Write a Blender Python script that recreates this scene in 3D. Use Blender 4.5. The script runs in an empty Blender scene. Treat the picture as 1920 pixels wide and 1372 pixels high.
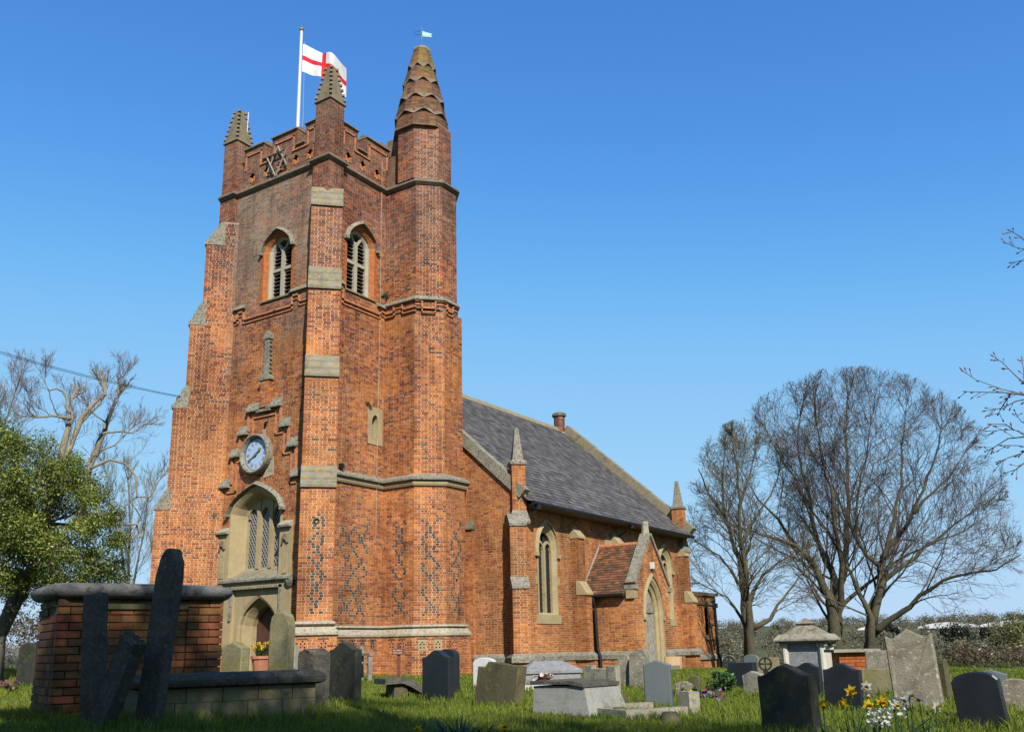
import bpy, math, random
import numpy as np
from mathutils import Vector, Matrix, noise
random.seed(7); np.random.seed(7)
SC = bpy.context.scene
COL = SC.collection
R = math.radians
# ------------------------------------------------------------------ camera
YAW, PITCH, ROLL = R(56.78), R(14.53), R(-1.286)
CAM = Vector((-18.727, -18.842, 0.353))
fw = Vector((math.sin(YAW)*math.cos(PITCH), math.cos(YAW)*math.cos(PITCH), math.sin(PITCH)))
rt0 = Vector((math.cos(YAW), -math.sin(YAW), 0)); up0 = rt0.cross(fw)
rt = math.cos(ROLL)*rt0+math.sin(ROLL)*up0
up = -math.sin(ROLL)*rt0+math.cos(ROLL)*up0
cam_data = bpy.data.cameras.new('camera'); cam = bpy.data.objects.new('camera', cam_data); COL.objects.link(cam)
m = Matrix.Identity(4)
for i in range(3):
    m[i][0], m[i][1], m[i][2], m[i][3] = rt[i], up[i], -fw[i], CAM[i]
cam.matrix_world = m
cam_data.sensor_width = 36; cam_data.lens = 1748.15/1920*36; cam_data.shift_y = 76.4/1920
cam_data.clip_start = 0.1; cam_data.clip_end = 6000
SC.camera = cam
# ------------------------------------------------------------------ light
SUN_AZ, SUN_EL = R(220), R(38)      # azimuth clockwise from +Y (north)
w = bpy.data.worlds.new('World'); SC.world = w; w.use_nodes = True
nt = w.node_tree; nt.nodes.clear()
out = nt.nodes.new('ShaderNodeOutputWorld'); bg = nt.nodes.new('ShaderNodeBackground'); sky = nt.nodes.new('ShaderNodeTexSky')
sky.sky_type = 'NISHITA'; sky.sun_disc = False; sky.sun_elevation = SUN_EL; sky.sun_rotation = SUN_AZ
sky.altitude = 0; sky.air_density = 1.0; sky.dust_density = 0.5; sky.ozone_density = 4.0
bg.inputs['Strength'].default_value = 0.0625
# colour response of the clear spring sky (deep azure above, pale blue at the horizon)
v1 = nt.nodes.new('ShaderNodeVectorMath'); v1.operation = 'SCALE'; v1.inputs['Scale'].default_value = .1
v2 = nt.nodes.new('ShaderNodeVectorMath'); v2.operation = 'SCALE'; v2.inputs['Scale'].default_value = 10
cv = nt.nodes.new('ShaderNodeRGBCurve')
for ci, pts in enumerate(([(0, 0), (.09, .085), (.2, .27), (.6, .49), (1, .6)], [(0, 0), (.15, .265), (.31, .54), (.7, .69), (1, .76)], [(0, 0), (.268, .66), (.43, .86), (.62, .905), (1, .95)])):
    c_ = cv.mapping.curves[ci]
    while len(c_.points) < len(pts): c_.points.new(.5, .5)
    for p_, q_ in zip(c_.points, pts): p_.location = q_; p_.handle_type = 'AUTO_CLAMPED'
cv.mapping.update()
nt.links.new(sky.outputs[0], v1.inputs[0]); nt.links.new(v1.outputs[0], cv.inputs['Color']); nt.links.new(cv.outputs[0], v2.inputs[0]); nt.links.new(v2.outputs[0], bg.inputs[0]); nt.links.new(bg.outputs[0], out.inputs[0])
sd = bpy.data.lights.new('sun', 'SUN'); sd.energy = 5.0; sd.angle = R(0.53); sd.color = (1.0, 0.94, 0.84)
so = bpy.data.objects.new('sun', sd); COL.objects.link(so)
sdir = Vector((math.sin(SUN_AZ)*math.cos(SUN_EL), math.cos(SUN_AZ)*math.cos(SUN_EL), math.sin(SUN_EL)))
so.rotation_euler = sdir.to_track_quat('Z', 'Y').to_euler(); so.location = (-20, -30, 30)
vs = SC.view_settings
vs.view_transform = 'Standard'; vs.look = 'None'; vs.exposure = 0.72; vs.gamma = 1.0; vs.use_curve_mapping = False
try:
    SC.cycles.use_denoising = True; SC.cycles.max_bounces = 6; SC.cycles.diffuse_bounces = 3; SC.cycles.transparent_max_bounces = 8
except Exception: pass
# ------------------------------------------------------------------ helpers
def ray(px, py):                       # direction of a sight line, used to survey positions
    return fw + rt*((px-960)/1748.15) - up*((py-762.4)/1748.15)
def at(px, py, d):                     # surveyed point at ground distance d
    v = ray(px, py); return CAM + v*(d/math.hypot(v.x, v.y))
def tag(o, label=None, cat=None, group=None, kind=None):
    if label: o['label'] = label
    if cat: o['category'] = cat
    if group: o['group'] = group
    if kind: o['kind'] = kind
    return o
def empty(name, loc=(0, 0, 0), rz=0.0, tilt=None):
    o = bpy.data.objects.new(name, None); COL.objects.link(o); o.location = loc; o.empty_display_size = .1
    o.rotation_euler = (tilt[0], tilt[1], rz) if tilt else (0, 0, rz)
    return o
def setparent(o, p, world=True):
    if p is None: return
    o.parent = p
    if world:
        q = p
        L = Vector((0, 0, 0))
        while q is not None:
            L = L+q.location; q = q.parent
        o.matrix_parent_inverse = Matrix.Translation(-L)
class MB:
    def __init__(s): s.v = []; s.f = []; s.m = []; s.c = []
    def add(s, vs, fs, mi=0, col=None):
        n = len(s.v); s.v.extend([tuple(q) for q in vs])
        for f in fs: s.f.append([n+i for i in f]); s.m.append(mi); s.c.append(col)
    def quad(s, a, b, c, d, mi=0, col=None): s.add([a, b, c, d], [(0, 1, 2, 3)], mi, col)
    def box(s, a, b, mi=0, col=None):
        x0, y0, z0 = a; x1, y1, z1 = b
        s.add([(x0,y0,z0),(x1,y0,z0),(x1,y1,z0),(x0,y1,z0),(x0,y0,z1),(x1,y0,z1),(x1,y1,z1),(x0,y1,z1)],
              [(0,3,2,1),(4,5,6,7),(0,1,5,4),(1,2,6,5),(2,3,7,6),(3,0,4,7)], mi, col)
    def obox(s, O, u, v, n, a, b, mi=0, col=None):     # box in a frame: a,b are (u,v,n) corners
        O = Vector(O); u = Vector(u); v = Vector(v); n = Vector(n)
        pts = []
        for k in (a[2], b[2]):
            for (i, j) in ((a[0], a[1]), (b[0], a[1]), (b[0], b[1]), (a[0], b[1])): pts.append(O+u*i+v*j+n*k)
        s.add(pts, [(0,3,2,1),(4,5,6,7),(0,1,5,4),(1,2,6,5),(2,3,7,6),(3,0,4,7)], mi, col)
    def prism(s, poly, O, u, v, n, d0, d1, mi=0, col=None):   # 2-D polygon extruded along n
        O = Vector(O); u = Vector(u); v = Vector(v); n = Vector(n); k = len(poly)
        A = [O+u*p[0]+v*p[1]+n*d0 for p in poly]; B = [O+u*p[0]+v*p[1]+n*d1 for p in poly]
        s.add(A+B, [tuple(range(k))[::-1], tuple(range(k, 2*k))]+[(i, (i+1) % k, k+(i+1) % k, k+i) for i in range(k)], mi, col)
    def loft(s, rings, closed=True, cap0=False, cap1=False, mi=0, col=None):
        k = len(rings[0]); V = [q for r_ in rings for q in r_]; F = []
        for j in range(len(rings)-1):
            for i in range(k if closed else k-1):
                a, b = j*k+i, j*k+(i+1) % k
                F.append((a, b, b+k, a+k))
        if cap0: F.append(tuple(range(k))[::-1])
        if cap1: F.append(tuple(range((len(rings)-1)*k, len(rings)*k)))
        s.add(V, F, mi, col)
    def tube(s, pts, rad, n=6, cap=True, mi=0, col=None):
        pts = [Vector(p) for p in pts]
        if not hasattr(rad, '__len__'): rad = [rad]*len(pts)
        rings = []; prev = None
        for i, p in enumerate(pts):
            t = (pts[min(i+1, len(pts)-1)]-pts[max(i-1, 0)])
            if t.length < 1e-9: t = Vector((0, 0, 1))
            t.normalize()
            a = Vector((0, 0, 1)) if abs(t.z) < .95 else Vector((1, 0, 0))
            if prev is not None: a = prev
            x = (a - t*a.dot(t))
            if x.length < 1e-6: x = t.orthogonal()
            x.normalize(); y = t.cross(x); prev = x
            rings.append([p+(x*math.cos(2*math.pi*k/n)+y*math.sin(2*math.pi*k/n))*rad[i] for k in range(n)])
        s.loft(rings, True, cap, cap, mi, col)
    def sweep(s, path, prof, closed=False, mi=0, col=None, caps=True):
        # path: xy points, outward is to the right of travel; prof: (offset outwards, z)
        k = len(path); rings = []
        P_ = [Vector((p[0], p[1])) for p in path]
        for i in range(k):
            if closed: a, b = P_[i]-P_[i-1], P_[(i+1) % k]-P_[i]
            else: a = P_[i]-P_[i-1] if i > 0 else P_[1]-P_[0]; b = P_[i+1]-P_[i] if i < k-1 else a
            a = a.normalized(); b = b.normalized()
            na = Vector((a.y, -a.x)); nb = Vector((b.y, -b.x)); mt = na+nb
            if mt.length < 1e-6: mt = na.copy(); sc = 1
            else: mt.normalize(); sc = 1/max(.3, mt.dot(na))
            rings.append([(P_[i].x+mt.x*o*sc, P_[i].y+mt.y*o*sc, z) for o, z in prof])
        n = len(prof); V = [q for r_ in rings for q in r_]; F = []
        for i in range(k if closed else k-1):
            j = (i+1) % k
            for q in range(n-1): F.append((i*n+q, j*n+q, j*n+q+1, i*n+q+1))
        if caps and not closed: F.append(tuple(range(n))[::-1]); F.append(tuple((k-1)*n+q for q in range(n)))
        s.add(V, F, mi, col)
    def build(s, name, mats, parent=None, smooth=False, world=True, cols=False):
        me = bpy.data.meshes.new(name); me.from_pydata(s.v, [], s.f)
        if not isinstance(mats, (list, tuple)): mats = [mats]
        for q in mats: me.materials.append(q)
        if len(mats) > 1: me.polygons.foreach_set('material_index', np.array(s.m, dtype=np.int32))
        if cols:
            at_ = me.attributes.new('Col', 'FLOAT_COLOR', 'FACE')
            arr = np.ones((len(s.f), 4), dtype=np.float32)
            for i, c in enumerate(s.c):
                if c is not None: arr[i, :3] = c[:3]
            at_.data.foreach_set('color', arr.ravel())
        if smooth: me.polygons.foreach_set('use_smooth', np.ones(len(me.polygons), dtype=bool))
        me.update()
        o = bpy.data.objects.new(name, me); COL.objects.link(o); setparent(o, parent, world)
        return o
def fixnormals(o):
    import bmesh
    b = bmesh.new(); b.from_mesh(o.data); bmesh.ops.recalc_face_normals(b, faces=b.faces); b.to_mesh(o.data); b.free()
    return o
# ------------------------------------------------------------------ materials
MAT = {}
ALB = .58                       # overall reflectance scale, keeps surfaces at real-world values
def sc3(c): return tuple(q*ALB for q in c[:3])
def nodes(name, rough=.9, spec=.2):
    m_ = bpy.data.materials.new(name); m_.use_nodes = True; t = m_.node_tree
    b = t.nodes['Principled BSDF']; b.inputs['Roughness'].default_value = rough
    b.inputs['Specular IOR Level'].default_value = spec
    MAT[name] = m_
    return m_, t, b
def N(t, typ, **kw):
    n = t.nodes.new(typ)
    for k, v in kw.items():
        if k in n.inputs: n.inputs[k].default_value = v
        else: setattr(n, k, v)
    return n
def ramp(t, fac, stops):
    n = t.nodes.new('ShaderNodeValToRGB'); e = n.color_ramp.elements
    while len(e) < len(stops): e.new(.5)
    for q, (p, c) in zip(e, stops): q.position = p; q.color = (c[0], c[1], c[2], 1) if hasattr(c, '__len__') else (c, c, c, 1)
    t.links.new(fac, n.inputs[0]); return n
def mixc(t, fac, a, b, mode='MIX'):
    n = t.nodes.new('ShaderNodeMix'); n.data_type = 'RGBA'; n.blend_type = mode
    for s_, v in ((0, fac), (6, a), (7, b)):
        if hasattr(v, 'node'): t.links.new(v, n.inputs[s_])
        else: n.inputs[s_].default_value = v if s_ == 0 else (v[0], v[1], v[2], 1)
    return n.outputs[2]
def coords(t, obj=False):
    if obj: return N(t, 'ShaderNodeTexCoord').outputs['Object']
    return N(t, 'ShaderNodeNewGeometry').outputs['Position']
def noise_n(t, co, scale, detail=4, rough=.6, dist=0.0):
    n = N(t, 'ShaderNodeTexNoise'); n.inputs['Scale'].default_value = scale; n.inputs['Detail'].default_value = detail
    n.inputs['Roughness'].default_value = rough; n.inputs['Distortion'].default_value = dist
    t.links.new(co, n.inputs['Vector']); return n.outputs['Fac']
def bump(t, b, h, st, dist=.02):
    n = N(t, 'ShaderNodeBump'); n.inputs['Strength'].default_value = st; n.inputs['Distance'].default_value = dist
    t.links.new(h, n.inputs['Height']); t.links.new(n.outputs[0], b.inputs['Normal'])
def stone(name, c1, c2, spots=None, spot_amt=.5, sc=3.0, rough=.9, bst=.5, fine=40, obj=False, spec=.2, stain=None):
    c1, c2 = sc3(c1), sc3(c2); spots = sc3(spots) if spots else None; stain = sc3(stain) if stain else None
    m_, t, b = nodes(name, rough, spec); co = coords(t, obj)
    n1 = noise_n(t, co, sc, 6, .65, .4)
    base = ramp(t, n1, [(.3, c1), (.7, c2)]).outputs[0]
    n2 = noise_n(t, co, fine, 3, .7)
    base = mixc(t, .55, base, ramp(t, n2, [(.3, (.55, .55, .55)), (.7, (1.15, 1.15, 1.15))]).outputs[0], 'MULTIPLY')
    if stain:
        n4 = noise_n(t, co, sc*.7, 5, .7, 1.0)
        base = mixc(t, ramp(t, n4, [(.5, 0), (.68, .85)]).outputs[0], base, stain)
    if spots:
        n3 = noise_n(t, co, sc*4.5, 5, .6, .3)
        base = mixc(t, ramp(t, n3, [(1-spot_amt-.05, 0), (1-spot_amt+.09, 1)]).outputs[0], base, spots)
    t.links.new(base, b.inputs['Base Color'])
    bump(t, b, mixc(t, .5, n2, n1), bst)
    return m_
def plain(name, c, rough=.6, spec=.3, metal=0, var=.25, sc=8, bst=.1):
    c = sc3(c)
    m_, t, b = nodes(name, rough, spec); co = coords(t, True); b.inputs['Metallic'].default_value = metal
    n1 = noise_n(t, co, sc, 5, .6)
    t.links.new(ramp(t, n1, [(.3, [q*(1-var) for q in c]), (.7, [q*(1+var) for q in c])]).outputs[0], b.inputs['Base Color'])
    if bst: bump(t, b, n1, bst)
    return m_
def streaks(t, co):              # rain-washed stains running down the walls, and broad weathered patches
    mp = N(t, 'ShaderNodeMapping'); mp.inputs['Scale'].default_value = (2.2, 2.2, .28); t.links.new(co, mp.inputs['Vector'])
    a = noise_n(t, mp.outputs[0], 1.0, 6, .7, .6); b2 = noise_n(t, co, .5, 5, .6, .8)
    return mixc(t, 1.0, ramp(t, a, [(.3, (.62, .60, .60)), (.52, (1.0, 1.0, 1.0)), (.75, (1.12, 1.1, 1.05))]).outputs[0], ramp(t, b2, [(.32, (.76, .72, .70)), (.55, (1.04, 1.03, 1.0))]).outputs[0], 'MULTIPLY')
def attrmat(name, rough=.9, nsc=25, namt=.5, bst=.3, spec=.15, lichen=None, transl=0, streak=False):
    m_, t, b = nodes(name, rough, spec); co = coords(t)
    a = N(t, 'ShaderNodeAttribute'); a.attribute_name = 'Col'
    n1 = noise_n(t, co, nsc, 4, .65)
    c = mixc(t, 1.0, a.outputs['Color'], ramp(t, n1, [(.25, [ALB*(1-.5*namt)]*3), (.75, [ALB*(1+.35*namt)]*3)]).outputs[0], 'MULTIPLY')
    if lichen:
        n2 = noise_n(t, co, 1.6, 6, .7, .5); n3 = noise_n(t, co, 30, 3, .7)
        f = N(t, 'ShaderNodeMath', operation='MULTIPLY'); t.links.new(ramp(t, n2, [(.48, 0), (.75, lichen[1])]).outputs[0], f.inputs[0])
        t.links.new(ramp(t, n3, [(.4, .2), (.6, 1)]).outputs[0], f.inputs[1])
        c = mixc(t, f.outputs[0], c, sc3(lichen[0]))
    if streak: c = mixc(t, 1.0, c, streaks(t, co), 'MULTIPLY')
    t.links.new(c, b.inputs['Base Color'])
    if bst: bump(t, b, n1, bst, .01)
    if transl:
        tr = N(t, 'ShaderNodeBsdfTranslucent'); t.links.new(c, tr.inputs[0]); mx = N(t, 'ShaderNodeMixShader'); mx.inputs[0].default_value = transl
        o_ = t.nodes['Material Output']; t.links.new(b.outputs[0], mx.inputs[1]); t.links.new(tr.outputs[0], mx.inputs[2]); t.links.new(mx.outputs[0], o_.inputs[0])
    return m_
attrmat('brick', .92, 30, .45, .35, lichen=((.30, .28, .22), .35), streak=True)
# mortar: cream low down, greyed by lichen high up
def mortar(name, lo, hi, za, zb):
    lo, hi = sc3(lo), sc3(hi)
    m_, t, b = nodes(name, .95, .1); co = coords(t); sx = N(t, 'ShaderNodeSeparateXYZ'); t.links.new(co, sx.inputs[0])
    mr = N(t, 'ShaderNodeMapRange'); mr.inputs[1].default_value = za; mr.inputs[2].default_value = zb; t.links.new(sx.outputs[2], mr.inputs[0])
    n1 = noise_n(t, co, .9, 5, .65, .5); ad = N(t, 'ShaderNodeMath', operation='MULTIPLY_ADD'); ad.inputs[1].default_value = 1.6; ad.inputs[2].default_value = -.8
    t.links.new(n1, ad.inputs[0]); a2 = N(t, 'ShaderNodeMath', operation='ADD', use_clamp=True); t.links.new(mr.outputs[0], a2.inputs[0]); t.links.new(ad.outputs[0], a2.inputs[1])
    c = mixc(t, a2.outputs[0], lo, hi); n2 = noise_n(t, co, 35, 3, .7)
    c = mixc(t, .6, c, ramp(t, n2, [(.3, (.6, .58, .55)), (.7, (1.2, 1.2, 1.2))]).outputs[0], 'MULTIPLY')
    c = mixc(t, 1.0, c, streaks(t, co), 'MULTIPLY')
    t.links.new(c, b.inputs['Base Color']); bump(t, b, n2, .4, .01); return m_
mortar('mortar', (.84, .64, .46), (.60, .53, .43), 7, 16)
mortar('mortar_new', (.80, .56, .33), (.70, .49, .29), 0, 8)
stone('tan_stone', (.43, .335, .175), (.55, .44, .25), sc=2.2, bst=.25, fine=50, stain=(.33, .27, .16))
stone('weathered_stone', (.26, .245, .19), (.42, .39, .31), (.12, .11, .085), .45, 3.5, bst=.8)
stone('pale_stone', (.42, .37, .27), (.60, .54, .42), (.27, .23, .16), .45, 3, bst=.6)
stone('lichen_stone', (.23, .215, .165), (.36, .335, .26), (.46, .29, .03), .43, 2.6, bst=.8, stain=(.14, .13, .10))
stone('dark_weathered', (.13, .115, .09), (.26, .23, .17), (.40, .30, .06), .36, 3.5, bst=.7)
stone('coping_brick', (.20, .15, .11), (.34, .28, .21), (.42, .36, .12), .36, 4, bst=.7)
stone('spire_brick', (.17, .10, .07), (.33, .21, .13), (.45, .32, .07), .36, 3, bst=.7)
stone('pinnacle_stone', (.17, .14, .10), (.30, .26, .18), (.34, .26, .06), .42, 3.5, bst=.9)
plain('black_iron', (.02, .02, .022), .45, .4)
plain('white_paint', (.8, .8, .78), .5, .3, 0, .05)
plain('old_wood', (.27, .25, .22), .85, .1, 0, .4, 14, .4)
plain('grey_batten', (.33, .31, .27), .85, .1, 0, .35, 10, .3)
plain('louver_wood', (.17, .16, .15), .85, .1, 0, .3)
plain('dark_interior', (.012, .011, .01), .9, .05, 0, 0, 1, 0)
plain('brown_door', (.10, .045, .03), .6, .3, 0, .2)
m_, t, b = nodes('leaded_glass', .12, .6); b.inputs['Base Color'].default_value = (.015, .018, .022, 1)
plain('lead', (.42, .42, .42), .6, .4, 0, .2)
plain('clock_blue', (.42, .62, .86), .5, .3, 0, .04, 3, 0)
plain('clock_ring', (.07, .13, .30), .5, .3, 0, .1)
plain('gilt', (.28, .19, .09), .5, .4)
plain('numeral', (.45, .28, .26), .6, .2)
plain('copper_green', (.36, .72, .60), .6, .3)
plain('flag_red', (.72, .03, .045), .8, .1, 0, .05)
plain('flag_white', (.82, .83, .86), .8, .1, 0, .04)

plain('grey_door', (.34, .31, .27), .85, .1, 0, .45, 9, .4)
plain('slate_plain', (.05, .05, .055), .6, .3)
stone('ridge_stone', (.28, .24, .15), (.40, .34, .2), (.30, .30, .12), .4, 4)

stone('cement', (.30, .31, .29), (.44, .43, .38), (.24, .22, .15), .4, 2, .9, .3, 50, True)
stone('dark_lid', (.14, .13, .12), (.26, .25, .23), (.08, .075, .07), .42, 3, .9, .6, 40, True)
# ------------------------------------------------------------------ brickwork
CH = .07
rb = random.Random(11)
def nz(x, y, z, s=1.0): return noise.noise(Vector((x*s, y*s, z*s)))
PAL_T = [((.53,.20,.06),.36),((.46,.155,.052),.33),((.37,.118,.05),.20),((.25,.088,.055),.09),((.16,.095,.07),.02)]
PAL_U = [((.43,.145,.055),.22),((.35,.108,.052),.26),((.26,.08,.052),.27),((.16,.06,.05),.18),((.11,.07,.06),.07)]
PAL_V = [((.60,.235,.075),.42),((.52,.19,.065),.34),((.44,.15,.06),.18),((.33,.115,.055),.06)]
def pick(pal):
    r_ = rb.random(); a = 0
    for c, w_ in pal:
        a += w_
        if r_ < a: return c
    return pal[0][0]
def brick_col(style, p, dark):
    x, y, z = p
    if dark and rb.random() < .86:
        g = rb.uniform(.7, 1.35); return (.085*g, .085*g, .088*g)
    if style == 'tudor':
        f = min(1, max(0, (z-7.5)/6+.5*nz(x, y, z, .5)))
        c = pick(PAL_U) if rb.random() < f else pick(PAL_T)
        if nz(x+9, y, z, .8) > .28 and z < 11: c = pick(PAL_T[:2])
    elif style == 'dark': c = pick(PAL_U)
    else:
        c = pick(PAL_V)
        if nz(x, y+5, z*.6, .8) > .18: c = [q*.72 for q in c]
    g = rb.uniform(.80, 1.2)*(1+.42*nz(x+3, y-2, z*.7, .45)+.2*nz(x, y, z, 1.7)); c = [q*g for q in c]
    if style in ('tudor', 'dark'):
        wface = 1 if x < .02 and 0.6 < y < 4.1 else 0
        l = max(0, min(.85, (z-8)/9 + .7*nz(x*1.0, y*1.0, z+3, .55) + .55*wface*min(1, max(0, (z-7.5)/3)) - .35))
        l *= rb.uniform(.4, 1)*(.45 if style == 'dark' or not wface else 1)
        c = [q*(1-l)+k*l for q, k in zip(c, (.40, .34, .26))]
    return c
class Brickwork:
    def __init__(s): s.b = MB(); s.m = MB(); s.single = []
    def face(s, A, B, z0, z1, style='tudor', holes=(), spans=None, diaper=None, proud=.007, single=None, joint=.0125, mort=True, slen=.222):
        A = Vector((A[0], A[1])); B = Vector((B[0], B[1])); W = (B-A).length; u = (B-A)/W; n = Vector((u.y, -u.x))
        def sp(z):
            L = spans(z) if spans else [(0, W)]
            for h in holes:
                q = h(z)
                if q is None: continue
                R_ = []
                for a, b in L:
                    if q[1] <= a or q[0] >= b: R_.append((a, b)); continue
                    if q[0] > a+.01: R_.append((a, q[0]))
                    if q[1] < b-.01: R_.append((q[1], b))
                L = R_
            return L
        def pt(uu, z, d): return (A.x+u.x*uu+n.x*d, A.y+u.y*uu+n.y*d, z)
        k = math.floor(z0/CH+1e-6); run = None
        off = rb.uniform(0, .2)
        while k*CH < z1-1e-6:
            za, zb = max(z0, k*CH), min(z1, (k+1)*CH); zm = (za+zb)/2; L = sp(zm)
            if run and run[0] == L: run = (L, run[1], zb)
            else:
                if run and mort:
                    for a, b in run[0]: s.m.quad(pt(a, run[1], 0), pt(b, run[1], 0), pt(b, run[2], 0), pt(a, run[2], 0))
                run = (L, za, zb)
            if zb-za > .03:
                for a, b in L:
                    if k % 2: pos = a; lens = [slen]; first = None
                    else: pos = a; lens = [slen/2]; first = slen*.5
                    first = slen/2 if not k % 2 else None
                    i = 0
                    if not k % 2 and True:
                        seq = [slen/2, slen/4+.03]
                    else: seq = []
                    while pos < b-.02:
                        if i < len(seq): ln = seq[i]
                        else: ln = (slen if k % 2 else slen/2)*rb.uniform(.95, 1.05)
                        if rb.random() < .03 and i >= len(seq): ln = slen if not k % 2 else slen/2
                        if diaper and ln > slen*.7:
                            if diaper(pos+slen/4, zm) or diaper(pos+slen*.75, zm): ln = slen/2
                        i += 1
                        e = min(b, pos+ln)
                        if b-e < .045: e = b
                        u0, u1 = pos+(joint/2 if pos > a else 0), e-(joint/2 if e < b else 0)
                        pos = e
                        if u1-u0 < .015: continue
                        j = joint/2; w0, w1 = za+j*rb.uniform(.7, 1.2), zb-j*rb.uniform(.7, 1.2)
                        pr = proud*rb.uniform(.5, 1.3)
                        um = (u0+u1)/2; dk = diaper(um, zm) if diaper else False
                        p3 = pt(um, zm, 0); c = brick_col(style, p3, dk)
                        V = [pt(u0, w0, -.01), pt(u1, w0, -.01), pt(u1, w1, -.01), pt(u0, w1, -.01), pt(u0, w0, pr), pt(u1, w0, pr), pt(u1, w1, pr), pt(u0, w1, pr)]
                        F = [(4,5,6,7),(0,1,5,4),(1,2,6,5),(2,3,7,6),(3,0,4,7)]
                        if single and single(um, zm) and len(s.single) < 300:
                            q = MB(); q.add(V, F, 0, c); s.single.append(q)
                        else: s.b.add(V, F, 0, c)
            k += 1
        if run and mort:
            for a, b in run[0]: s.m.quad(pt(a, run[1], 0), pt(b, run[1], 0), pt(b, run[2], 0), pt(a, run[2], 0))
    def build(s, name, parent, mort='mortar'):
        wl = s.m.build(name, MAT[mort], parent)
        o = s.b.build('brickwork', MAT['brick'], wl, cols=True); o['kind'] = 'stuff'
        o.matrix_parent_inverse = wl.matrix_parent_inverse.copy(); o.parent = wl
        o.matrix_parent_inverse = Matrix.Identity(4)
        for q in s.single:
            b_ = q.build('brick', MAT['brick'], None, cols=True); b_.parent = wl; b_.matrix_parent_inverse = Matrix.Identity(4)
        return wl
def child(o, p):        # a sub-part of a part whose mesh is already in world coordinates
    o.parent = p; o.matrix_parent_inverse = Matrix.Identity(4); return o
def pieces(mb, name, mat, parent):      # every separate piece of a builder becomes a part of its own
    comp = []; seen = {}
    for f, mi in zip(mb.f, mb.m):
        hit = {seen[i] for i in f if i in seen}
        if hit:
            k = min(hit)
            for h in hit:
                if h != k: comp[k] += comp[h]; comp[h] = []
        else: comp.append([]); k = len(comp)-1
        comp[k].append(f)
        for g in comp[k]:
            for i in g: seen[i] = k
    for c in comp:
        if not c: continue
        ids = sorted({i for f in c for i in f}); mp = {j: n for n, j in enumerate(ids)}; q = MB(); q.add([mb.v[j] for j in ids], [[mp[i] for i in f] for f in c])
        child(fixnormals(q.build(name, MAT[mat], None)), parent)
def rect(a, b, z0, z1): return lambda z: (a, b) if z0 < z < z1 else None
def arch_pts(c, hw, zs, za, n=8, kind='four'):
    P_ = []
    for i in range(-n, n+1):
        x = i/n; h = za-zs
        if kind == 'four': z = zs+h*((1-abs(x))*.42+.58*math.sqrt(max(0, 1-x*x)))
        else:
            cc = (h*h-hw*hw)/(2*hw); Rr = hw+cc; xx = -abs(x)*hw; z = zs+math.sqrt(max(0, Rr*Rr-(xx-cc)**2))
        P_.append((c+x*hw, z))
    return P_
def arch_hole(c, hw, z0, zs, za, kind='four'):
    def f(z):
        if z < z0 or z > za: return None
        if z <= zs: return (c-hw, c+hw)
        P_ = arch_pts(c, hw, zs, za, 12, kind); lo = None
        for (x0, a), (x1, b) in zip(P_[:12], P_[1:13]):
            if a <= z <= b: lo = x0+(x1-x0)*(z-a)/max(1e-6, b-a)
        return None if lo is None else (lo, 2*c-lo)
    return f
class Fr:                                  # frame of a wall face: u to the right, z up, d outwards
    def __init__(s, A, B):
        A = Vector((A[0], A[1])); B = Vector((B[0], B[1])); s.A = A; s.W = (B-A).length; s.u = (B-A).normalized(); s.n = Vector((s.u.y, -s.u.x))
        s.O = Vector((A.x, A.y, 0)); s.u3 = Vector((s.u.x, s.u.y, 0)); s.n3 = Vector((s.n.x, s.n.y, 0)); s.z3 = Vector((0, 0, 1))
    def p(s, u, z, d): return s.O+s.u3*u+s.z3*z+s.n3*d
    def box(s, mb, u0, u1, z0, z1, d0, d1, mi=0, col=None): mb.obox(s.O, s.u3, s.z3, s.n3, (u0, z0, d0), (u1, z1, d1), mi, col)
    def prism(s, mb, poly, d0, d1, mi=0, col=None): mb.prism(poly, s.O, s.u3, s.z3, s.n3, d0, d1, mi, col)
    def loft(s, mb, outs, ds, cap1=False, closed=True, mi=0): mb.loft([[s.p(a, b, d) for a, b in o] for o, d in zip(outs, ds)], closed, False, cap1, mi)
def outline(c, hw, z0, zs, za, kind='four', n=8):
    return [(c-hw, z0)]+arch_pts(c, hw, zs, za, n, kind)+[(c+hw, z0)]
def hood(fr, c, hw, zs, za, th, kind, mat, parent, d=.11, drop=.0, n=8, name='hood_mould'):
    mb = MB(); a = arch_pts(c, hw, zs, za, n, kind); b = arch_pts(c, hw+th, zs, za+th*1.15, n, kind)
    if drop: a = [(c-hw, zs-drop)]+a+[(c+hw, zs-drop)]; b = [(c-hw-th, zs-drop)]+b+[(c+hw+th, zs-drop)]
    for i in range(len(a)-1):
        q = [a[i], b[i], b[i+1], a[i+1]]
        V = [fr.p(*q[0], 0), fr.p(*q[1], 0), fr.p(*q[2], 0), fr.p(*q[3], 0), fr.p(*q[0], d), fr.p(*q[1], d*.35), fr.p(*q[2], d*.35), fr.p(*q[3], d)]
        mb.add(V, [(4,5,6,7),(0,1,5,4),(1,2,6,5),(2,3,7,6),(3,0,4,7)])
    for sx in (-1, 1):
        e = c+sx*(hw+th/2); fr.box(mb, e-th*.65, e+th*.65, zs-drop-th*.9, zs-drop, 0, d*1.05)
    return fixnormals(mb.build(name, MAT[mat], parent))
church = tag(empty('church', (2.4, 2.3, -.3)), 'red brick church with battlemented tower, stair turret and slate roofed nave', 'church')
S7 = math.sqrt(.5)
TW = 4.64
fW = Fr((0, TW), (0, 0)); fS = Fr((0, 0), (2.72, 0))
uy = lambda y: TW-y                       # u on the west face from world y
STG = [(1.0, 4.62, 5.26, 1.5), (5.0, 7.77, 8.49, 1.2), (8.2, 10.5, 11.32, .87), (11.0, 13.28, 14.1, .53)]
BW = .91
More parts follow.
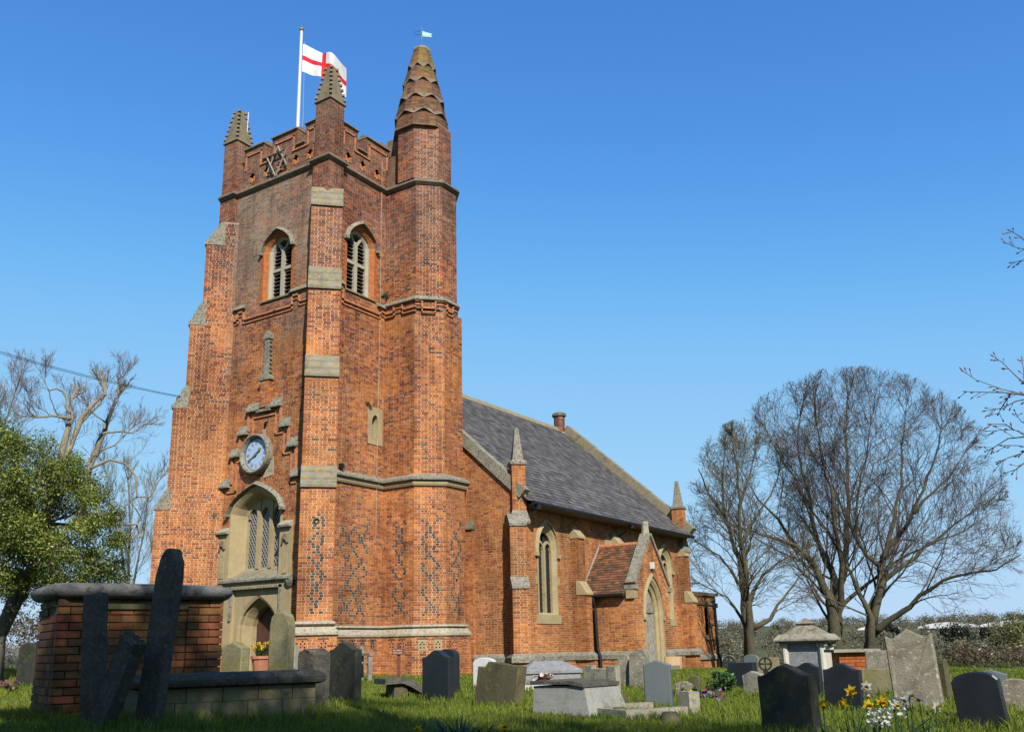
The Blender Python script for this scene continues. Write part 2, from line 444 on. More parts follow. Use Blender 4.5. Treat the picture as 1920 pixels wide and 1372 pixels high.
TUR = [(1.0, 5.2, 2.73, -1.22, .68, 4.36), (5.4, 10.75, 2.74, -1.2, .67, 4.31), (10.75, 15.1, 2.71, -1.27, .6, 4.06), (15.25, 17.3, 2.60, -1.25, .58, 3.84)]
def tur_path(k, full=False):
    z0, z1, xw, y2, ch, x4 = TUR[k]
    p = [(xw, .05), (xw, y2), (xw+ch, y2-ch), (x4, y2-ch), (x4+ch, y2), (x4+ch, .05)]
    if full: s_ = x4-xw-ch; p = [(xw, y2+s_), (xw, y2), (xw+ch, y2-ch), (x4, y2-ch), (x4+ch, y2), (x4+ch, y2+s_), (x4, y2+s_+ch), (xw+ch, y2+s_+ch)]
    return p
def chain(c, a, P_, z0, z1, tol=.056):
    def f(u, z):
        if z < z0 or z > z1: return False
        tr = abs(((z-z0)/P_) % 1.0*2-1)
        return abs(abs(u-c)-a*tr) < tol
    return f
def two(c1, c2, *k):
    f, g = chain(c1, *k), chain(c2, *k); return lambda u, z: f(u, z) or g(u, z)
bw = Brickwork()
# ---- west wall
WIN_C = uy(2.53)
bel_w = arch_hole(uy(2.08), .63, 11.05, 12.75, 13.3); bel_s = arch_hole(1.53, .63, 11.15, 12.9, 13.48)
QW = [3.48, 2.80, 2.19, 1.45, .82]; QS = [.86, 1.53, 2.22]
def qhole(c, z=15.42): return lambda q: (c-.14, c+.14) if z < q < z+.22 else ((c-.14+(q-z-.22), c+.14-(q-z-.22)) if z+.22 <= q < z+.32 else None)
bw.face((0, TW-.3), (0, .3), 1.0, 15.1, 'tudor', holes=[lambda z, h=rect(uy(4.07)-.3, uy(.97)-.3, 2.42, 3.85): h(z), lambda z, h=rect(uy(3.68)-.3, uy(.95)-.3, .9, 2.43): h(z), lambda z, h=arch_hole(WIN_C-.3, 1.16, 2.4, 4.5, 5.3): h(z), lambda z: (lambda q: None if q is None else (q[0]-.3, q[1]-.3))(bel_w(z))])
mer_w = [(3.9, 2.96), (2.57, 1.44), (1.04, .5)]
def wsp(z):
    if z < 16.1: return [(0, TW)]
    return [(uy(a), uy(b)) for a, b in mer_w]
bw.face((0, TW), (0, 0), 15.25, 16.68, 'dark', holes=[qhole(uy(y)) for y in QW], spans=wsp)
# ---- south wall
bw.face((0, 0), (2.73, 0), 1.0, 15.1, 'tudor', holes=[bel_s, rect(1.99, 2.62, 6.5, 7.63)], diaper=two(1.22, 1.78, .28, .64, 1.3, 4.0))
mer_s = [(.5, 1.26), (1.70, 2.8)]
bw.face((0, 0), (2.73, 0), 15.25, 16.68, 'dark', holes=[qhole(x) for x in QS], spans=lambda z: [(0, 2.73)] if z < 16.1 else mer_s)
# ---- turret
for k in range(4):
    p = tur_path(k, True) if k == 3 else tur_path(k); z0, z1 = TUR[k][:2]
    for i in range(len(p)-1 if k < 3 else len(p)):
        a, b = p[i], p[(i+1) % len(p)]; L = math.hypot(b[0]-a[0], b[1]-a[1]); c = L/2
        if i == 4 and k < 3: continue
        hs = []
        if k == 0 and i == 2: hs = [rect(c-.05, c+.11, 2.0, 2.42)]
        if k == 0 and i == 3: hs = [rect(.18, .30, 4.75, 5.02)]
        if k == 1 and i == 3: hs = [rect(.25, .36, 7.35, 7.75)]
        di = chain(c+(.1 if i == 0 else 0), .24 if i != 3 else .2, .68 if i != 1 else .72, 1.3, 4.1 if i != 3 else 3.9) if k == 0 else None
        bw.face(a, b, z0, z1, 'tudor' if k < 3 else 'dark', diaper=di, holes=hs)
# ---- plinth storey of tower
PL = .13
for (a, b) in [((-PL, TW), (-PL, 3.72)), ((-PL, .95), (-PL, 0)), ((0, -PL), (2.73-PL, -PL)), ((2.73-PL, -PL), (2.73-PL, -1.27)), ((2.73-PL, -1.27), (3.36, -2.03)), ((3.36, -2.03), (4.42, -2.03)), ((4.42, -2.03), (5.17, -1.27))]:
    bw.face(a, b, -.5, .78, 'tudor')
# ---- buttresses of the tower
def buttress(bw, K, d, stages, w_, zb, diaper=None, style='tudor', single=None, plinth=None):
    K = Vector(K); d = Vector(d); u = Vector((-d.y, d.x)); tm = stages[0][3]
    def tz(z):
        for q in stages:
            if z <= q[1]: return q[3]
        return None
    for i, (z0, zd, zt, t_) in enumerate(stages):
        A = K+d*t_-u*w_/2; B = K+d*t_+u*w_/2
        bw.face(A, B, (stages[i-1][1] if i else zb), zd, style, diaper=diaper if i == 0 else None, single=single if i == 0 else None)
    def tside(z):
        for i, q in enumerate(stages):
            if z <= q[1]: return q[3]
            if z <= q[2]:
                tn = stages[i+1][3] if i+1 < len(stages) else .1
                return q[3]+(tn-q[3])*(z-q[1])/(q[2]-q[1])-.03
        return .02
    zt = stages[-1][2]
    L0 = K-u*w_/2-d*w_/2; L1 = K-u*w_/2+d*tm
    bw.face(L0, L1, zb, zt, style, spans=lambda z: [(0, tside(z)+w_/2)], diaper=(lambda U, z, f=diaper: f(U-.75+w_/2, z)) if diaper else None)
    R0 = K+u*w_/2+d*tm; R1 = K+u*w_/2-d*w_/2
    bw.face(R0, R1, zb, zt, style, spans=lambda z: [(tm-tside(z), tm+w_/2)])
def setoffs(K, d, stages, w_, mat, parent, end_t=.08, over=.05, name='buttress_cap', slices=3, side=.02):
    K3 = Vector((K[0], K[1], 0)); d3 = Vector((d[0], d[1], 0)); u3 = Vector((-d[1], d[0], 0))
    for i, (z0, zd, zt, t_) in enumerate(stages):
        tn = stages[i+1][3] if i+1 < len(stages) else end_t
        mb = MB()
        for j in range(slices):
            a, b = j/slices, (j+1)/slices
            ta, tb = t_+over+(tn-t_-over)*a, t_+over+(tn-t_-over)*b
            za, zb_ = zd+(zt-zd)*a, zd+(zt-zd)*b
            lip = .012*(slices-j)
            poly = [(tn-.12, za+.004*j), (ta+lip*.3, za+.004*j), (ta+lip*.3, za+.07), (tb, zb_+.012), (tn-.12, zb_+.012)]
            mb.prism(poly, K3-u3*(w_/2+side), d3, Vector((0, 0, 1)), u3, 0, w_+2*side)
        fixnormals(mb.build(name, MAT[mat], parent))
dSW = (-S7, -S7); dNW = (-S7, S7)
dia = chain(BW/2+.02, .17, .48, 1.3, 3.95)
buttress(bw, (0, 0), dSW, STG, BW, .95, dia, single=lambda u, z: 1.2 < z < 4.6)
buttress(bw, (0, TW), dNW, STG, BW, .95, chain(.42, .27, .9, 1.5, 7.2))
# plinth of buttresses
for K, d in (((0, 0), dSW), ((0, TW), dNW)):
    K = Vector(K); d_ = Vector(d); u_ = Vector((-d_.y, d_.x)); h_ = BW/2+.12; t_ = 1.62
    c0, c1, c2, c3 = K-u_*h_-d_*h_, K-u_*h_+d_*t_, K+u_*h_+d_*t_, K+u_*h_-d_*h_
    for a, b in ((c0, c1), (c1, c2), (c2, c3)): bw.face(a, b, -.5, .78, 'tudor')
# ---- corner piers above the buttresses and pinnacle shafts
PIER = [(-.14, -.14), (-.14, TW-.46)]
for (x0, y0) in PIER:
    x1, y1 = x0+.66, y0+.66
    for z0, z1 in ((13.7, 15.1), (15.25, 17.2)):
        e = 0 if z0 < 15 else .02
        for a, b in (((x0+e, y1-e), (x0+e, y0+e)), ((x0+e, y0+e), (x1-e, y0+e)), ((x1-e, y0+e), (x1-e, y1-e)), ((x1-e, y1-e), (x0+e, y1-e))):
            if z0 > 15 or a[0] == b[0] == x0 or a[1] == b[1] == y0: bw.face(a, b, z0, z1, 'dark' if z0 > 15 else 'tudor')
tower_wall = bw.build('tower_wall', church)
# core behind: tower north and east sides, roof deck
mb = MB(); mb.box((1.1, .9, -.5), (TW-.02, TW, 15.3)); mb.box((TW-.3, 0, 15.3), (TW, TW, 16.6)); mb.box((.1, TW-.35, 15.3), (TW, TW-.01, 16.6))
mb.box((2.95, -1.0, -.4), (4.3, .2, 17.2))
setoff_core = mb.build('tower_core', MAT['spire_brick'], church)
setoffs((0, 0), dSW, STG, BW, 'lichen_stone', church); setoffs((0, TW), dNW, STG, BW, 'weathered_stone', church)
# ---- string courses
def string(path, prof, mat, name='string_course', closed=False):
    mb = MB(); mb.sweep(path, prof, closed); return fixnormals(mb.build(name, MAT[mat], church))
topp = [(0, TW+.5), (0, TW-.46+.66), (-.14, TW-.46+.66), (-.14, TW-.46), (0, TW-.46), (0, .52), (-.14, .52), (-.14, -.14), (.52, -.14), (.52, 0)]
x_, y_ = TUR[2][2], TUR[2][3]
topp = topp[2:]+[(2.71, 0)]+tur_path(2)[1:]
string(topp, [(-.05, 15.04), (.03, 15.04), (.12, 15.12), (.12, 15.18), (-.02, 15.3), (-.05, 15.3)], 'coping_brick')
sp_ = [(.5, 0), (2.73, 0)]+tur_path(0)[1:]
string(sp_, [(-.05, 5.14), (.06, 5.14), (.09, 5.2), (.09, 5.3), (-.05, 5.3)], 'tan_stone')
string(sp_, [(-.05, 5.302), (.17, 5.31), (.17, 5.37), (.0, 5.5), (-.05, 5.5)], 'weathered_stone')
plp = [(0, .62), (0, .95)]
for path in ([(0, TW), (0, 3.72)], [(0, 0), (2.73, 0)]+tur_path(0)[1:]):
    string(path, [(-.05, .99), (.05, 1.0), (.08, 1.03), (.06, 1.08), (-.05, 1.1)], 'pale_stone', 'plinth_roll')
    string(path, [(-.05, .77), (.17, .77), (.17, .83), (.06, .97), (-.05, .985)], 'pale_stone', 'plinth_moulding')
for K, d in (((0, 0), dSW), ((0, TW), dNW)):
    K = Vector(K); d_ = Vector(d); u_ = Vector((-d_.y, d_.x)); h_ = BW/2; t_ = 1.5
    pth = [tuple(K-u_*h_-d_*h_), tuple(K-u_*h_+d_*t_), tuple(K+u_*h_+d_*t_), tuple(K+u_*h_-d_*h_)]
    string(pth, [(-.05, 1.03), (.05, 1.04), (.09, 1.08), (.06, 1.14), (-.05, 1.17)], 'pale_stone', 'plinth_roll')
    string(pth, [(-.05, .80), (.18, .80), (.18, .86), (.07, 1.0), (-.05, 1.02)], 'pale_stone', 'plinth_moulding')
# plinth panels with cusped terracotta heads
def panel(fr, c, z, mat, w_=.2, h_=.3):
    mb = MB()
    fr.box(mb, c-w_/2, c+w_/2, z, z+h_, .0, .012)
    o = mb.build('plinth_panel', MAT[mat], church)
    m2 = MB(); fr.box(m2, c-w_/2-.03, c+w_/2+.03, z+h_+.0, z+h_+.035, 0, .03)
    for sx, sz in ((-.05, .17), (.05, .17), (0, .23), (-.05, .08), (.05, .08)):
        fr.prism(m2, [(c+sx+.022*math.cos(q*1.047), z+sz+.022*math.sin(q*1.047)) for q in range(6)], .013, .02, 1)
    child(m2.build('panel_relief', [MAT['spire_brick'], MAT['dark_interior']], None), o)['kind'] = 'stuff'
plain('terracotta', (.54, .235, .12), .9, .1, 0, .4, 14, .4)
fpS = Fr((0, -PL), (2.6, -PL)); fpW = Fr((2.6, -PL), (2.6, -1.27)); fpD = Fr((2.6, -1.27), (3.36, -2.03)); fpSS = Fr((3.36, -2.03), (4.42, -2.03)); fpE = Fr((4.42, -2.03), (5.17, -1.27))
for c in (.95, 1.35, 1.78, 2.2): panel(fpS, c, .42, 'spire_brick', .17, .26)
for c in (.4, .8): panel(fpW, c, .40, 'terracotta', .19, .28)
for c in (.3, .75): panel(fpD, c, .36, 'tan_stone', .24, .32)
for c in (.25, .75): panel(fpSS, c, .40, 'terracotta', .16, .28)
_u = Vector((S7, -S7)); _K = Vector(dSW)*1.62; fpB = Fr(_K-_u*(BW/2+.12), _K+_u*(BW/2+.12))
for c in (.3, .82): panel(fpB, c, .42, 'terracotta', .2, .28)
# ---- stepped brick frieze at belfry sill level and stepped gable round the clock
def relief(fr, pl, wd, d, mb, mi=0):
    for (u0, z0), (u1, z1) in zip(pl, pl[1:]):
        fr.box(mb, min(u0, u1)-wd/2, max(u0, u1)+wd/2, min(z0, z1)-wd/2, max(z0, z1)+wd/2, -.01, d, mi)
def key(fr, z, steps, mat='terracotta', cap=None, name='stepped_frieze'):
    mb = MB()
    for dz, d, wd in ((0, .05, .05), (-.13, .035, .035)): relief(fr, [(u, z+q+dz) for u, q in steps], wd, d+wd*.2, mb)
    o = mb.build(name, MAT[mat], church)
    if cap:
        m2 = MB()
        for u0, u1, q in cap:
            m2.prism([(0, 0), (.10, 0), (.10, .03), (0, .16)], fr.p(u0, z+q, 0), fr.n3, fr.z3, fr.u3, 0, u1-u0)
        pieces(m2, 'frieze_coping', 'weathered_stone', o)
    return o
fr_ = fW
key(fr_, 10.78, [(.7, -.12), (.85, -.12), (.85, .12), (1.12, .12), (1.12, -.16), (2.55, -.16), (2.55, -.16), (3.3, -.16), (3.3, .14), (3.6, .14), (3.6, -.1), (3.95, -.1)], cap=[(.66, 1.2, .22), (3.2, 3.98, .25)])
key(fS, 10.86, [(.62, .25), (.75, .25), (.75, -.12), (2.45, -.12), (2.45, .0), (2.7, .0)], cap=[(.6, .78, .35), (2.3, 2.72, .12)])
tp = tur_path(2)
key(Fr(tp[0], tp[1]), 10.82, [(.05, 0), (.45, 0), (.45, .22), (.8, .22), (.8, 0), (1.32, 0)])
key(Fr(tp[1], tp[2]), 10.84, [(0, .18), (.2, .18), (.2, -.06), (.62, -.06), (.62, .18), (.85, .18)])
key(Fr(tp[2], tp[3]), 10.84, [(0, .18), (.2, .18), (.2, -.06), (.5, -.06), (.5, .18), (.75, .18)])
key(Fr(tp[3], tp[4]), 10.84, [(0, .18), (.2, .18), (.2, -.06), (.5, -.06), (.5, .18), (.85, .18)])
string([(2.71, .0)]+tp[1:], [(-.05, 11.02), (.10, 11.04), (.10, 11.08), (0, 11.2), (-.05, 11.2)], 'weathered_stone')
c0 = uy(2.33)
mb = MB(); m2 = MB()
SY = [(3.02, 7.62, 1.63), (3.36, 6.95, 1.26), (3.67, 6.3, .92), (4.02, 5.4, .70)]
for i, (yl, zt, yr) in enumerate(SY):
    zb = SY[i+1][1] if i < 3 else 5.1
    for y, s_ in ((yl, 1), (yr, -1)):
        u0 = uy(y)
        if i < 3:
            relief(fW, [(u0, zt-.12), (u0, zb)], .07, .06, mb); relief(fW, [(u0+s_*.2, zt-.3), (u0+s_*.2, zb-.28)], .05, .045, mb)
            relief(fW, [(u0+s_*.2, zb-.28), (uy(SY[i+1][0] if s_ > 0 else SY[i+1][2])+s_*.2, zb-.28)], .05, .045, mb)
        wd = .34 if i else .55
        a, b = (u0-.06, u0+wd) if s_ > 0 else (u0-wd, u0+.06)
        if i == 3: a, b = (u0-.1, u0+.3) if s_ > 0 else (u0-.35, u0)
        m2.prism([(0, -.05), (.15, -.05), (.15, .0), (0, .26)], fW.p(a, zt-.08, 0), fW.n3, fW.z3, fW.u3, 0, b-a)
relief(fW, [(uy(3.02)+.2, 7.3), (uy(1.63)-.2, 7.3)], .05, .05, mb)
m2.prism([(0, -.03), (.14, -.03), (.14, .02), (0, .2)], fW.p(uy(2.6), 7.45, 0), fW.n3, fW.z3, fW.u3, 0, .62)
g_ = mb.build('stepped_gable', MAT['terracotta'], church); pieces(m2, 'gable_coping', 'weathered_stone', g_)
m3 = MB(); fW.prism(m3, [(uy(2.5), 7.12), (uy(2.15), 7.12), (uy(2.33), 6.88)], .004, .008); fW.box(m3, uy(2.38), uy(2.26), 6.6, 6.88, .005, .03, 1)
child(m3.build('niche', [MAT['dark_interior'], MAT['pale_stone']], None), g_)
# pilaster and spirelet over the clock
mb = MB(); c = uy(2.24)
fW.box(mb, c-.19, c+.19, 7.55, 8.4, 0, .16)
o = mb.build('pilaster', MAT['terracotta'], church)
bb = Brickwork(); bb.face(fW.p(c-.19, 0, .162).xy, fW.p(c+.19, 0, .162).xy, 7.6, 8.4, 'victorian', mort=True); bb.face(fW.p(c+.19, 0, .162).xy, fW.p(c+.19, 0, 0).xy, 7.6, 8.4, 'victorian')
q_ = bb.m.build('pilaster_mortar', MAT['mortar'], None); child(q_, o); q_ = bb.b.build('pilaster_brickwork', MAT['brick'], None, cols=True); q_['kind'] = 'stuff'; child(q_, o)
mb = MB(); fW.prism(mb, [(c-.25, 8.38), (c+.25, 8.38), (c+.25, 8.46), (c, 8.66), (c-.25, 8.46)], 0, .2)
fW.loft(mb, [[(c-.14, 8.46), (c+.14, 8.46), (c+.085, 9.75), (c-.085, 9.75)]]*2, [0, .14], True)
fW.prism(mb, [(c-.13, 9.7), (c+.13, 9.7), (c+.1, 9.85), (c, 9.98), (c-.1, 9.85)], 0, .17)
for j in range(8):
    z = 8.6+j*.14; hw_ = .14-.055*(z-8.46)/1.29
    for s_ in (-1, 1):
        q_ = MB(); fW.box(q_, c+s_*(hw_+.02)-.022, c+s_*(hw_+.02)+.022, z, z+.05, .05, .13); child(q_.build('crocket', MAT['dark_weathered'], None), o)
child(fixnormals(mb.build('crocketed_spirelet', MAT['weathered_stone'], None)), o)
# ---- parapet mouldings, openings and copings
def para(fr, mers, cre, W, qs):
    mb = MB()
    for a, b in mers:     # coping of merlons
        for (p0, p1, z0) in ((a-.03, b+.03, 16.68),):
            mb.prism([(-.42, 0), (.07, 0), (.07, .04), (-.17, .16), (-.42, .04)], fr.p(p0, z0, 0), fr.n3, fr.z3, fr.u3, 0, p1-p0)
        fr.box(mb, a, a+.0, 16.1, 16.7, 0, .01)
        for e, s_ in ((a, -1), (b, 1)): fr.box(mb, e-.02*(s_ > 0), e+.02*(s_ < 0), 16.12, 16.68, -.38, -.005)
    for a, b in cre:
        mb.prism([(-.42, 0), (.09, 0), (.09, .04), (-.17, .14), (-.42, .04)], fr.p(a, 16.06, 0), fr.n3, fr.z3, fr.u3, 0, b-a)
    o = fixnormals(mb.build('parapet_coping', MAT['coping_brick'], church))
    mb = MB()
    for a, b in mers:
        pl = [(a+.12, 15.93), (a+.12, 16.45), (b-.12, 16.45), (b-.12, 15.93)]
        relief(fr, pl, .05, .04, mb)
    for a, b in cre: relief(fr, [(a-.12, 15.93), (b+.12, 15.93)], .05, .05, mb)
    child(mb.build('parapet_moulding', MAT['terracotta'], None), o)
    eb = Brickwork()
    for a, b in mers: eb.face(fr.p(b+.004, 0, 0).xy, fr.p(b+.004, 0, -.38).xy, 16.1, 16.68, 'dark'); eb.face(fr.p(a-.004, 0, -.38).xy, fr.p(a-.004, 0, 0).xy, 16.1, 16.68, 'dark')
    child(eb.m.build('merlon_mortar', MAT['mortar'], None), o)['kind'] = 'stuff'; q_ = child(eb.b.build('merlon_brickwork', MAT['brick'], None, cols=True), o); q_['kind'] = 'stuff'
    mb = MB()                 # back of the merlons
    for a, b in mers: fr.box(mb, a+.01, b-.01, 15.3, 16.68, -.38, -.16)
    fr.box(mb, 0, W, 15.2, 16.06, -.38, -.16)
    child(mb.build('parapet_back', MAT['spire_brick'], None), o)
    for q in qs:
        mb = MB()
        fr.box(mb, q-.16, q+.16, 15.40, 15.78, -.17, -.13, 0)
        for s_ in (-1, 1):
            fr.prism(mb, [(q+s_*.14, 15.42), (q+s_*.14, 15.64), (q+s_*.075, 15.62), (q+s_*.04, 15.53), (q+s_*.075, 15.44)], -.12, .012, 1)
        fr.prism(mb, [(q-.05, 15.42), (q+.05, 15.42), (q, 15.5)], -.12, .012, 2)
        child(fixnormals(mb.build('quatrefoil', [MAT['dark_interior'], MAT['terracotta_bright'], MAT['pale_stone']], None)), o)
plain('terracotta_bright', (.55, .19, .06), .85, .1, 0, .3, 12, .3)
para(fW, [(uy(a), uy(b)) for a, b in mer_w], [(uy(2.96), uy(2.57)), (uy(1.44), uy(1.04))], TW, [uy(y) for y in QW])
para(fS, mer_s, [(1.26, 1.70)], 2.73, QS)
mb = MB(); fS.box(mb, 2.3, 2.75, 16.68, 16.82, -.4, .05); mb.build('parapet_coping', MAT['coping_brick'], church)
# wooden hexagram of battens on the west parapet
mb = MB(); cy, cz, rr = uy(2.22), 15.74, .52
for o_, dd in ((90, .09), (270, .13)):
    P3 = [(cy+rr*math.cos(R(o_+120*i)), cz+rr*1.05*math.sin(R(o_+120*i))) for i in range(3)]
    for i in range(3):
        a, b = P3[i], P3[(i+1) % 3]; mb.tube([fW.p(a[0], a[1], dd), fW.p(b[0], b[1], dd)], .03, 4)
mb.build('star_of_battens', MAT['grey_batten'], church)
# ---- pinnacles
for (x0, y0) in PIER:
    cx, cy = x0+.33, y0+.33; mb = MB()
    mb.sweep([(x0+.0, y0+.66), (x0, y0), (x0+.66, y0), (x0+.66, y0+.66)], [(-.1, 17.18), (.03, 17.18), (.03, 17.24), (-.04, 17.32), (-.1, 17.32)], True)
    h0, h1, zz0, zz1 = .31, .10, 17.28, 18.5
    ring = lambda h, z: [(cx-h, cy-h, z), (cx+h, cy-h, z), (cx+h, cy+h, z), (cx-h, cy+h, z)]
    o = MB(); o.loft([ring(h0, zz0), ring(h1, zz1)], True, False, True)
    pin = fixnormals(o.build('pinnacle', MAT['pinnacle_stone'], church))
    child(fixnormals(mb.build('pinnacle_eave', MAT['coping_brick'], None)), pin)
    for j in range(7):
        z = zz0+.06+j*.18; h = h0+(h1-h0)*(z-zz0)/(zz1-zz0)
        for sx, sy in ((-1,-1),(1,-1),(1,1),(-1,1)):
            q = MB(); px_, py_ = cx+sx*(h+.014), cy+sy*(h+.014); q.obox((px_, py_, z), (S7, S7, 0), (-S7, S7, 0), (0, 0, 1), (-.045, -.045, 0), (.045, .045, .07))
            child(q.build('crocket', MAT['coping_brick'], None), pin)
# ---- turret spire: diminishing octagonal tiers with angled offsets
cxT, cyT = 3.40, -.92
def octo(r_, z, rot=0): return [(cxT+r_/math.cos(R(22.5))*math.cos(R(22.5+45*i+rot)), cyT+r_/math.cos(R(22.5))*math.sin(R(22.5+45*i+rot)), z) for i in range(8)]
tiers = [(.90, 17.18, .80, 17.8), (.82, 17.8, .68, 18.45), (.71, 18.45, .55, 19.15), (.58, 19.15, .41, 19.8), (.45, 19.8, .27, 20.5)]
sp_o = None
for k, (r0, z0, r1, z1) in enumerate(tiers):
    mb = MB(); rot = 22.5*(k % 2)
    mb.loft([octo(r0+.025, z0-.05, rot), octo(r0+.025, z0+.005, rot), octo(r0, z0+.03, rot), octo(r1, z1, rot)], True, True, True)
    o = fixnormals(mb.build('turret_spire' if k == 0 else 'spire_tier', MAT['spire_brick'], church if k == 0 else None))
    if k == 0: sp_o = o
    else: child(o, sp_o)
    bs = Brickwork(); nrow = int((z1-z0)/.07)
    for j in range(nrow):
        za = z0+.03+j*(z1-z0-.03)/nrow; f0 = (za-z0)/(z1-z0); f1 = (za+.055-z0)/(z1-z0)
        ra, rb_ = r0+(r1-r0)*f0, r0+(r1-r0)*f1; A_, B_ = octo(ra+.008, za, rot), octo(rb_+.008, za+.056, rot)
        for i in range(8):
            a0, a1 = Vector(A_[i]), Vector(A_[(i+1) % 8]); b0, b1 = Vector(B_[i]), Vector(B_[(i+1) % 8]); L = (a1-a0).length; nn = max(2, int(L/.17))
            for q in range(nn):
                s0, s1 = q/nn+.006/L, (q+1)/nn-.006/L
                if j % 2 and nn > 2: s0, s1 = min(1, s0+.0), s1
                c_ = [v_*.72 for v_ in brick_col('dark', (5, a0.y, 19.0 if rb.random() < .6 else 12), False)]
                if rb.random() < .2+.55*(k/4)**2: c_ = [.30*rb.uniform(.5, 1.1), .21*rb.uniform(.5, 1.1), .045]
                bs.b.add([a0.lerp(a1, s0), a0.lerp(a1, s1), b0.lerp(b1, s1), b0.lerp(b1, s0)], [(0, 1, 2, 3)], 0, c_)
    o2 = bs.b.build('spire_brickwork', MAT['brick'], None, cols=True); o2['kind'] = 'stuff'; child(o2, sp_o)
mb = MB()
for k, (r0, z0, r1, z1) in enumerate(tiers):       # sloping brick weatherings that carry one tier into the next, turned, tier
    if k == 0: continue
    A_ = octo(tiers[k-1][2]+.055, z0-.22, 22.5*((k-1) % 2)); B_ = octo(r0+.025, z0-.005, 22.5*(k % 2))
    for i in range(8):
        a = Vector(A_[i]); q = sorted(B_, key=lambda b_: (Vector(b_)-a).length)[:2]
        mb.add([a, q[0], q[1], a-Vector(((a.x-cxT)*.25, (a.y-cyT)*.25, 0))], [(0, 1, 2), (0, 3, 1), (0, 2, 3), (1, 3, 2)])
pieces(mb, 'spire_weathering', 'coping_brick', sp_o)
mb = MB(); mb.loft([octo(.26, 20.46), octo(.29, 20.5), octo(.27, 20.6)], True, True, True); child(mb.build('spire_cap', MAT['lichen_stone'], None), sp_o)
# weather vane
mb = MB(); mb.tube([(cxT, cyT, 20.6), (cxT, cyT, 21.55)], .017, 5); mb.tube([(cxT-.18, cyT+.18, 21.2), (cxT+.1, cyT-.1, 21.2)], .012, 4)
mb.tube([(cxT-.14, cyT-.06, 21.26), (cxT-.22, cyT+.2, 21.26)], .01, 4)
vane = mb.build('weather_vane', MAT['old_wood'], church)
q = MB(); D_ = Vector((S7, -S7, 0)); vp = [(0.02, .02), (.36, -.06), (.30, -.12), (.36, -.18), (.02, -.2)]
q.prism([(a*1.05, b+.04) for a, b in vp], (cxT, cyT, 21.3), D_, (0, 0, 1), (S7, S7, 0), -.008, .008); child(fixnormals(q.build('vane_pennant', MAT['copper_green'], None)), vane)
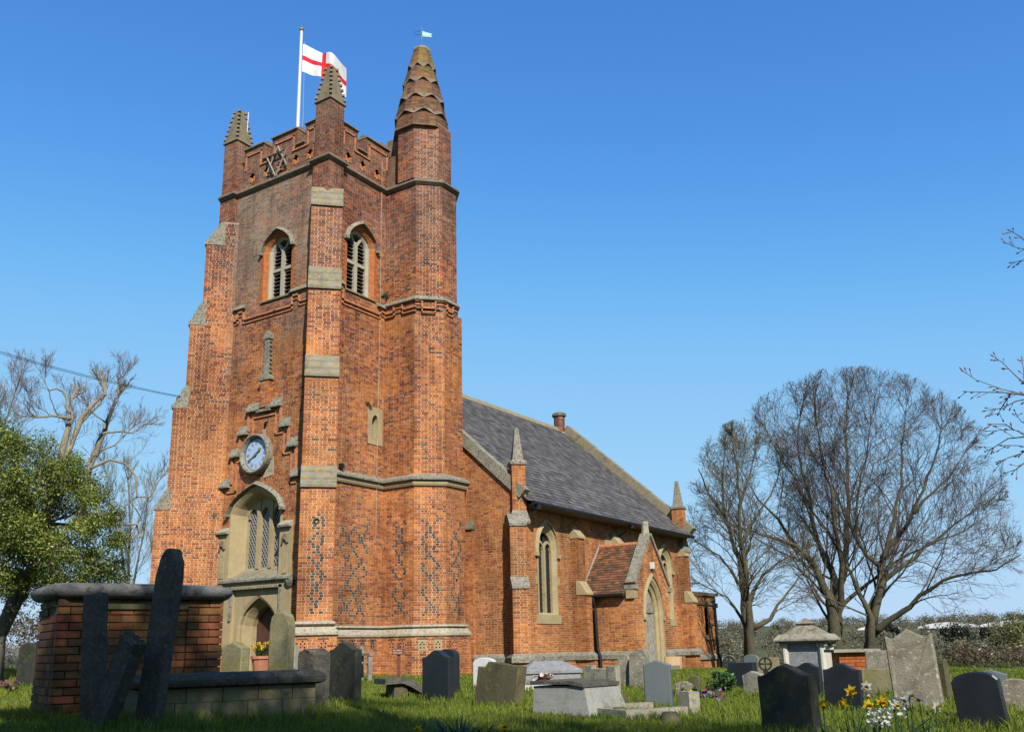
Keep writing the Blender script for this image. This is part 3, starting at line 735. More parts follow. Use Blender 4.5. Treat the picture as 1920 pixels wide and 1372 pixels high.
# ------------------------------------------------------------------ openings of the tower
def part(mb, name, mat, parent=None, fix=True, smooth=False):
    o = mb.build(name, [MAT[q] for q in mat] if isinstance(mat, (list, tuple)) else MAT[mat], church if parent is None else None, smooth)
    if fix: fixnormals(o)
    if parent is not None: child(o, parent)
    return o
def belfry(fr, c, z0, zs, za, hw):
    out_ = outline(c, hw, z0, zs, za); mid = outline(c, hw-.12, z0, zs, za-.14); inn = outline(c, hw-.2, z0+.1, zs, za-.24)
    mb = MB(); fr.loft(mb, [mid, mid, inn, inn], [-.10, -.14, -.2, -.42])
    o = part(mb, 'belfry_window', 'tan_grey')
    m2 = MB(); big = [(a, b) for a, b in out_]
    fr.loft(m2, [outline(c, hw+.02, z0, zs, za+.02), out_, mid], [.002, .01, -.12]); part(m2, 'brick_reveal', 'terracotta_bright', o)
    # individual arch bricks of the reveal
    pts = arch_pts(c, hw, zs, za, 10); pm = arch_pts(c, hw-.12, zs, za-.14, 10)
    m5 = MB()
    for i in range(len(pts)-1):
        q = [fr.p(*pts[i], .012), fr.p(*pts[i+1], .012), fr.p(*pm[i+1], -.115), fr.p(*pm[i], -.115)]
        q[1] = q[0].lerp(q[1], .82); q[2] = q[3].lerp(q[2], .82); m5.quad(*[Vector(x_)+Vector((0, 0, -.006)) for x_ in q])
    nj = int((zs-z0)/.075)
    for s_ in (-1, 1):
        for j in range(nj):
            z = z0+j*.075
            m5.quad(fr.p(c+s_*(hw-.003), z+.008, .012), fr.p(c+s_*(hw-.003), z+.068, .012), fr.p(c+s_*(hw-.124), z+.068, -.115), fr.p(c+s_*(hw-.124), z+.008, -.115))
            m5.quad(fr.p(c+s_*hw, z+.008, .013), fr.p(c+s_*(hw+(.12 if j % 2 else .2)), z+.008, .013), fr.p(c+s_*(hw+(.12 if j % 2 else .2)), z+.066, .013), fr.p(c+s_*hw, z+.066, .013))
    q_ = part(m5, 'jamb_bricks', 'jamb_brick', o, False); q_['kind'] = 'stuff'
    iw = hw-.2; zm = z0+(za-z0)*.46
    m3 = MB(); fr.box(m3, c-.065, c+.065, z0+.1, zs+.05, -.36, -.2)
    part(m3, 'mullion', 'tan_grey', o)
    m3 = MB(); fr.box(m3, c-iw, c+iw, zm-.05, zm+.05, -.355, -.205); part(m3, 'transom', 'tan_grey', o)
    for s_ in (-1, 1):
        m3 = MB(); fr.prism(m3, [(c, zs-.05), (c+s_*.07, zs-.05), (c+s_*iw*.62, za-.36), (c+s_*iw*.45, za-.3)], -.35, -.21); part(m3, 'tracery_bar', 'tan_grey', o)
        lc = c+s_*(iw/2+.03); lw = iw/2-.035
        A = arch_pts(lc, lw, zs-.12, zs+.2, 5, 'two'); B = arch_pts(lc, lw+.04, zs-.12, zs+.28, 5, 'two')
        m3 = MB()
        for i in range(10): fr.prism(m3, [A[i], B[i], B[i+1], A[i+1]], -.34, -.22)
        part(m3, 'light_head', 'tan_grey', o)
        z = z0+.16; zt = zs+.2
        while z < zt:
            if not (zm-.12 < z < zm+.03):
                m3 = MB(); a, b = c+s_*.066, c+s_*(iw-.002)
                m3.add([fr.p(a, z+.09, -.42), fr.p(b, z+.09, -.42), fr.p(b, z, -.25), fr.p(a, z, -.25), fr.p(a, z+.105, -.42), fr.p(b, z+.105, -.42), fr.p(b, z+.017, -.25), fr.p(a, z+.017, -.25)],
                       [(0,1,2,3),(4,5,6,7),(0,1,5,4),(1,2,6,5),(2,3,7,6),(3,0,4,7)])
                part(m3, 'louver', 'louver_wood', o)
            z += .125
    m3 = MB(); fr.box(m3, c-hw, c+hw, z0, za, -.6, -.56); part(m3, 'dark_backing', 'dark_interior', o)
    m3 = MB(); m3.prism([(-.3, 0), (.06, 0), (.06, .04), (-.2, .14), (-.3, .14)], fr.p(c-hw-.05, z0-.06, 0), fr.n3, fr.z3, fr.u3, 0, 2*hw+.1); part(m3, 'window_sill', 'lichen_stone', o)
    h = hood(fr, c, hw+.04, zs-.05, za+.04, .1, 'four', 'weathered_stone', None, .13, .0); child(h, o)
stone('tan_grey', (.44, .40, .30), (.54, .49, .38), sc=2.5, bst=.2, fine=60)
plain('jamb_brick', (.50, .17, .06), .9, .1, 0, .35, 9, .3)
belfry(fW, uy(2.08), 11.05, 12.75, 13.3, .63); belfry(fS, 1.53, 11.15, 12.9, 13.48, .63)
def leaded(fr, u0, u1, z0, z1, d, o, pitch=.11, w_=.006, lm='lead'):
    mb = MB(); fr.box(mb, u0, u1, z0, z1, d-.02, d); part(mb, 'pane', 'leaded_glass', o)
    mb = MB()
    for sg in (1, -1):
        n_ = int(((u1-u0)*1.6+(z1-z0))/pitch/1.6)+2
        for i in range(-n_, n_*2):
            # line z = z0 + i*p + sg*1.6*(u-u0)
            p_ = pitch*1.6; za = z0+i*p_; pts = []
            for u in (u0, u1):
                z = za+sg*1.6*(u-u0) if sg > 0 else za-1.6*(u-u0)
                pts.append([u, z])
            (a, b), (c, d_) = pts
            def clip(a, b, c, d_):
                lo, hi = 0.0, 1.0; dz = d_-b
                for bound, s_ in ((z0, 1), (z1, -1)):
                    f0 = s_*(b-bound); f1 = s_*(d_-bound)
                    if f0 < 0 and f1 < 0: return None
                    if f0 < 0: lo = max(lo, f0/(f0-f1))
                    if f1 < 0: hi = min(hi, f0/(f0-f1))
                return None if lo >= hi else (a+(c-a)*lo, b+dz*lo, a+(c-a)*hi, b+dz*hi)
            q = clip(a, b, c, d_)
            if q is None: continue
            nn = Vector((-(q[3]-q[1]), q[2]-q[0])); 
            if nn.length < 1e-6: continue
            nn = nn.normalized()*w_
            fr.prism(mb, [(q[0]-nn.x, q[1]-nn.y), (q[2]-nn.x, q[3]-nn.y), (q[2]+nn.x, q[3]+nn.y), (q[0]+nn.x, q[1]+nn.y)], d, d+.012)
    q_ = part(mb, 'leading', lm, o); q_['kind'] = 'stuff'
# west window with deep moulded splay
c = WIN_C; z0 = 2.5
mb = MB()
o1 = outline(c, 1.12, z0, 4.45, 5.22); o2 = outline(c, 1.06, z0+.02, 4.45, 5.14); o3 = outline(c, .98, z0+.06, 4.42, 5.05); o4 = outline(c, .94, z0+.1, 4.42, 5.0); o5 = outline(c, .84, z0+.2, 4.4, 4.9); o6 = outline(c, .8, z0+.3, 4.38, 4.85)
fW.loft(mb, [o1, o1, o2, o3, o4, o5, o6, o6], [-.1, .03, .03, -.06, -.12, -.34, -.38, -.5])
win = part(mb, 'west_window', 'tan_stone')
mb = MB(); fW.box(mb, uy(4.09), c-1.1, z0, 3.86, -.1, .05); fW.box(mb, c+1.1, uy(.95), z0, 3.86, -.1, .05); pieces(mb, 'flanking_stone', 'tan_stone', win)
for u_ in ((uy(4.09)+c-1.1)/2, (uy(.95)+c+1.1)/2):
    mb = MB(); fW.box(mb, u_-.1, u_+.1, z0+.05, 3.45, .05, .075); part(mb, 'niche_pilaster', 'tan_stone', win)
    mb = MB(); mb.prism([(0, 0), (.16, 0), (.18, .06), (0, .2)], fW.p(u_-.24, 3.86, 0), fW.n3, fW.z3, fW.u3, 0, .48); part(mb, 'niche_coping', 'pale_stone', win)
    mb = MB(); mb.tube([fW.p(u_-.1, 3.4, .1), fW.p(u_-.04, 3.58, .12), fW.p(u_+.06, 3.5, .12), fW.p(u_+.12, 3.4, .1)], .035, 5); mb.tube([fW.p(u_, 3.5, .12), fW.p(u_+.02, 3.66, .11)], .04, 5); part(mb, 'carved_boss', 'dark_weathered', win)
h_ = hood(fW, c, 1.14, 4.45, 5.24, .09, 'four', 'weathered_stone', None, .16, .0, 10); child(h_, win)
gw = 1.6/3
for i in (1, 2):
    m3 = MB(); fW.box(m3, c-.8+gw*i-.07, c-.8+gw*i+.07, z0+.3, 4.8, -.48, -.34); part(m3, 'mullion', 'tan_stone', win)
for i in range(3):
    lc = c-.8+gw*(i+.5); A = arch_pts(lc, gw/2-.06, 4.3, 4.62, 6, 'two'); T = [(p[0], 4.95) for p in A]; m3 = MB()
    for j in range(12): fW.prism(m3, [A[j], A[j+1], T[j+1], T[j]], -.47, -.37)
    part(m3, 'light_head', 'tan_stone', win)
    leaded(fW, lc-gw/2+.05, lc+gw/2-.05, z0+.3, 4.7, -.46, win)
m3 = MB(); fW.box(m3, c-1.2, c+1.2, z0, 5.3, -.75, -.7); part(m3, 'dark_backing', 'dark_interior', win)
m3 = MB(); m3.prism([(-.5, 0), (.0, 0), (.0, .04), (-.45, .34), (-.5, .34)], fW.p(c-1.04, z0, -.02), fW.n3, fW.z3, fW.u3, 0, 2.08); part(m3, 'sloping_sill', 'lichen_stone', win)
m3 = MB(); m3.prism([(-.1, 0), (.10, -.02), (.16, .04), (.16, .1), (.0, .2), (-.1, .2)], fW.p(uy(3.9), 2.36, 0), fW.n3, fW.z3, fW.u3, 0, uy(.9)-uy(3.9)); part(m3, 'sill_string', 'weathered_stone', win)
for u_ in (uy(3.85), uy(.95)):
    m3 = MB(); m3.loft([[fW.p(u_+r_*math.cos(q*.785), z, max(0, .06+r_*math.sin(q*.785))) for q in range(8)] for r_, z in ((.16, 2.36), (.14, 2.28), (.09, 2.2), (.04, 2.14))], True, True, True); part(m3, 'corbel', 'dark_weathered', win)
# west door
c = uy(2.33); mb = MB(); zg = -.4
L_, R_, T_ = uy(3.7), uy(.93), 2.35
mb2 = [(c-.82, zg)]+arch_pts(c, .82, 1.2, 2.02, 8)+[(c+.82, zg)]
def sq(hw, zt):      # square head with as many points as the arch
    P_ = [(c-hw, zg)]
    for i in range(-8, 9): P_.append((c+hw*max(-1, min(1, i/5)), zt if abs(i) <= 6 else 1.2+(zt-1.2)*(8-abs(i))/2))
    return P_+[(c+hw, zg)]
big = [(L_, zg)]+[(L_+(R_-L_)*max(0, min(1, (i+6)/12)), T_ if abs(i) <= 6 else 1.2+(T_-1.2)*(8-abs(i))/2) for i in range(-8, 9)]+[(R_, zg)]
d2 = outline(c, .74, zg, 1.2, 1.93); d3 = outline(c, .70, zg, 1.18, 1.88); d4 = outline(c, .60, zg, 1.15, 1.74)
fW.loft(mb, [big, big, sq(1.0, 2.2), sq(.98, 2.18), mb2, d2, d2, d3, d4, d4], [-.1, .06, .06, -.04, -.04, -.08, -.16, -.2, -.42, -.62])
door = part(mb, 'west_doorway', 'tan_stone')
m3 = MB(); relief(fW, [(c-1.03, 1.35), (c-1.03, 2.22), (c+1.03, 2.22), (c+1.03, 1.35)], .07, .12, m3); part(m3, 'label_mould', 'weathered_stone', door)
for i in range(5):
    m3 = MB(); fW.box(m3, c-.6+i*.24+.004, c-.6+i*.24+.236, zg, 1.75, -.62, -.58-.004*(i % 2)); part(m3, 'door_plank', 'brown_door', door)
m3 = MB(); fW.box(m3, c+.02, c+.3, .45, .85, -.575, -.57); part(m3, 'paper_notice', 'white_paint', door)
# lancet in south wall
mb = MB(); c = 2.305; fr = fS
o1 = [(1.97, 6.48)]+[(1.97+.67*max(0, min(1, (i+6)/12)), 7.65 if abs(i) <= 6 else 6.9+.75*(8-abs(i))/2) for i in range(-8, 9)]+[(2.64, 6.48)]
i1 = outline(c, .15, 6.68, 7.2, 7.42, 'two'); i2 = outline(c, .11, 6.72, 7.2, 7.36, 'two')
fr.loft(mb, [o1, o1, i1, i2], [-.1, .025, .025, -.2]); la = part(mb, 'lancet_window', 'tan_stone'); leaded(fr, c-.12, c+.12, 6.7, 7.34, -.19, la, .06)
mb = MB(); fr.box(mb, 1.97, 2.64, 6.48, 6.7, -.1, .022); part(mb, 'window_sill', 'tan_stone', la)
mb = MB(); fr.box(mb, 1.9, 2.7, 6.4, 7.7, -.5, -.46); part(mb, 'dark_backing', 'dark_interior', la)
# slits in the turret
for k, i, a, b, zz0, zz1 in ((0, 2, .43, .59, 2.0, 2.42), (0, 3, .18, .30, 4.75, 5.02), (1, 3, .25, .36, 7.35, 7.75)):
    p = tur_path(k); fr = Fr(p[i], p[i+1]); mb = MB()
    fr.box(mb, a, b, zz0, zz1, -.35, -.3); sl = part(mb, 'slit_window', 'dark_interior')
    mb = MB()
    for q in ((a-.03, a+.02, zz0-.03, zz1+.03), (b-.02, b+.03, zz0-.03, zz1+.03), (a, b, zz1-.02, zz1+.05), (a, b, zz0-.04, zz0+.02)): fr.box(mb, *q, -.3, .016)
    part(mb, 'slit_frame', 'terracotta', sl)
# clock
fr = fW; cu, cz, rr = uy(2.52), 6.14, .62; mb = MB(); n = 40
prof = [(.61, 0), (.61, .19), (.585, .24), (.555, .245), (.52, .2), (.49, .15), (.485, .1)]
mb.loft([[fr.p(cu+r_*math.cos(2*math.pi*i/n), cz+r_*math.sin(2*math.pi*i/n), d) for i in range(n)] for r_, d in prof], True); clock = part(mb, 'clock', 'weathered_stone', smooth=False)
mb = MB(); fr.prism(mb, [(cu+.49*math.cos(2*math.pi*i/n), cz+.49*math.sin(2*math.pi*i/n)) for i in range(n)], .05, .105); part(mb, 'dial', 'clock_blue', clock)
mb = MB()
for a_, b_ in ((.465, .487),):
    for i in range(n):
        t0, t1 = 2*math.pi*i/n, 2*math.pi*(i+1)/n
        fr.prism(mb, [(cu+a_*math.cos(t0), cz+a_*math.sin(t0)), (cu+b_*math.cos(t0), cz+b_*math.sin(t0)), (cu+b_*math.cos(t1), cz+b_*math.sin(t1)), (cu+a_*math.cos(t1), cz+a_*math.sin(t1))], .106, .112)
part(mb, 'minute_ring', 'clock_ring', clock)
ROM = ['XII', 'I', 'II', 'III', 'IIII', 'V', 'VI', 'VII', 'VIII', 'IX', 'X', 'XI']
for h in range(12):
    th = math.pi/2-h*math.pi/6; ru = Vector((math.cos(th), math.sin(th))); tu = Vector((-ru.y, ru.x)); mb = MB(); x = 0; st = []
    for ch in ROM[h]:
        if ch == 'I': st.append([(x+.012, 0, x+.012, 1)]); x += .032
        elif ch == 'V': st.append([(x, 1, x+.024, 0), (x+.048, 1, x+.024, 0)]); x += .058
        else: st.append([(x, 0, x+.044, 1), (x+.044, 0, x, 1)]); x += .054
    for gl in st:
        for (a, b, c_, d_) in gl:
            p0 = ru*(.30+.12*b)-tu*(a-x/2); p1 = ru*(.30+.12*d_)-tu*(c_-x/2); dr = (p1-p0).normalized(); nn = Vector((-dr.y, dr.x))*.0085
            fr.prism(mb, [(cu+q.x, cz+q.y) for q in (p0-nn, p1-nn, p1+nn, p0+nn)], .106, .112)
    part(mb, 'numeral', 'numeral', clock)
for ang, ln, wd in ((90-8*30-0, .40, .018), (90-1.68*30, .27, .026)):
    th = R(ang); ru = Vector((math.cos(th), math.sin(th))); tu = Vector((-ru.y, ru.x)); mb = MB()
    pts = [-ru*.12-tu*wd, -ru*.12+tu*wd, ru*.06+tu*wd*.8, ru*(ln-.14)+tu*wd*.7, ru*(ln-.09)+tu*wd*2.1, ru*ln, ru*(ln-.09)-tu*wd*2.1, ru*(ln-.14)-tu*wd*.7, ru*.06-tu*wd*.8]
    fr.prism(mb, [(cu+q.x, cz+q.y) for q in pts], .125, .14); part(mb, 'clock_hand', 'gilt', clock)
mb = MB(); fr.prism(mb, [(cu+.045*math.cos(q*.6), cz+.045*math.sin(q*.6)) for q in range(10)], .12, .155); part(mb, 'clock_boss', 'gilt', clock)
mb = MB(); fr.prism(mb, [(uy(2.12), 5.72), (uy(1.87), 6.0), (uy(1.84), 5.45), (uy(2.3), 5.4)], 0, .02); part(mb, 'mortar_patch', 'pale_stone', clock)
# small fittings on the tower
mb = MB(); mb.tube([(2.45, -.02, 16.2), (2.45, -.02, 9.8), (2.40, -.025, 5.55), (2.40, -.2, 5.4), (2.40, -.03, 5.1), (2.40, -.025, 3.6)], .011, 4); part(mb, 'lightning_cable', 'pale_stone')
mb = MB(); mb.box((.75, -.16, 5.52), (.85, -.02, 5.66)); mb.tube([(.8, -.1, 5.6), (.8, -.2, 5.85)], .012, 4); part(mb, 'floodlight', 'black_iron')
_K = Vector(dSW)*1.52; mb = MB()
ringp = [Vector((_K.x, _K.y, 3.72))+Vector((S7, -S7, 0))*(.055*math.cos(q*.785)-.02)+Vector((0, 0, .06*math.sin(q*.785))) for q in range(9)]; mb.tube(ringp, .02, 5); part(mb, 'iron_ring', 'black_iron')
mb = MB(); mb.tube([(.33, 4.3, 16.6), (.36, 4.28, 18.5)], .016, 5); part(mb, 'aerial_rod', 'white_paint')
# flagpole and flag
FP = Vector((1.5, 3.05, 0))
fp = tag(empty('flagpole', (FP.x, FP.y, 15.3)), 'white flagpole with a dark ball finial rising behind the west battlements', 'flagpole')
mb = MB(); mb.tube([(FP.x, FP.y, 15.3), (FP.x, FP.y, 21.9)], [.075, .05], 10); p_ = mb.build('pole', MAT['white_paint'], fp)
mb = MB(); rings = [[(FP.x+.085*math.sin(a)*math.cos(q*.7854), FP.y+.085*math.sin(a)*math.sin(q*.7854), 21.97-.085*math.cos(a)) for q in range(8)] for a in (.05, .6, 1.2, 1.8, 2.4, 3.09)]; mb.loft(rings); mb.build('finial_ball', MAT['gilt'], fp, True)
mb = MB(); mb.tube([(FP.x+.1, FP.y-.08, 21.5), (FP.x+.13, FP.y-.11, 18.5), (FP.x+.05, FP.y-.05, 16.2)], .006, 3); mb.build('halyard', MAT['white_paint'], fp)
flag = tag(empty('flag', (FP.x, FP.y, 20.8)), 'white flag with red cross blowing from the flagpole behind the pinnacle', 'flag')
fd = Vector((.62, -.785, 0)); fn = Vector((.785, .62, 0)); NU, NV = 40, 24; FL, FH = 1.65, 1.12
def fpnt(i, j):
    s_ = i/NU; v = j/NV; x = s_*FL; wv = .3*s_*math.sin(s_*7+v*1.4)+.08*s_*math.sin(s_*17-v*2)
    z = 21.38-FH*v-.85*s_**1.25*(1-.1*v)+.05*s_*math.sin(s_*8+2)
    return FP+fd*(.07+x*.93)+fn*wv+Vector((0, 0, z))
mats = [MAT['flag_white'], MAT['flag_red']]; wh = {}; rd = MB()
for i in range(NU):
    for j in range(NV):
        s_ = (i+.5)/NU; v = (j+.5)/NV; red = abs(s_-.5) < .06 or abs(v-.5) < .1
        (rd if red else wh.setdefault((s_ < .5, v < .5), MB())).quad(fpnt(i, j), fpnt(i+1, j), fpnt(i+1, j+1), fpnt(i, j+1))
[q.build('flag_field', MAT['flag_white'], flag) for q in wh.values()]; rd.build('red_cross', MAT['flag_red'], flag)
for o_ in flag.children:
    md = o_.modifiers.new('thick', 'SOLIDIFY'); md.thickness = .004
# ------------------------------------------------------------------ nave
NX0, NX1, NY, NR, NZE, NZR = 5.0, 17.7, -3.3, 2.2, 4.86, 10.02
sl = (NZR-NZE)/(NR-(NY-.3))
zroof = lambda y: NZE+(y-(NY-.3))*sl
fN = Fr((NX0, NY), (NX1, NY)); un = lambda x: x-NX0
W1, W2 = un(6.83), un(15.8)
nb = Brickwork()
nb.face((NX0, NY), (NX1, NY), .2, 5.0, 'victorian', holes=[arch_hole(W1, .60, 1.3, 3.4, 4.25, 'two'), arch_hole(W2, .60, 1.3, 3.4, 4.2, 'two')], joint=.015, slen=.23)
nb.face((NX0, NY-.06), (NX1, NY-.06), -.9, -.02, 'victorian', joint=.015)
nb.face((NX0, NR), (NX0, NY), .2, 10, 'victorian', spans=lambda z: [(max(0, NR-(NY-.3+(z-NZE)/sl)) if False else max(0, (NR-NY) - ((NR-NY) if z < 5.2 else (NR-(NY-.3)-(z-NZE)/sl))), NR-NY)] if z < 5.2 else [(0, max(.05, NR-(NY-.3+(z-NZE)/sl)))], joint=.015, slen=.23)
nb.face((NX0-.06, NR), (NX0-.06, NY), -.6, -.02, 'victorian', joint=.015)
NSTG = [(.2, 2.05, 2.4, .72), (2.4, 3.9, 4.3, .5)]
dSE = (S7, -S7)
buttress(nb, (NX0, NY), dSW, NSTG, .5, -.6, style='victorian')
buttress(nb, (NX1, NY+.3), (1, 0), NSTG, .5, -1.0, style='victorian')
# buttresses square to the south wall
def sbut(x, zb=-.6):
    K = (x, NY); d = (0, -1)
    buttress(nb, K, d, [(.2, 2.0, 2.45, .5), (2.4, 3.85, 4.3, .3)], .42, zb, style='victorian')
for x in (8.55, 11.45): sbut(x)
sbut(17.35, -1.0)
for (cx, cy) in ((NX0+.12, NY-.06), (NX1-.2, NY-.0)):
    h = .21; e = Vector((S7, S7)); g = Vector((-S7, S7)); q = [Vector((cx, cy))+e*a*h+g*b*h for a, b in ((-1, 1), (-1, -1), (1, -1), (1, 1))]
    if cx > 10: q = [Vector((cx-h, cy+h)), Vector((cx-h, cy-h)), Vector((cx+h, cy-h)), Vector((cx+h, cy+h))]
    for i in range(4): nb.face(q[i], q[(i+1) % 4], 4.2, 5.82, 'victorian')
nave_wall = nb.build('nave_wall', church, 'mortar_new')
setoffs((NX0, NY), dSW, NSTG, .5, 'weathered_stone', church, .15, .04, slices=1); setoffs((NX1, NY+.3), (1, 0), NSTG, .5, 'weathered_stone', church, .15, .04, slices=1)
for x in (8.55, 11.45, 17.35): setoffs((x, NY), (0, -1), [(.2, 2.0, 2.45, .5), (2.4, 3.85, 4.3, .3)], .42, 'tan_stone', church, .0, .05, slices=1, side=.03)
for (cx, cy) in ((NX0+.12, NY-.06), (NX1-.2, NY)):
    d = cx < 10
    def rg(h, z):
        P_ = [(-1, -1), (1, -1), (1, 1), (-1, 1)]
        return [(cx+(S7*(a-b) if d else a)*h, cy+(S7*(a+b) if d else b)*h, z) for a, b in P_]
    mb = MB(); mb.loft([rg(.21, 5.8), rg(.26, 5.84), rg(.26, 5.92), rg(.2, 5.98), rg(.17, 6.0), rg(.055, 7.02)], True, True, True)
    part(mb, 'nave_pinnacle', 'weathered_stone')
    mb = MB(); mb.loft([rg(.30, 4.0), rg(.32, 4.06), rg(.22, 4.42)], True, True, True); part(mb, 'pinnacle_base', 'weathered_stone')
for path in ([(NX0, NR), (NX0, NY), (NX1, NY)],):
    mb = MB(); mb.sweep(path, [(-.05, -.04), (.1, -.04), (.1, .1), (.02, .2), (-.05, .2)]); part(mb, 'nave_plinth', 'weathered_stone')
for K, d in (((NX0, NY), dSW), ((8.55, NY), (0, -1)), ((17.35, NY), (0, -1))):
    K = Vector(K); d_ = Vector(d); u_ = Vector((-d_.y, d_.x)); h_ = .25 if abs(d[0]) > .1 else .21; t_ = .72 if abs(d[0]) > .1 else .5
    mb = MB(); mb.sweep([tuple(K-u_*h_-d_*.1), tuple(K-u_*h_+d_*t_), tuple(K+u_*h_+d_*t_), tuple(K+u_*h_-d_*.1)], [(-.05, -.04), (.09, -.04), (.09, .1), (.015, .21), (-.05, .21)]); part(mb, 'nave_plinth', 'weathered_stone')
# core, back walls and gable
mb = MB()
yN = 2*NR-NY
mb.box((NX0+.5, NY+.45, -1), (NX1-.05, yN-.05, 4.8))
mb.add([(NX1-.03, NY+.02, -1), (NX1-.03, yN, -1), (NX1-.03, yN, NZE), (NX1-.03, NR, NZR), (NX1-.03, NY+.02, NZE)], [(0, 1, 2, 3, 4)])
mb.add([(NX0+.02, NR, -1), (NX0+.02, yN, -1), (NX0+.02, yN, NZE), (NX0+.02, NR, NZR)], [(0, 3, 2, 1)])
mb.quad((NX0, yN, -1), (NX1, yN, -1), (NX1, yN, NZE), (NX0, yN, NZE))
part(mb, 'nave_core', 'spire_brick', None, False)
# slate roof
e = Vector((0, NR-(NY-.5), NZR-(NZE-.17))); Ls = e.length; e.normalize(); nrm = Vector((0, -e.z, e.y)); O = Vector((NX0-.02, NY-.5, NZE-.17))
mb = MB(); mb.quad(O, O+Vector((NX1-NX0, 0, 0)), O+Vector((NX1-NX0, 0, 0))+e*Ls, O+e*Ls)
On = Vector((NX0, 2*NR-NY+.35, NZE-.05)); mb.quad(On, Vector((NX0, NR, NZR)), Vector((NX1, NR, NZR)), On+Vector((NX1-NX0, 0, 0)))
roof = part(mb, 'nave_roof', 'slate_plain' if 'slate_plain' in MAT else 'black_iron', None, False)
attrmat('slate', .72, 20, .5, .3, .25, lichen=((.24, .23, .17), .35))
rs = random.Random(5); exp_, wd = .215, .27; rows = int(Ls/exp_)+1; rest = MB(); cnt = 0
for j in range(rows):
    y0 = j*exp_; y1 = min(Ls, y0+exp_+.05); x = -(j % 2)*wd/2
    while x < NX1-NX0:
        a, b = max(0, x)+.004, min(NX1-NX0, x+wd)-.004; x += wd
        if b-a < .03: continue
        g = rs.choice([.75, .9, 1, 1, 1.1, 1.3, 1.55]); c = (.125*g, .115*g, .108*g)
        if rs.random() < .03: c = (.17, .17, .18)
        if rs.random() < .10: c = (.085*g, .07*g, .065*g)
        lift = .022+rs.uniform(-.003, .004)
        V = [O+Vector((a, 0, 0))+e*y0+nrm*lift, O+Vector((b, 0, 0))+e*y0+nrm*(lift+rs.uniform(-.002, .002)), O+Vector((b, 0, 0))+e*y1+nrm*.004, O+Vector((a, 0, 0))+e*y1+nrm*.004]
        V += [V[0]-nrm*.011, V[1]-nrm*.011]
        F = [(0, 1, 2, 3), (4, 5, 1, 0)]
        if cnt < 290 and j < 14 and 2 < a < 12 and (a+b)/2 < 2+10*1:
            q = MB(); q.add(V, F, 0, c); child(q.build('slate', MAT['slate'], None, cols=True), roof); cnt += 1
        else: rest.add(V, F, 0, c)
o = rest.build('slates', MAT['slate'], None, cols=True); o['kind'] = 'stuff'; child(o, roof)
# ridge tiles
k = 0; x = NX0+1
while x < NX1-.5:
    mb = MB(); mb.prism([(-.19, -.17), (-.15, -.17), (0, -.02), (.15, -.17), (.19, -.17), (.03, .05), (-.03, .05)], (x+.006, NR, NZR+.03+rs.uniform(-.006, .006)), (0, 1, 0), (0, 0, 1), (1, 0, 0), 0, .44)
    part(mb, 'ridge_tile', 'ridge_stone' if 'ridge_stone' in MAT else 'weathered_stone', roof); x += .45
# gable copings
def coping(x0, x1, y0, z0, y1, z1, th, name, mat, nseg):
    for i in range(nseg):
        a, b = i/nseg, (i+1)/nseg
        p0, p1 = Vector((0, y0+(y1-y0)*a, z0+(z1-z0)*a)), Vector((0, y0+(y1-y0)*b, z0+(z1-z0)*b)); d_ = (p1-p0); L = d_.length; d_.normalize(); n_ = Vector((0, -d_.z, d_.y))
        mb = MB(); mb.obox(p0+Vector((x0, 0, 0)), (1, 0, 0), d_, n_, (0, .004, 0), (x1-x0, L-.004, th+.01*(i % 2))); part(mb, name, mat)
coping(NX0-.1, NX0+.22, NY-.25, zroof(NY-.25)-.12, NR, NZR-.07, .33, 'west_coping', 'weathered_stone', 9)
coping(NX1-.2, NX1+.18, NY-.3, zroof(NY-.3)-.2, NR, NZR-.14, .46, 'east_coping', 'lichen_stone', 9)
mb = MB()
# chimney
oc = lambda r_, z: [(NX1-.35+r_*math.cos(R(22.5+45*i)), NR+r_*math.sin(R(22.5+45*i)), z) for i in range(8)]
mb.loft([oc(.24, 9.8), oc(.24, 10.62)], True); chim = part(mb, 'chimney', 'mortar')
cb = Brickwork(); q = oc(.245, 0)
for i in range(8): cb.face(q[(i+1) % 8][:2] if False else q[i][:2], q[(i+1) % 8][:2], 9.9, 10.6, 'dark', mort=False)
o = cb.b.build('chimney_brickwork', MAT['brick'], None, cols=True); o['kind'] = 'stuff'; child(o, chim)
mb = MB(); mb.loft([oc(.25, 10.58), oc(.33, 10.64), oc(.33, 10.74), oc(.27, 10.8)], True, True, True); part(mb, 'chimney_cap', 'dark_weathered', chim)
# gutter and downpipes
mb = MB(); mb.tube([(NX0+.25, NY-.55, NZE-.2), (NX1-.1, NY-.55, NZE-.22)], .07, 8); gut = part(mb, 'gutter', 'black_iron')
for x in (5.5, 11.9):
    mb = MB(); mb.tube([(x, NY-.53, NZE-.26), (x, NY-.5, NZE-.4), (x-.1, NY-.12, NZE-.6), (x-.1, NY-.1, NZE-1.4)], .045, 6); part(mb, 'downpipe', 'black_iron', gut)
    mb = MB(); mb.box((x-.08, NY-.6, NZE-.38), (x+.08, NY-.46, NZE-.24)); part(mb, 'hopper', 'black_iron', gut)
mb = MB(); mb.box((NX0+.3, NY-.5, NZE-.26), (NX1-.2, NY-.02, NZE-.22)); part(mb, 'soffit', 'old_wood', gut)
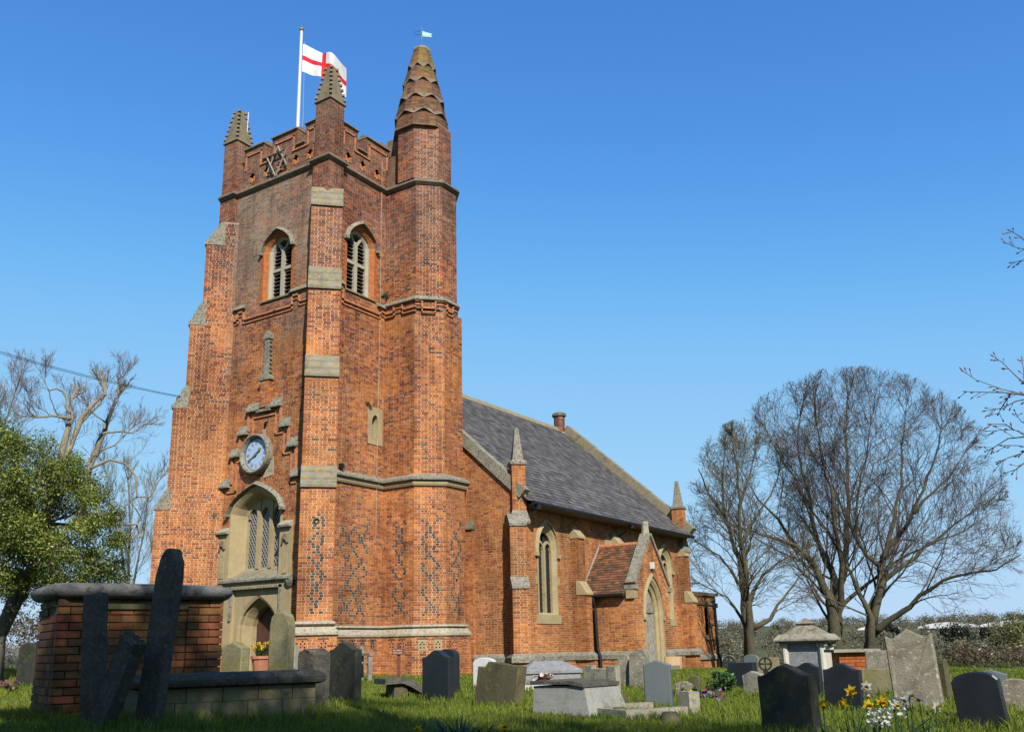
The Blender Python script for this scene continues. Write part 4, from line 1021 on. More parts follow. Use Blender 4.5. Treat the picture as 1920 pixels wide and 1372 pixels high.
# nave lancets (two lights under a pointed hood)
def lancet(c, z0, zs, za, hw):
    fr = fN; k = 'two'
    o1 = outline(c, hw, z0, zs, za, k); o0 = outline(c, hw-.06, z0, zs, za-.08, k); o2 = outline(c, hw-.13, z0+.1, zs, za-.22, k); o3 = outline(c, hw-.17, z0+.12, zs, za-.28, k)
    mb = MB(); fr.loft(mb, [o1, o1, o0, o2, o3, o3], [-.1, .022, .022, -.07, -.09, -.2]); win = part(mb, 'nave_window', 'tan_stone')
    iw = hw-.17
    mb = MB(); fr.box(mb, c-.05, c+.05, z0+.1, zs, -.19, -.08); part(mb, 'mullion', 'tan_stone', win)
    for s_ in (-1, 1):
        mb = MB(); lc = c+s_*(iw/2+.015); A = arch_pts(lc, iw/2-.03, zs-.05, zs+.2, 5, k); B = arch_pts(lc, iw/2+.02, zs-.05, zs+.28, 5, k)
        for i in range(10): fr.prism(mb, [A[i], B[i], B[i+1], A[i+1]], -.185, -.1)
        part(mb, 'light_head', 'tan_stone', win)
        leaded(fr, c+s_*.06 if s_ > 0 else c-iw, c+iw if s_ > 0 else c-.06, z0+.12, za-.3, -.18, win, .1, .003, 'black_iron')
    mb = MB(); fr.box(mb, c-hw, c+hw, z0, za, -.45, -.42); part(mb, 'dark_backing', 'dark_interior', win)
    mb = MB(); fr.box(mb, c-hw-.12, c+hw+.12, z0-.22, z0+.06, -.1, .03); part(mb, 'window_sill', 'tan_stone', win)
    for s_ in (-1, 1):
        for zz in (2.4, 3.5):
            mb = MB(); a = c+s_*(hw+.06); fr.box(mb, a-.07, a+.07, zz-.12, zz+.14, -.05, .02); part(mb, 'quoin_stone', 'tan_stone', win)
    h = hood(fr, c, hw+.0, zs, za, .12, k, 'tan_stone', None, .09, .15); child(h, win)
lancet(W1, 1.3, 3.4, 4.22, .60); lancet(W2, 1.3, 3.35, 4.15, .60)
# ------------------------------------------------------------------ porch
PX0, PX1, PY, PZE, PZR = 9.1, 11.75, -5.2, 2.1, 3.72; pc = (PX0+PX1)/2
pb = Brickwork(); fP = Fr((PX0, PY), (PX1, PY)); fPW = Fr((PX0, NY), (PX0, PY)); dc = pc-PX0
def gspan(z):
    if z < 2.35: return [(0, PX1-PX0)]
    h = (4.0-z)/(4.0-2.2)*((PX1-PX0)/2+.05); return [(max(0, dc-h), min(PX1-PX0, dc+h))]
pb.face((PX0, PY), (PX1, PY), .2, 3.95, 'victorian', spans=gspan, holes=[arch_hole(dc, .62, -.5, 1.45, 2.55, 'two')], joint=.015, slen=.23)
pb.face((PX0, PY-.05), (PX1, PY-.05), -.9, -.02, 'victorian', holes=[rect(dc-.6, dc+.6, -1, .2)], joint=.015)
pb.face((PX0, NY), (PX0, PY), .2, 2.2, 'victorian', joint=.015, slen=.23); pb.face((PX0-.05, NY), (PX0-.05, PY-.05), -.7, -.02, 'victorian', joint=.015)
pb.face((PX0-.0, PY+.34), (PX0-.0, PY), 2.2, 2.45, 'victorian', joint=.015)
pb.face((PX1, PY), (PX1, NY), -.9, 2.2, 'victorian', joint=.015)
porch = pb.build('porch_wall', church, 'mortar_new')
mb = MB(); mb.sweep([(PX0, NY), (PX0, PY), (pc-.75, PY)], [(-.05, -.04), (.09, -.04), (.09, .1), (.015, .2), (-.05, .2)]); part(mb, 'porch_plinth', 'weathered_stone', porch)
mb = MB(); mb.sweep([(pc+.75, PY), (PX1, PY), (PX1, NY)], [(-.05, -.04), (.09, -.04), (.09, .1), (.015, .2), (-.05, .2)]); part(mb, 'porch_plinth', 'weathered_stone', porch)
# tiled porch roof
e = Vector((pc-(PX0-.22), 0, PZR-(PZE-.12))); Ls = e.length; e.normalize(); nrm = Vector((-e.z, 0, e.x)); O = Vector((PX0-.22, NY, PZE-.12)); Lr = -(PY+.28-NY)
mb = MB(); mb.quad(O, O+e*Ls, O+e*Ls+Vector((0, -Lr, 0)), O+Vector((0, -Lr, 0))); O2 = Vector((PX1+.22, NY, PZE-.12)); mb.quad(O2, O2+Vector((0, -Lr, 0)), Vector((pc, NY-Lr, PZR)), Vector((pc, NY, PZR)))
proof = part(mb, 'porch_roof', 'spire_brick', None, False)
attrmat('clay_tile', .9, 25, .5, .3, lichen=((.10, .10, .06), .8))
exp_, wd = .115, .165; nrow = int(Ls/exp_)
for j in range(nrow+1):
    s0 = j*exp_; s1 = min(Ls, s0+exp_+.03); y = -(j % 2)*wd/2
    while y < Lr:
        a, b = max(0, y)+.003, min(Lr, y+wd)-.003; y += wd
        if b-a < .03: continue
        g = rs.uniform(.7, 1.3); c = rs.choice([(.25*g, .105*g, .055*g), (.20*g, .09*g, .055*g), (.14*g, .08*g, .05*g), (.29*g, .12*g, .055*g), (.12*g, .085*g, .05*g)])
        l0 = .026+rs.uniform(-.004, .006); V = [O+Vector((0, -a, 0))+e*s0+nrm*l0, O+Vector((0, -b, 0))+e*s0+nrm*(l0+rs.uniform(-.004, .004)), O+Vector((0, -b, 0))+e*s1+nrm*.006, O+Vector((0, -a, 0))+e*s1+nrm*.006]
        V += [V[0]-nrm*.013, V[1]-nrm*.013]
        q = MB(); q.add(V, [(0, 3, 2, 1), (0, 1, 5, 4)], 0, c); child(q.build('tile', MAT['clay_tile'], None, cols=True), proof)
for i in range(6):
    mb = MB(); mb.tube([(pc, NY-.02-i*.3, PZR+.0), (pc, NY-.3-i*.3, PZR+.0)], .09, 8); part(mb, 'ridge_tile', 'terracotta', proof)
mb = MB(); mb.tube([(PX0-.25, NY, PZE-.12), (PX0-.25, PY+.3, PZE-.12)], .055, 8); part(mb, 'porch_gutter', 'black_iron', proof)
mb = MB(); mb.box((PX0-.2, PY+.32, PZE-.2), (PX0-.0, NY, PZE-.13)); part(mb, 'porch_fascia', 'black_iron', proof)
mb = MB(); mb.tube([(PX0-.25, NY-.5, PZE-.12), (PX0-.24, NY-.5, PZE-.3), (PX0-.14, NY-.5, PZE-.5), (PX0-.10, NY-.52, .3), (PX0-.1, NY-.6, .05), (PX0-.1, NY-.62, -.5)], .05, 8); part(mb, 'porch_downpipe', 'black_iron', proof)
# lead flashing up the nave wall
mb = MB(); mb.add([(PX0-.2, NY-.012, PZE+.0), (PX0-.05, NY-.012, PZE+.0), (pc, NY-.012, PZR+.02), (pc, NY-.012, PZR+.18)], [(0, 1, 2, 3)]); part(mb, 'lead_flashing', 'lead', proof, False)
# gable coping of the porch
for s_ in (-1, 1):
    xe = PX0+.0 if s_ < 0 else PX1-.0; ze = 2.3
    p0 = Vector((xe, 0, ze)); p1 = Vector((pc, 0, 4.0)); d_ = p1-p0; L = d_.length; d_.normalize(); n_ = Vector((-d_.z, 0, d_.x)) if s_ < 0 else Vector((d_.z, 0, -d_.x)); n_ = n_ if n_.z > 0 else -n_
    for i in range(4):
        mb = MB(); mb.obox(p0+Vector((0, PY-.07, 0)), d_, (0, 1, 0), n_, (L*i/4+.003, 0, 0), (L*(i+1)/4-.003, .36, .1)); part(mb, 'porch_coping', 'weathered_stone', porch)
    mb = MB(); xk = PX0 if s_ < 0 else PX1; mb.box((xk-.1, PY-.06, 2.14), (xk+.2, PY+.33, 2.28)); part(mb, 'kneeler', 'weathered_stone', porch)
    mb = MB(); mb.box((xk-.08, PY-.02, 1.85), (xk+.16, PY+.28, 2.14)); part(mb, 'kneeler_corbel', 'tan_stone', porch)
mb = MB(); mb.loft([[(pc+r_*math.cos(q*.785), PY+.12+r_*math.sin(q*.785), z) for q in range(8)] for r_, z in ((.16, 3.9), (.13, 4.15), (.12, 4.35), (.13, 4.42), (.12, 4.46))], True, True, True); part(mb, 'gable_finial', 'pale_stone', porch)
# porch doorway
fr = fP; c = dc; zg = -.5
o1 = outline(c, .74, zg, 1.45, 2.66, 'two'); o0 = outline(c, .62, zg, 1.45, 2.5, 'two'); o2 = outline(c, .57, zg, 1.45, 2.4, 'two'); o3 = outline(c, .52, zg, 1.45, 2.31, 'two'); o4 = outline(c, .50, zg, 1.45, 2.27, 'two')
mb = MB(); fr.loft(mb, [o1, o1, o0, o2, o2, o3, o4, o4], [-.1, .03, .03, -.05, -.1, -.14, -.17, -.3]); pd = part(mb, 'porch_doorway', 'tan_stone')
h = hood(fr, c, .7, 1.45, 2.62, .09, 'two', 'tan_stone', None, .08, .2); child(h, pd)
for i in range(5):
    w_ = 1.0/5; mb = MB(); fr.box(mb, c-.5+i*w_+.004, c-.5+(i+1)*w_-.004, zg, 1.42, -.29, -.235-.008*(i % 2)); part(mb, 'door_plank', 'grey_door', pd)
mb = MB(); fr.box(mb, c-.5, c+.5, 1.42, 1.5, -.29, -.2); part(mb, 'door_transom', 'old_wood', pd)
mb = MB(); fr.box(mb, c-.5, c+.5, 1.5, 2.4, -.29, -.24); part(mb, 'door_tympanum', 'grey_door', pd)
mb = MB(); fr.box(mb, c-.06, c+.06, 2.86, 3.08, 0, .12); mb2_ = part(mb, 'porch_lamp', 'white_paint', porch)
# stone step and low plinth blocks beside the door
mb = MB(); mb.box((pc+.6, PY-.32, -.6), (pc+1.35, PY-.04, -.02)); part(mb, 'porch_base', 'mortar_new', porch)
mb = MB(); mb.box((pc-.75, PY-.5, -.45), (pc+.75, PY, -.3)); part(mb, 'door_step', 'weathered_stone', porch)
# blocked window head seen above the porch roof
mb = MB(); fN.prism(mb, [(un(pc)+.35, 3.75), (un(pc)+.85, 3.75), (un(pc)+.85, 4.0), (un(pc)+.6, 4.18), (un(pc)+.35, 4.0)], -.05, .03); part(mb, 'blocked_window_head', 'tan_stone')
# ------------------------------------------------------------------ vestry at the east end
VY, VX0, VX1, VZ = -2.0, 17.7, 24.2, 2.55
vb = Brickwork(); fV = Fr((VX0, VY), (VX1, VY)); wc = 5.2
vb.face((VX0, VY), (VX1, VY), -1.6, VZ, 'victorian', holes=[arch_hole(wc, .16, .75, 1.8, 2.05, 'two')], joint=.015); vb.face((VX1, VY), (VX1, 4), -1.6, VZ, 'victorian')
ves = vb.build('vestry_wall', church, 'mortar_new')
mb = MB(); mb.box((VX0, VY+.3, -1.6), (VX1-.02, 5, VZ)); part(mb, 'vestry_core', 'spire_brick', ves, False)
mb = MB(); mb.box((VX0, VY-.12, VZ), (VX1+.12, 5, VZ+.12)); part(mb, 'vestry_coping', 'dark_weathered', ves)
mb = MB(); mb.box((VX0, VY-.07, 2.12), (VX1+.07, VY, 2.22)); part(mb, 'vestry_string', 'dark_weathered', ves)
mb = MB(); mb.sweep([(VX0, VY), (VX1, VY), (VX1, 4)], [(-.05, -.3), (.09, -.3), (.09, -.16), (.015, -.06), (-.05, -.06)]); part(mb, 'vestry_plinth', 'weathered_stone', ves)
mb = MB(); fV.box(mb, wc-.2, wc+.2, .6, 2.1, -.2, -.16); part(mb, 'vestry_window', 'leaded_glass', ves)
mb = MB(); mb.prism([(-.1, 0), (.1, 0), (.1, .04), (-.1, .18)], fV.p(wc-.22, .55, 0), fV.n3, fV.z3, fV.u3, 0, .44); part(mb, 'window_sill', 'dark_weathered', ves)
mb = MB(); mb.tube([(VX1-.35, VY-.1, 2.1), (VX1-.35, VY-.1, -.1), (VX1-.25, VY-.16, -.3), (VX1-.25, VY-.16, -1.3)], .055, 8); part(mb, 'downpipe', 'black_iron', ves)
mb = MB(); mb.box((VX1-.46, VY-.2, 2.0), (VX1-.24, VY-.01, 2.2)); part(mb, 'hopper', 'black_iron', ves)

# narrow capped strip where the tower meets the nave
qb = Brickwork(); qb.face((NX0-.1, -1.2), (NX0-.1, -1.78), -.4, 4.0, 'victorian'); qb.face((NX0-.1, -1.78), (NX0, -1.78), -.4, 4.0, 'victorian'); st_ = qb.build('corner_strip', church, 'mortar_new')
mb = MB(); mb.prism([(-.16, 0), (.0, 0), (.0, .3), (-.16, .05)], (NX0, -1.82, 3.98), (1, 0, 0), (0, 0, 1), (0, 1, 0), 0, .62); part(mb, 'strip_cap', 'dark_weathered', st_)
# ------------------------------------------------------------------ ground
CP = [(648,1322,14.6),(825,1311,15.5),(930,1324,13.5),(1095,1342,11.5),(1237,1316,13.6),(1480,1390,8.8),(1585,1334,13),(1850,1366,10.2),(1720,1327,13.5),(290,1352,9),(70,1282,11.5),(400,1335,9.8),
      (590,1332,10),(400,1260,27),(800,1270,26),(1000,1264,27.5),(1220,1253,30),(1300,1256,33),(1345,1264,43),(1520,1280,24),(1400,1285,21),(1600,1240,46),(1405,1240,44),(20,1256,25),(20,1245,45),(-300,1240,30),(1250,1345,9.5),(960,1372,8.0),(700,1372,8.0),
      (1900,1330,14),(2000,1300,20),(2100,1260,40),(1800,1275,25),(1450,1262,30),(150,1340,8.5),(1700,1372,8.6)]
cpw = [at(*q) for q in CP]+[Vector((-18.7, -18.8, -.72)), Vector((-30, -25, -.8)), Vector((-15, -30, -.8)), Vector((5, 8, 0)), Vector((12, 10, -.1)), Vector((0, 20, .2)), Vector((-20, 5, .1))]
cpa = np.array([tuple(q) for q in cpw]); cpa[:, 2] -= .05
def ground_np(X, Y):
    D2 = (X[..., None]-cpa[:, 0])**2+(Y[..., None]-cpa[:, 1])**2
    W_ = np.exp(-D2/(2*2.6**2))+.02*np.exp(-D2/(2*9.0**2))+1e-5/(1+D2)
    z = (W_*cpa[:, 2]).sum(-1)/W_.sum(-1)
    dx, dy = X-CAM.x, Y-CAM.y; r_ = np.hypot(dx, dy); side = (dx*rt0.x+dy*rt0.y)/np.maximum(r_, 1)   # -1..1, right of view positive
    east = np.clip((side+.02)/.25, 0, 1)
    far = np.where(r_ < 330, -16*np.clip((r_-52)/278, 0, 1)**.9, -16+34*np.clip((r_-330)/700, 0, 1)**1.1)
    far = far*east+(0.2+.004*np.maximum(0, r_-60))*(1-east)
    b_ = np.clip((r_-46)/22, 0, 1); b_ = b_*b_*(3-2*b_)
    return z*(1-b_)+(far-.6*east)*b_
def gz(x, y): return float(ground_np(np.array([x]), np.array([y]))[0])
rs_ = np.concatenate([np.linspace(1.0, 50, 110), np.geomspace(51, 3500, 60)])
th_ = np.linspace(0, 2*np.pi, 240, endpoint=False)
RR, TT = np.meshgrid(rs_, th_, indexing='ij'); GX = CAM.x+RR*np.sin(TT); GY = CAM.y+RR*np.cos(TT); GZ = ground_np(GX, GY)
nzv = np.array([[noise.noise(Vector((GX[i, j]*.9, GY[i, j]*.9, 0)))*.028+noise.noise(Vector((GX[i, j]*2.6, GY[i, j]*2.6, 4)))*.014 if RR[i, j] < 45 else 0 for j in range(240)] for i in range(len(rs_))])
GZ = GZ+nzv
V = np.stack([GX, GY, GZ], -1).reshape(-1, 3).tolist(); nr, ntq = len(rs_), 240
F = [(i*ntq+j, (i+1)*ntq+j, (i+1)*ntq+(j+1) % ntq, i*ntq+(j+1) % ntq) for i in range(nr-1) for j in range(ntq)]
V.append((CAM.x, CAM.y, gz(CAM.x, CAM.y))); F += [(len(V)-1, j, (j+1) % ntq) for j in range(ntq)]
me = bpy.data.meshes.new('ground'); me.from_pydata(V, [], F); me.polygons.foreach_set('use_smooth', np.ones(len(F), dtype=bool))
m_, t, b = nodes('turf', .95, .1); co = coords(t)
n1 = noise_n(t, co, .55, 6, .65, .5); n2 = noise_n(t, co, 6, 5, .7); n3 = noise_n(t, co, 45, 3, .7); n4 = noise_n(t, co, .018, 5, .6)
base = ramp(t, n1, [(.3, (.055, .085, .014)), (.5, (.085, .125, .02)), (.68, (.13, .15, .035)), (.8, (.16, .13, .06))]).outputs[0]
base = mixc(t, ramp(t, n2, [(.58, 0), (.72, .6)]).outputs[0], base, (.10, .075, .035))
far = ramp(t, n4, [(.35, (.10, .11, .05)), (.5, (.16, .14, .08)), (.65, (.09, .12, .045))]).outputs[0]
cd = N(t, 'ShaderNodeVectorMath', operation='DISTANCE'); cd.inputs[1].default_value = (2, 2, 0); t.links.new(co, cd.inputs[0])
mr = N(t, 'ShaderNodeMapRange'); mr.inputs[1].default_value = 45; mr.inputs[2].default_value = 90; t.links.new(cd.outputs['Value'], mr.inputs[0])
base = mixc(t, mr.outputs[0], base, far)
base = mixc(t, .6, base, ramp(t, n3, [(.3, (.55, .55, .55)), (.7, (1.3, 1.3, 1.3))]).outputs[0], 'MULTIPLY')
base = mixc(t, 1.0, base, (ALB, ALB, ALB), 'MULTIPLY')
t.links.new(base, b.inputs['Base Color']); bump(t, b, n3, .8, .04)
me.materials.append(m_); me.update(); gr = bpy.data.objects.new('ground', me); COL.objects.link(gr); tag(gr, None, None, None, 'structure')
# grass blades over the churchyard in front of the church
STP = []
def grass_blades(seed=3):
    rg = np.random.default_rng(seed); NB = 350000
    r_ = 5.0+(36-5.0)*rg.random(NB)**1.15
    az = YAW+np.radians(rg.uniform(-38, 38, NB))
    x = CAM.x+r_*np.sin(az); y = CAM.y+r_*np.cos(az)
    inside = ((x > -.05) & (x < 5) & (y > -.05) & (y < 5)) | ((x > 5) & (y > -3.35)) | ((x > 9.05) & (x < 11.8) & (y > -5.2)) | ((x > 2.6) & (x < 5.1) & (y > -2.0) & (y < 0))
    q = np.abs(x+y); inside |= (np.abs(x-y) < .68) & (x < .3) & (x+y > -2.3) & (x > -1.4)
    keep = ~inside; x, y, r_ = x[keep], y[keep], r_[keep]; n = len(x)
    z = ground_np(x, y)
    cl = np.array([noise.noise(Vector((a*.8, b_*.8, 9)))*.6+noise.noise(Vector((a*3, b_*3, 2)))*.4 for a, b_ in zip(x, y)])
    h = (.038+.036*rg.random(n))*(1+.9*np.clip(cl, -.6, 1))*np.clip(.75+r_/40, .8, 1.5); wd = .0045*np.clip(r_/9, .8, 3.2)*rg.uniform(.7, 1.3, n)
    near = np.full(n, 9.0)
    for sx_, sy_ in STP: near = np.minimum(near, np.hypot(x-sx_, y-sy_))
    h *= 1+.9*np.clip((.5-near)/.3, 0, 1); bare = (cl < -.38) & (near > .6) & (rg.random(n) < .75); h = np.where(bare, h*.25, h)
    a0 = rg.uniform(0, 2*np.pi, n); lean = rg.uniform(.15, .9, n)*h; la = rg.uniform(0, 2*np.pi, n)
    ux, uy_ = np.cos(a0)*wd, np.sin(a0)*wd; lx, ly = np.cos(la)*lean, np.sin(la)*lean
    V = np.empty((n, 5, 3)); zb = z-.02
    V[:, 0] = np.stack([x-ux, y-uy_, zb], 1); V[:, 1] = np.stack([x+ux, y+uy_, zb], 1)
    V[:, 2] = np.stack([x+ux*.7+lx*.35, y+uy_*.7+ly*.35, z+h*.6], 1); V[:, 3] = np.stack([x-ux*.7+lx*.35, y-uy_*.7+ly*.35, z+h*.6], 1)
    V[:, 4] = np.stack([x+lx, y+ly, z+h], 1)
    me = bpy.data.meshes.new('grass'); me.vertices.add(n*5); me.vertices.foreach_set('co', V.reshape(-1))
    me.loops.add(n*7); me.polygons.add(n*2)
    idx = (np.arange(n)*5)[:, None]+np.array([0, 1, 2, 3, 3, 2, 4])[None, :]; me.loops.foreach_set('vertex_index', idx.reshape(-1).astype(np.int32))
    ls = (np.arange(n)*7)[:, None]+np.array([0, 4])[None, :]; me.polygons.foreach_set('loop_start', ls.reshape(-1).astype(np.int32))
    C = np.ones((n*2, 4), dtype=np.float32); tcol = np.clip(rg.random(n)*.7+cl*.5+.15, 0, 1)[:, None]
    lo, hi, dry = np.array([.075, .15, .014]), np.array([.33, .39, .045]), np.array([.42, .33, .12])
    c = lo+(hi-lo)*tcol; dr = (rg.random(n) < .06+.10*np.clip(cl, 0, 1))[:, None]; c = np.where(dr, dry*rg.uniform(.6, 1.1, (n, 1)), c)
    C[:, :3] = np.repeat(c, 2, axis=0)
    me.update(calc_edges=True); at_ = me.attributes.new('Col', 'FLOAT_COLOR', 'FACE'); at_.data.foreach_set('color', C.ravel())
    me.materials.append(attrmat('grass_blade', .7, 8, .3, 0, .2, transl=.35))
    o = bpy.data.objects.new('grass', me); COL.objects.link(o)
    return tag(o, 'short green churchyard grass between the graves', 'grass', None, 'stuff')
# ------------------------------------------------------------------ graves
stone('granite_black', (.016, .018, .022), (.028, .031, .037), None, 0, 3, .38, .03, 120, True, .4)
stone('granite_moss', (.035, .038, .030), (.062, .064, .046), (.085, .10, .03), .40, 2.2, .8, .2, 60, True)
stone('slate_grey', (.13, .155, .165), (.17, .19, .20), None, 0, 2, .6, .08, 150, True, .35)
stone('mossy_stone', (.10, .09, .05), (.19, .165, .095), (.20, .19, .05), .38, 2.5, .9, .5, 40, True, .1, stain=(.07, .065, .045))
stone('lichen_grave', (.22, .20, .15), (.40, .36, .27), (.60, .57, .48), .38, 4, .9, .8, 40, True, .1, stain=(.11, .09, .055))
stone('old_limestone', (.32, .30, .23), (.47, .44, .34), (.20, .185, .13), .42, 2.5, .9, .6, 40, True, .1)
stone('green_stone', (.24, .22, .13), (.36, .32, .19), (.26, .22, .05), .45, 2.5, .9, .6, 40, True, .1)
stone('dark_rough', (.085, .078, .062), (.17, .155, .125), (.24, .22, .175), .38, 6, .9, 1.0, 30, True, .1)
stone('white_marble', (.66, .66, .65), (.78, .78, .77), (.45, .46, .44), .34, 3, .6, .2, 50, True, .3)
stone('grey_marble', (.26, .26, .27), (.40, .40, .40), (.15, .15, .15), .4, 4, .8, .4, 40, True, .2)
stone('cream_paint', (.66, .62, .50), (.78, .74, .62), (.45, .40, .28), .36, 3, .8, .3, 50, True, .2)
def shape(kind, H, W):
    P_ = []; n = 12
    for i in range(n+1):
        x = -.5+i/n; a = abs(x)*2
        if kind == 'ogee': z = H-.16*W*(0.5-0.5*math.cos(math.pi*min(1, a*1.1)))*1.0
        elif kind == 'peak': z = H-.16*W*a
        elif kind == 'round': z = H-W*.5*(1-math.sqrt(max(0, 1-a*a)))
        elif kind == 'lowround': z = H-W*.22*(1-math.sqrt(max(0, 1-a*a*.98)))
        elif kind == 'lancet': z = H-W*1.15*(1-math.sqrt(max(0, 1-a**2.2)))
        elif kind == 'shoulder': z = H-W*.30*a if a < .72 else H-W*.18-(.04*W if a < .8 else 0)+(W*.06 if a > .95 else 0)
        elif kind == 'broken': z = H-.14*W*abs(math.sin(x*9+1))-.1*W*(x+.5)
        elif kind == 'step': z = H if x > -.32 else H-.1*W
        else: z = H
        P_.append((x*W, z))
    return [(-W/2, -.25)]+P_+[(W/2, -.25)]
def slab_mesh(kind, W, H, T, bev=.012, wob=0.0, seed=0):
    o = shape(kind, H, W); cz = H*.45; rr = random.Random(seed)
    def ins(k): return [((x*(1-2*k/W)), z-k if z > cz else z) for x, z in o]
    mb = MB(); rings = []
    for k, y in ((bev, -T/2), (0, -T/2+bev), (0, T/2-bev), (bev, T/2)):
        rings.append([(x+rr.uniform(-wob, wob), y+rr.uniform(-wob, wob), z+rr.uniform(-wob, wob)) for x, z in ins(k)])
    mb.loft(rings, True, True, True); return mb
def bearing_rz(bn): return -R(bn)+math.pi      # local -Y is the front; bearing clockwise from north
GS = 0
def headstone(px, d, wpx, ptop, kind, mat, label, bn=296, T=.11, lean=(0, 0), name='headstone', wob=0.0, group=None, base=None, pybase=1300):
    global GS
    GS += 1
    p = at(px, pybase, d); x, y = p.x, p.y; z = gz(x, y)
    v = ray(px, pybase); tocam = math.degrees(math.atan2(v.x, v.y))+180; c = math.cos(R(bn-tocam))
    dep = (Vector((x, y, z))-CAM).dot(fw); W = wpx/1748.15*dep/max(.3, abs(c))
    H = at(px, ptop, d).z-z
    o = slab_mesh(kind, W, H, T, .012, wob, GS).build(name, MAT[mat], None, world=False); fixnormals(o)
    STP.append((x, y)); ax_ = bearing_rz(bn); STP.extend([(x+k*W*math.cos(ax_), y+k*W*math.sin(ax_)) for k in (-.4, .4)])
    o.location = (x, y, z); o.rotation_euler = (R(lean[0]), R(lean[1]), bearing_rz(bn))
    tag(o, label, 'headstone' if name == 'headstone' else name.replace('_', ' '), group)
    return o
GR = 'headstones standing in the churchyard'
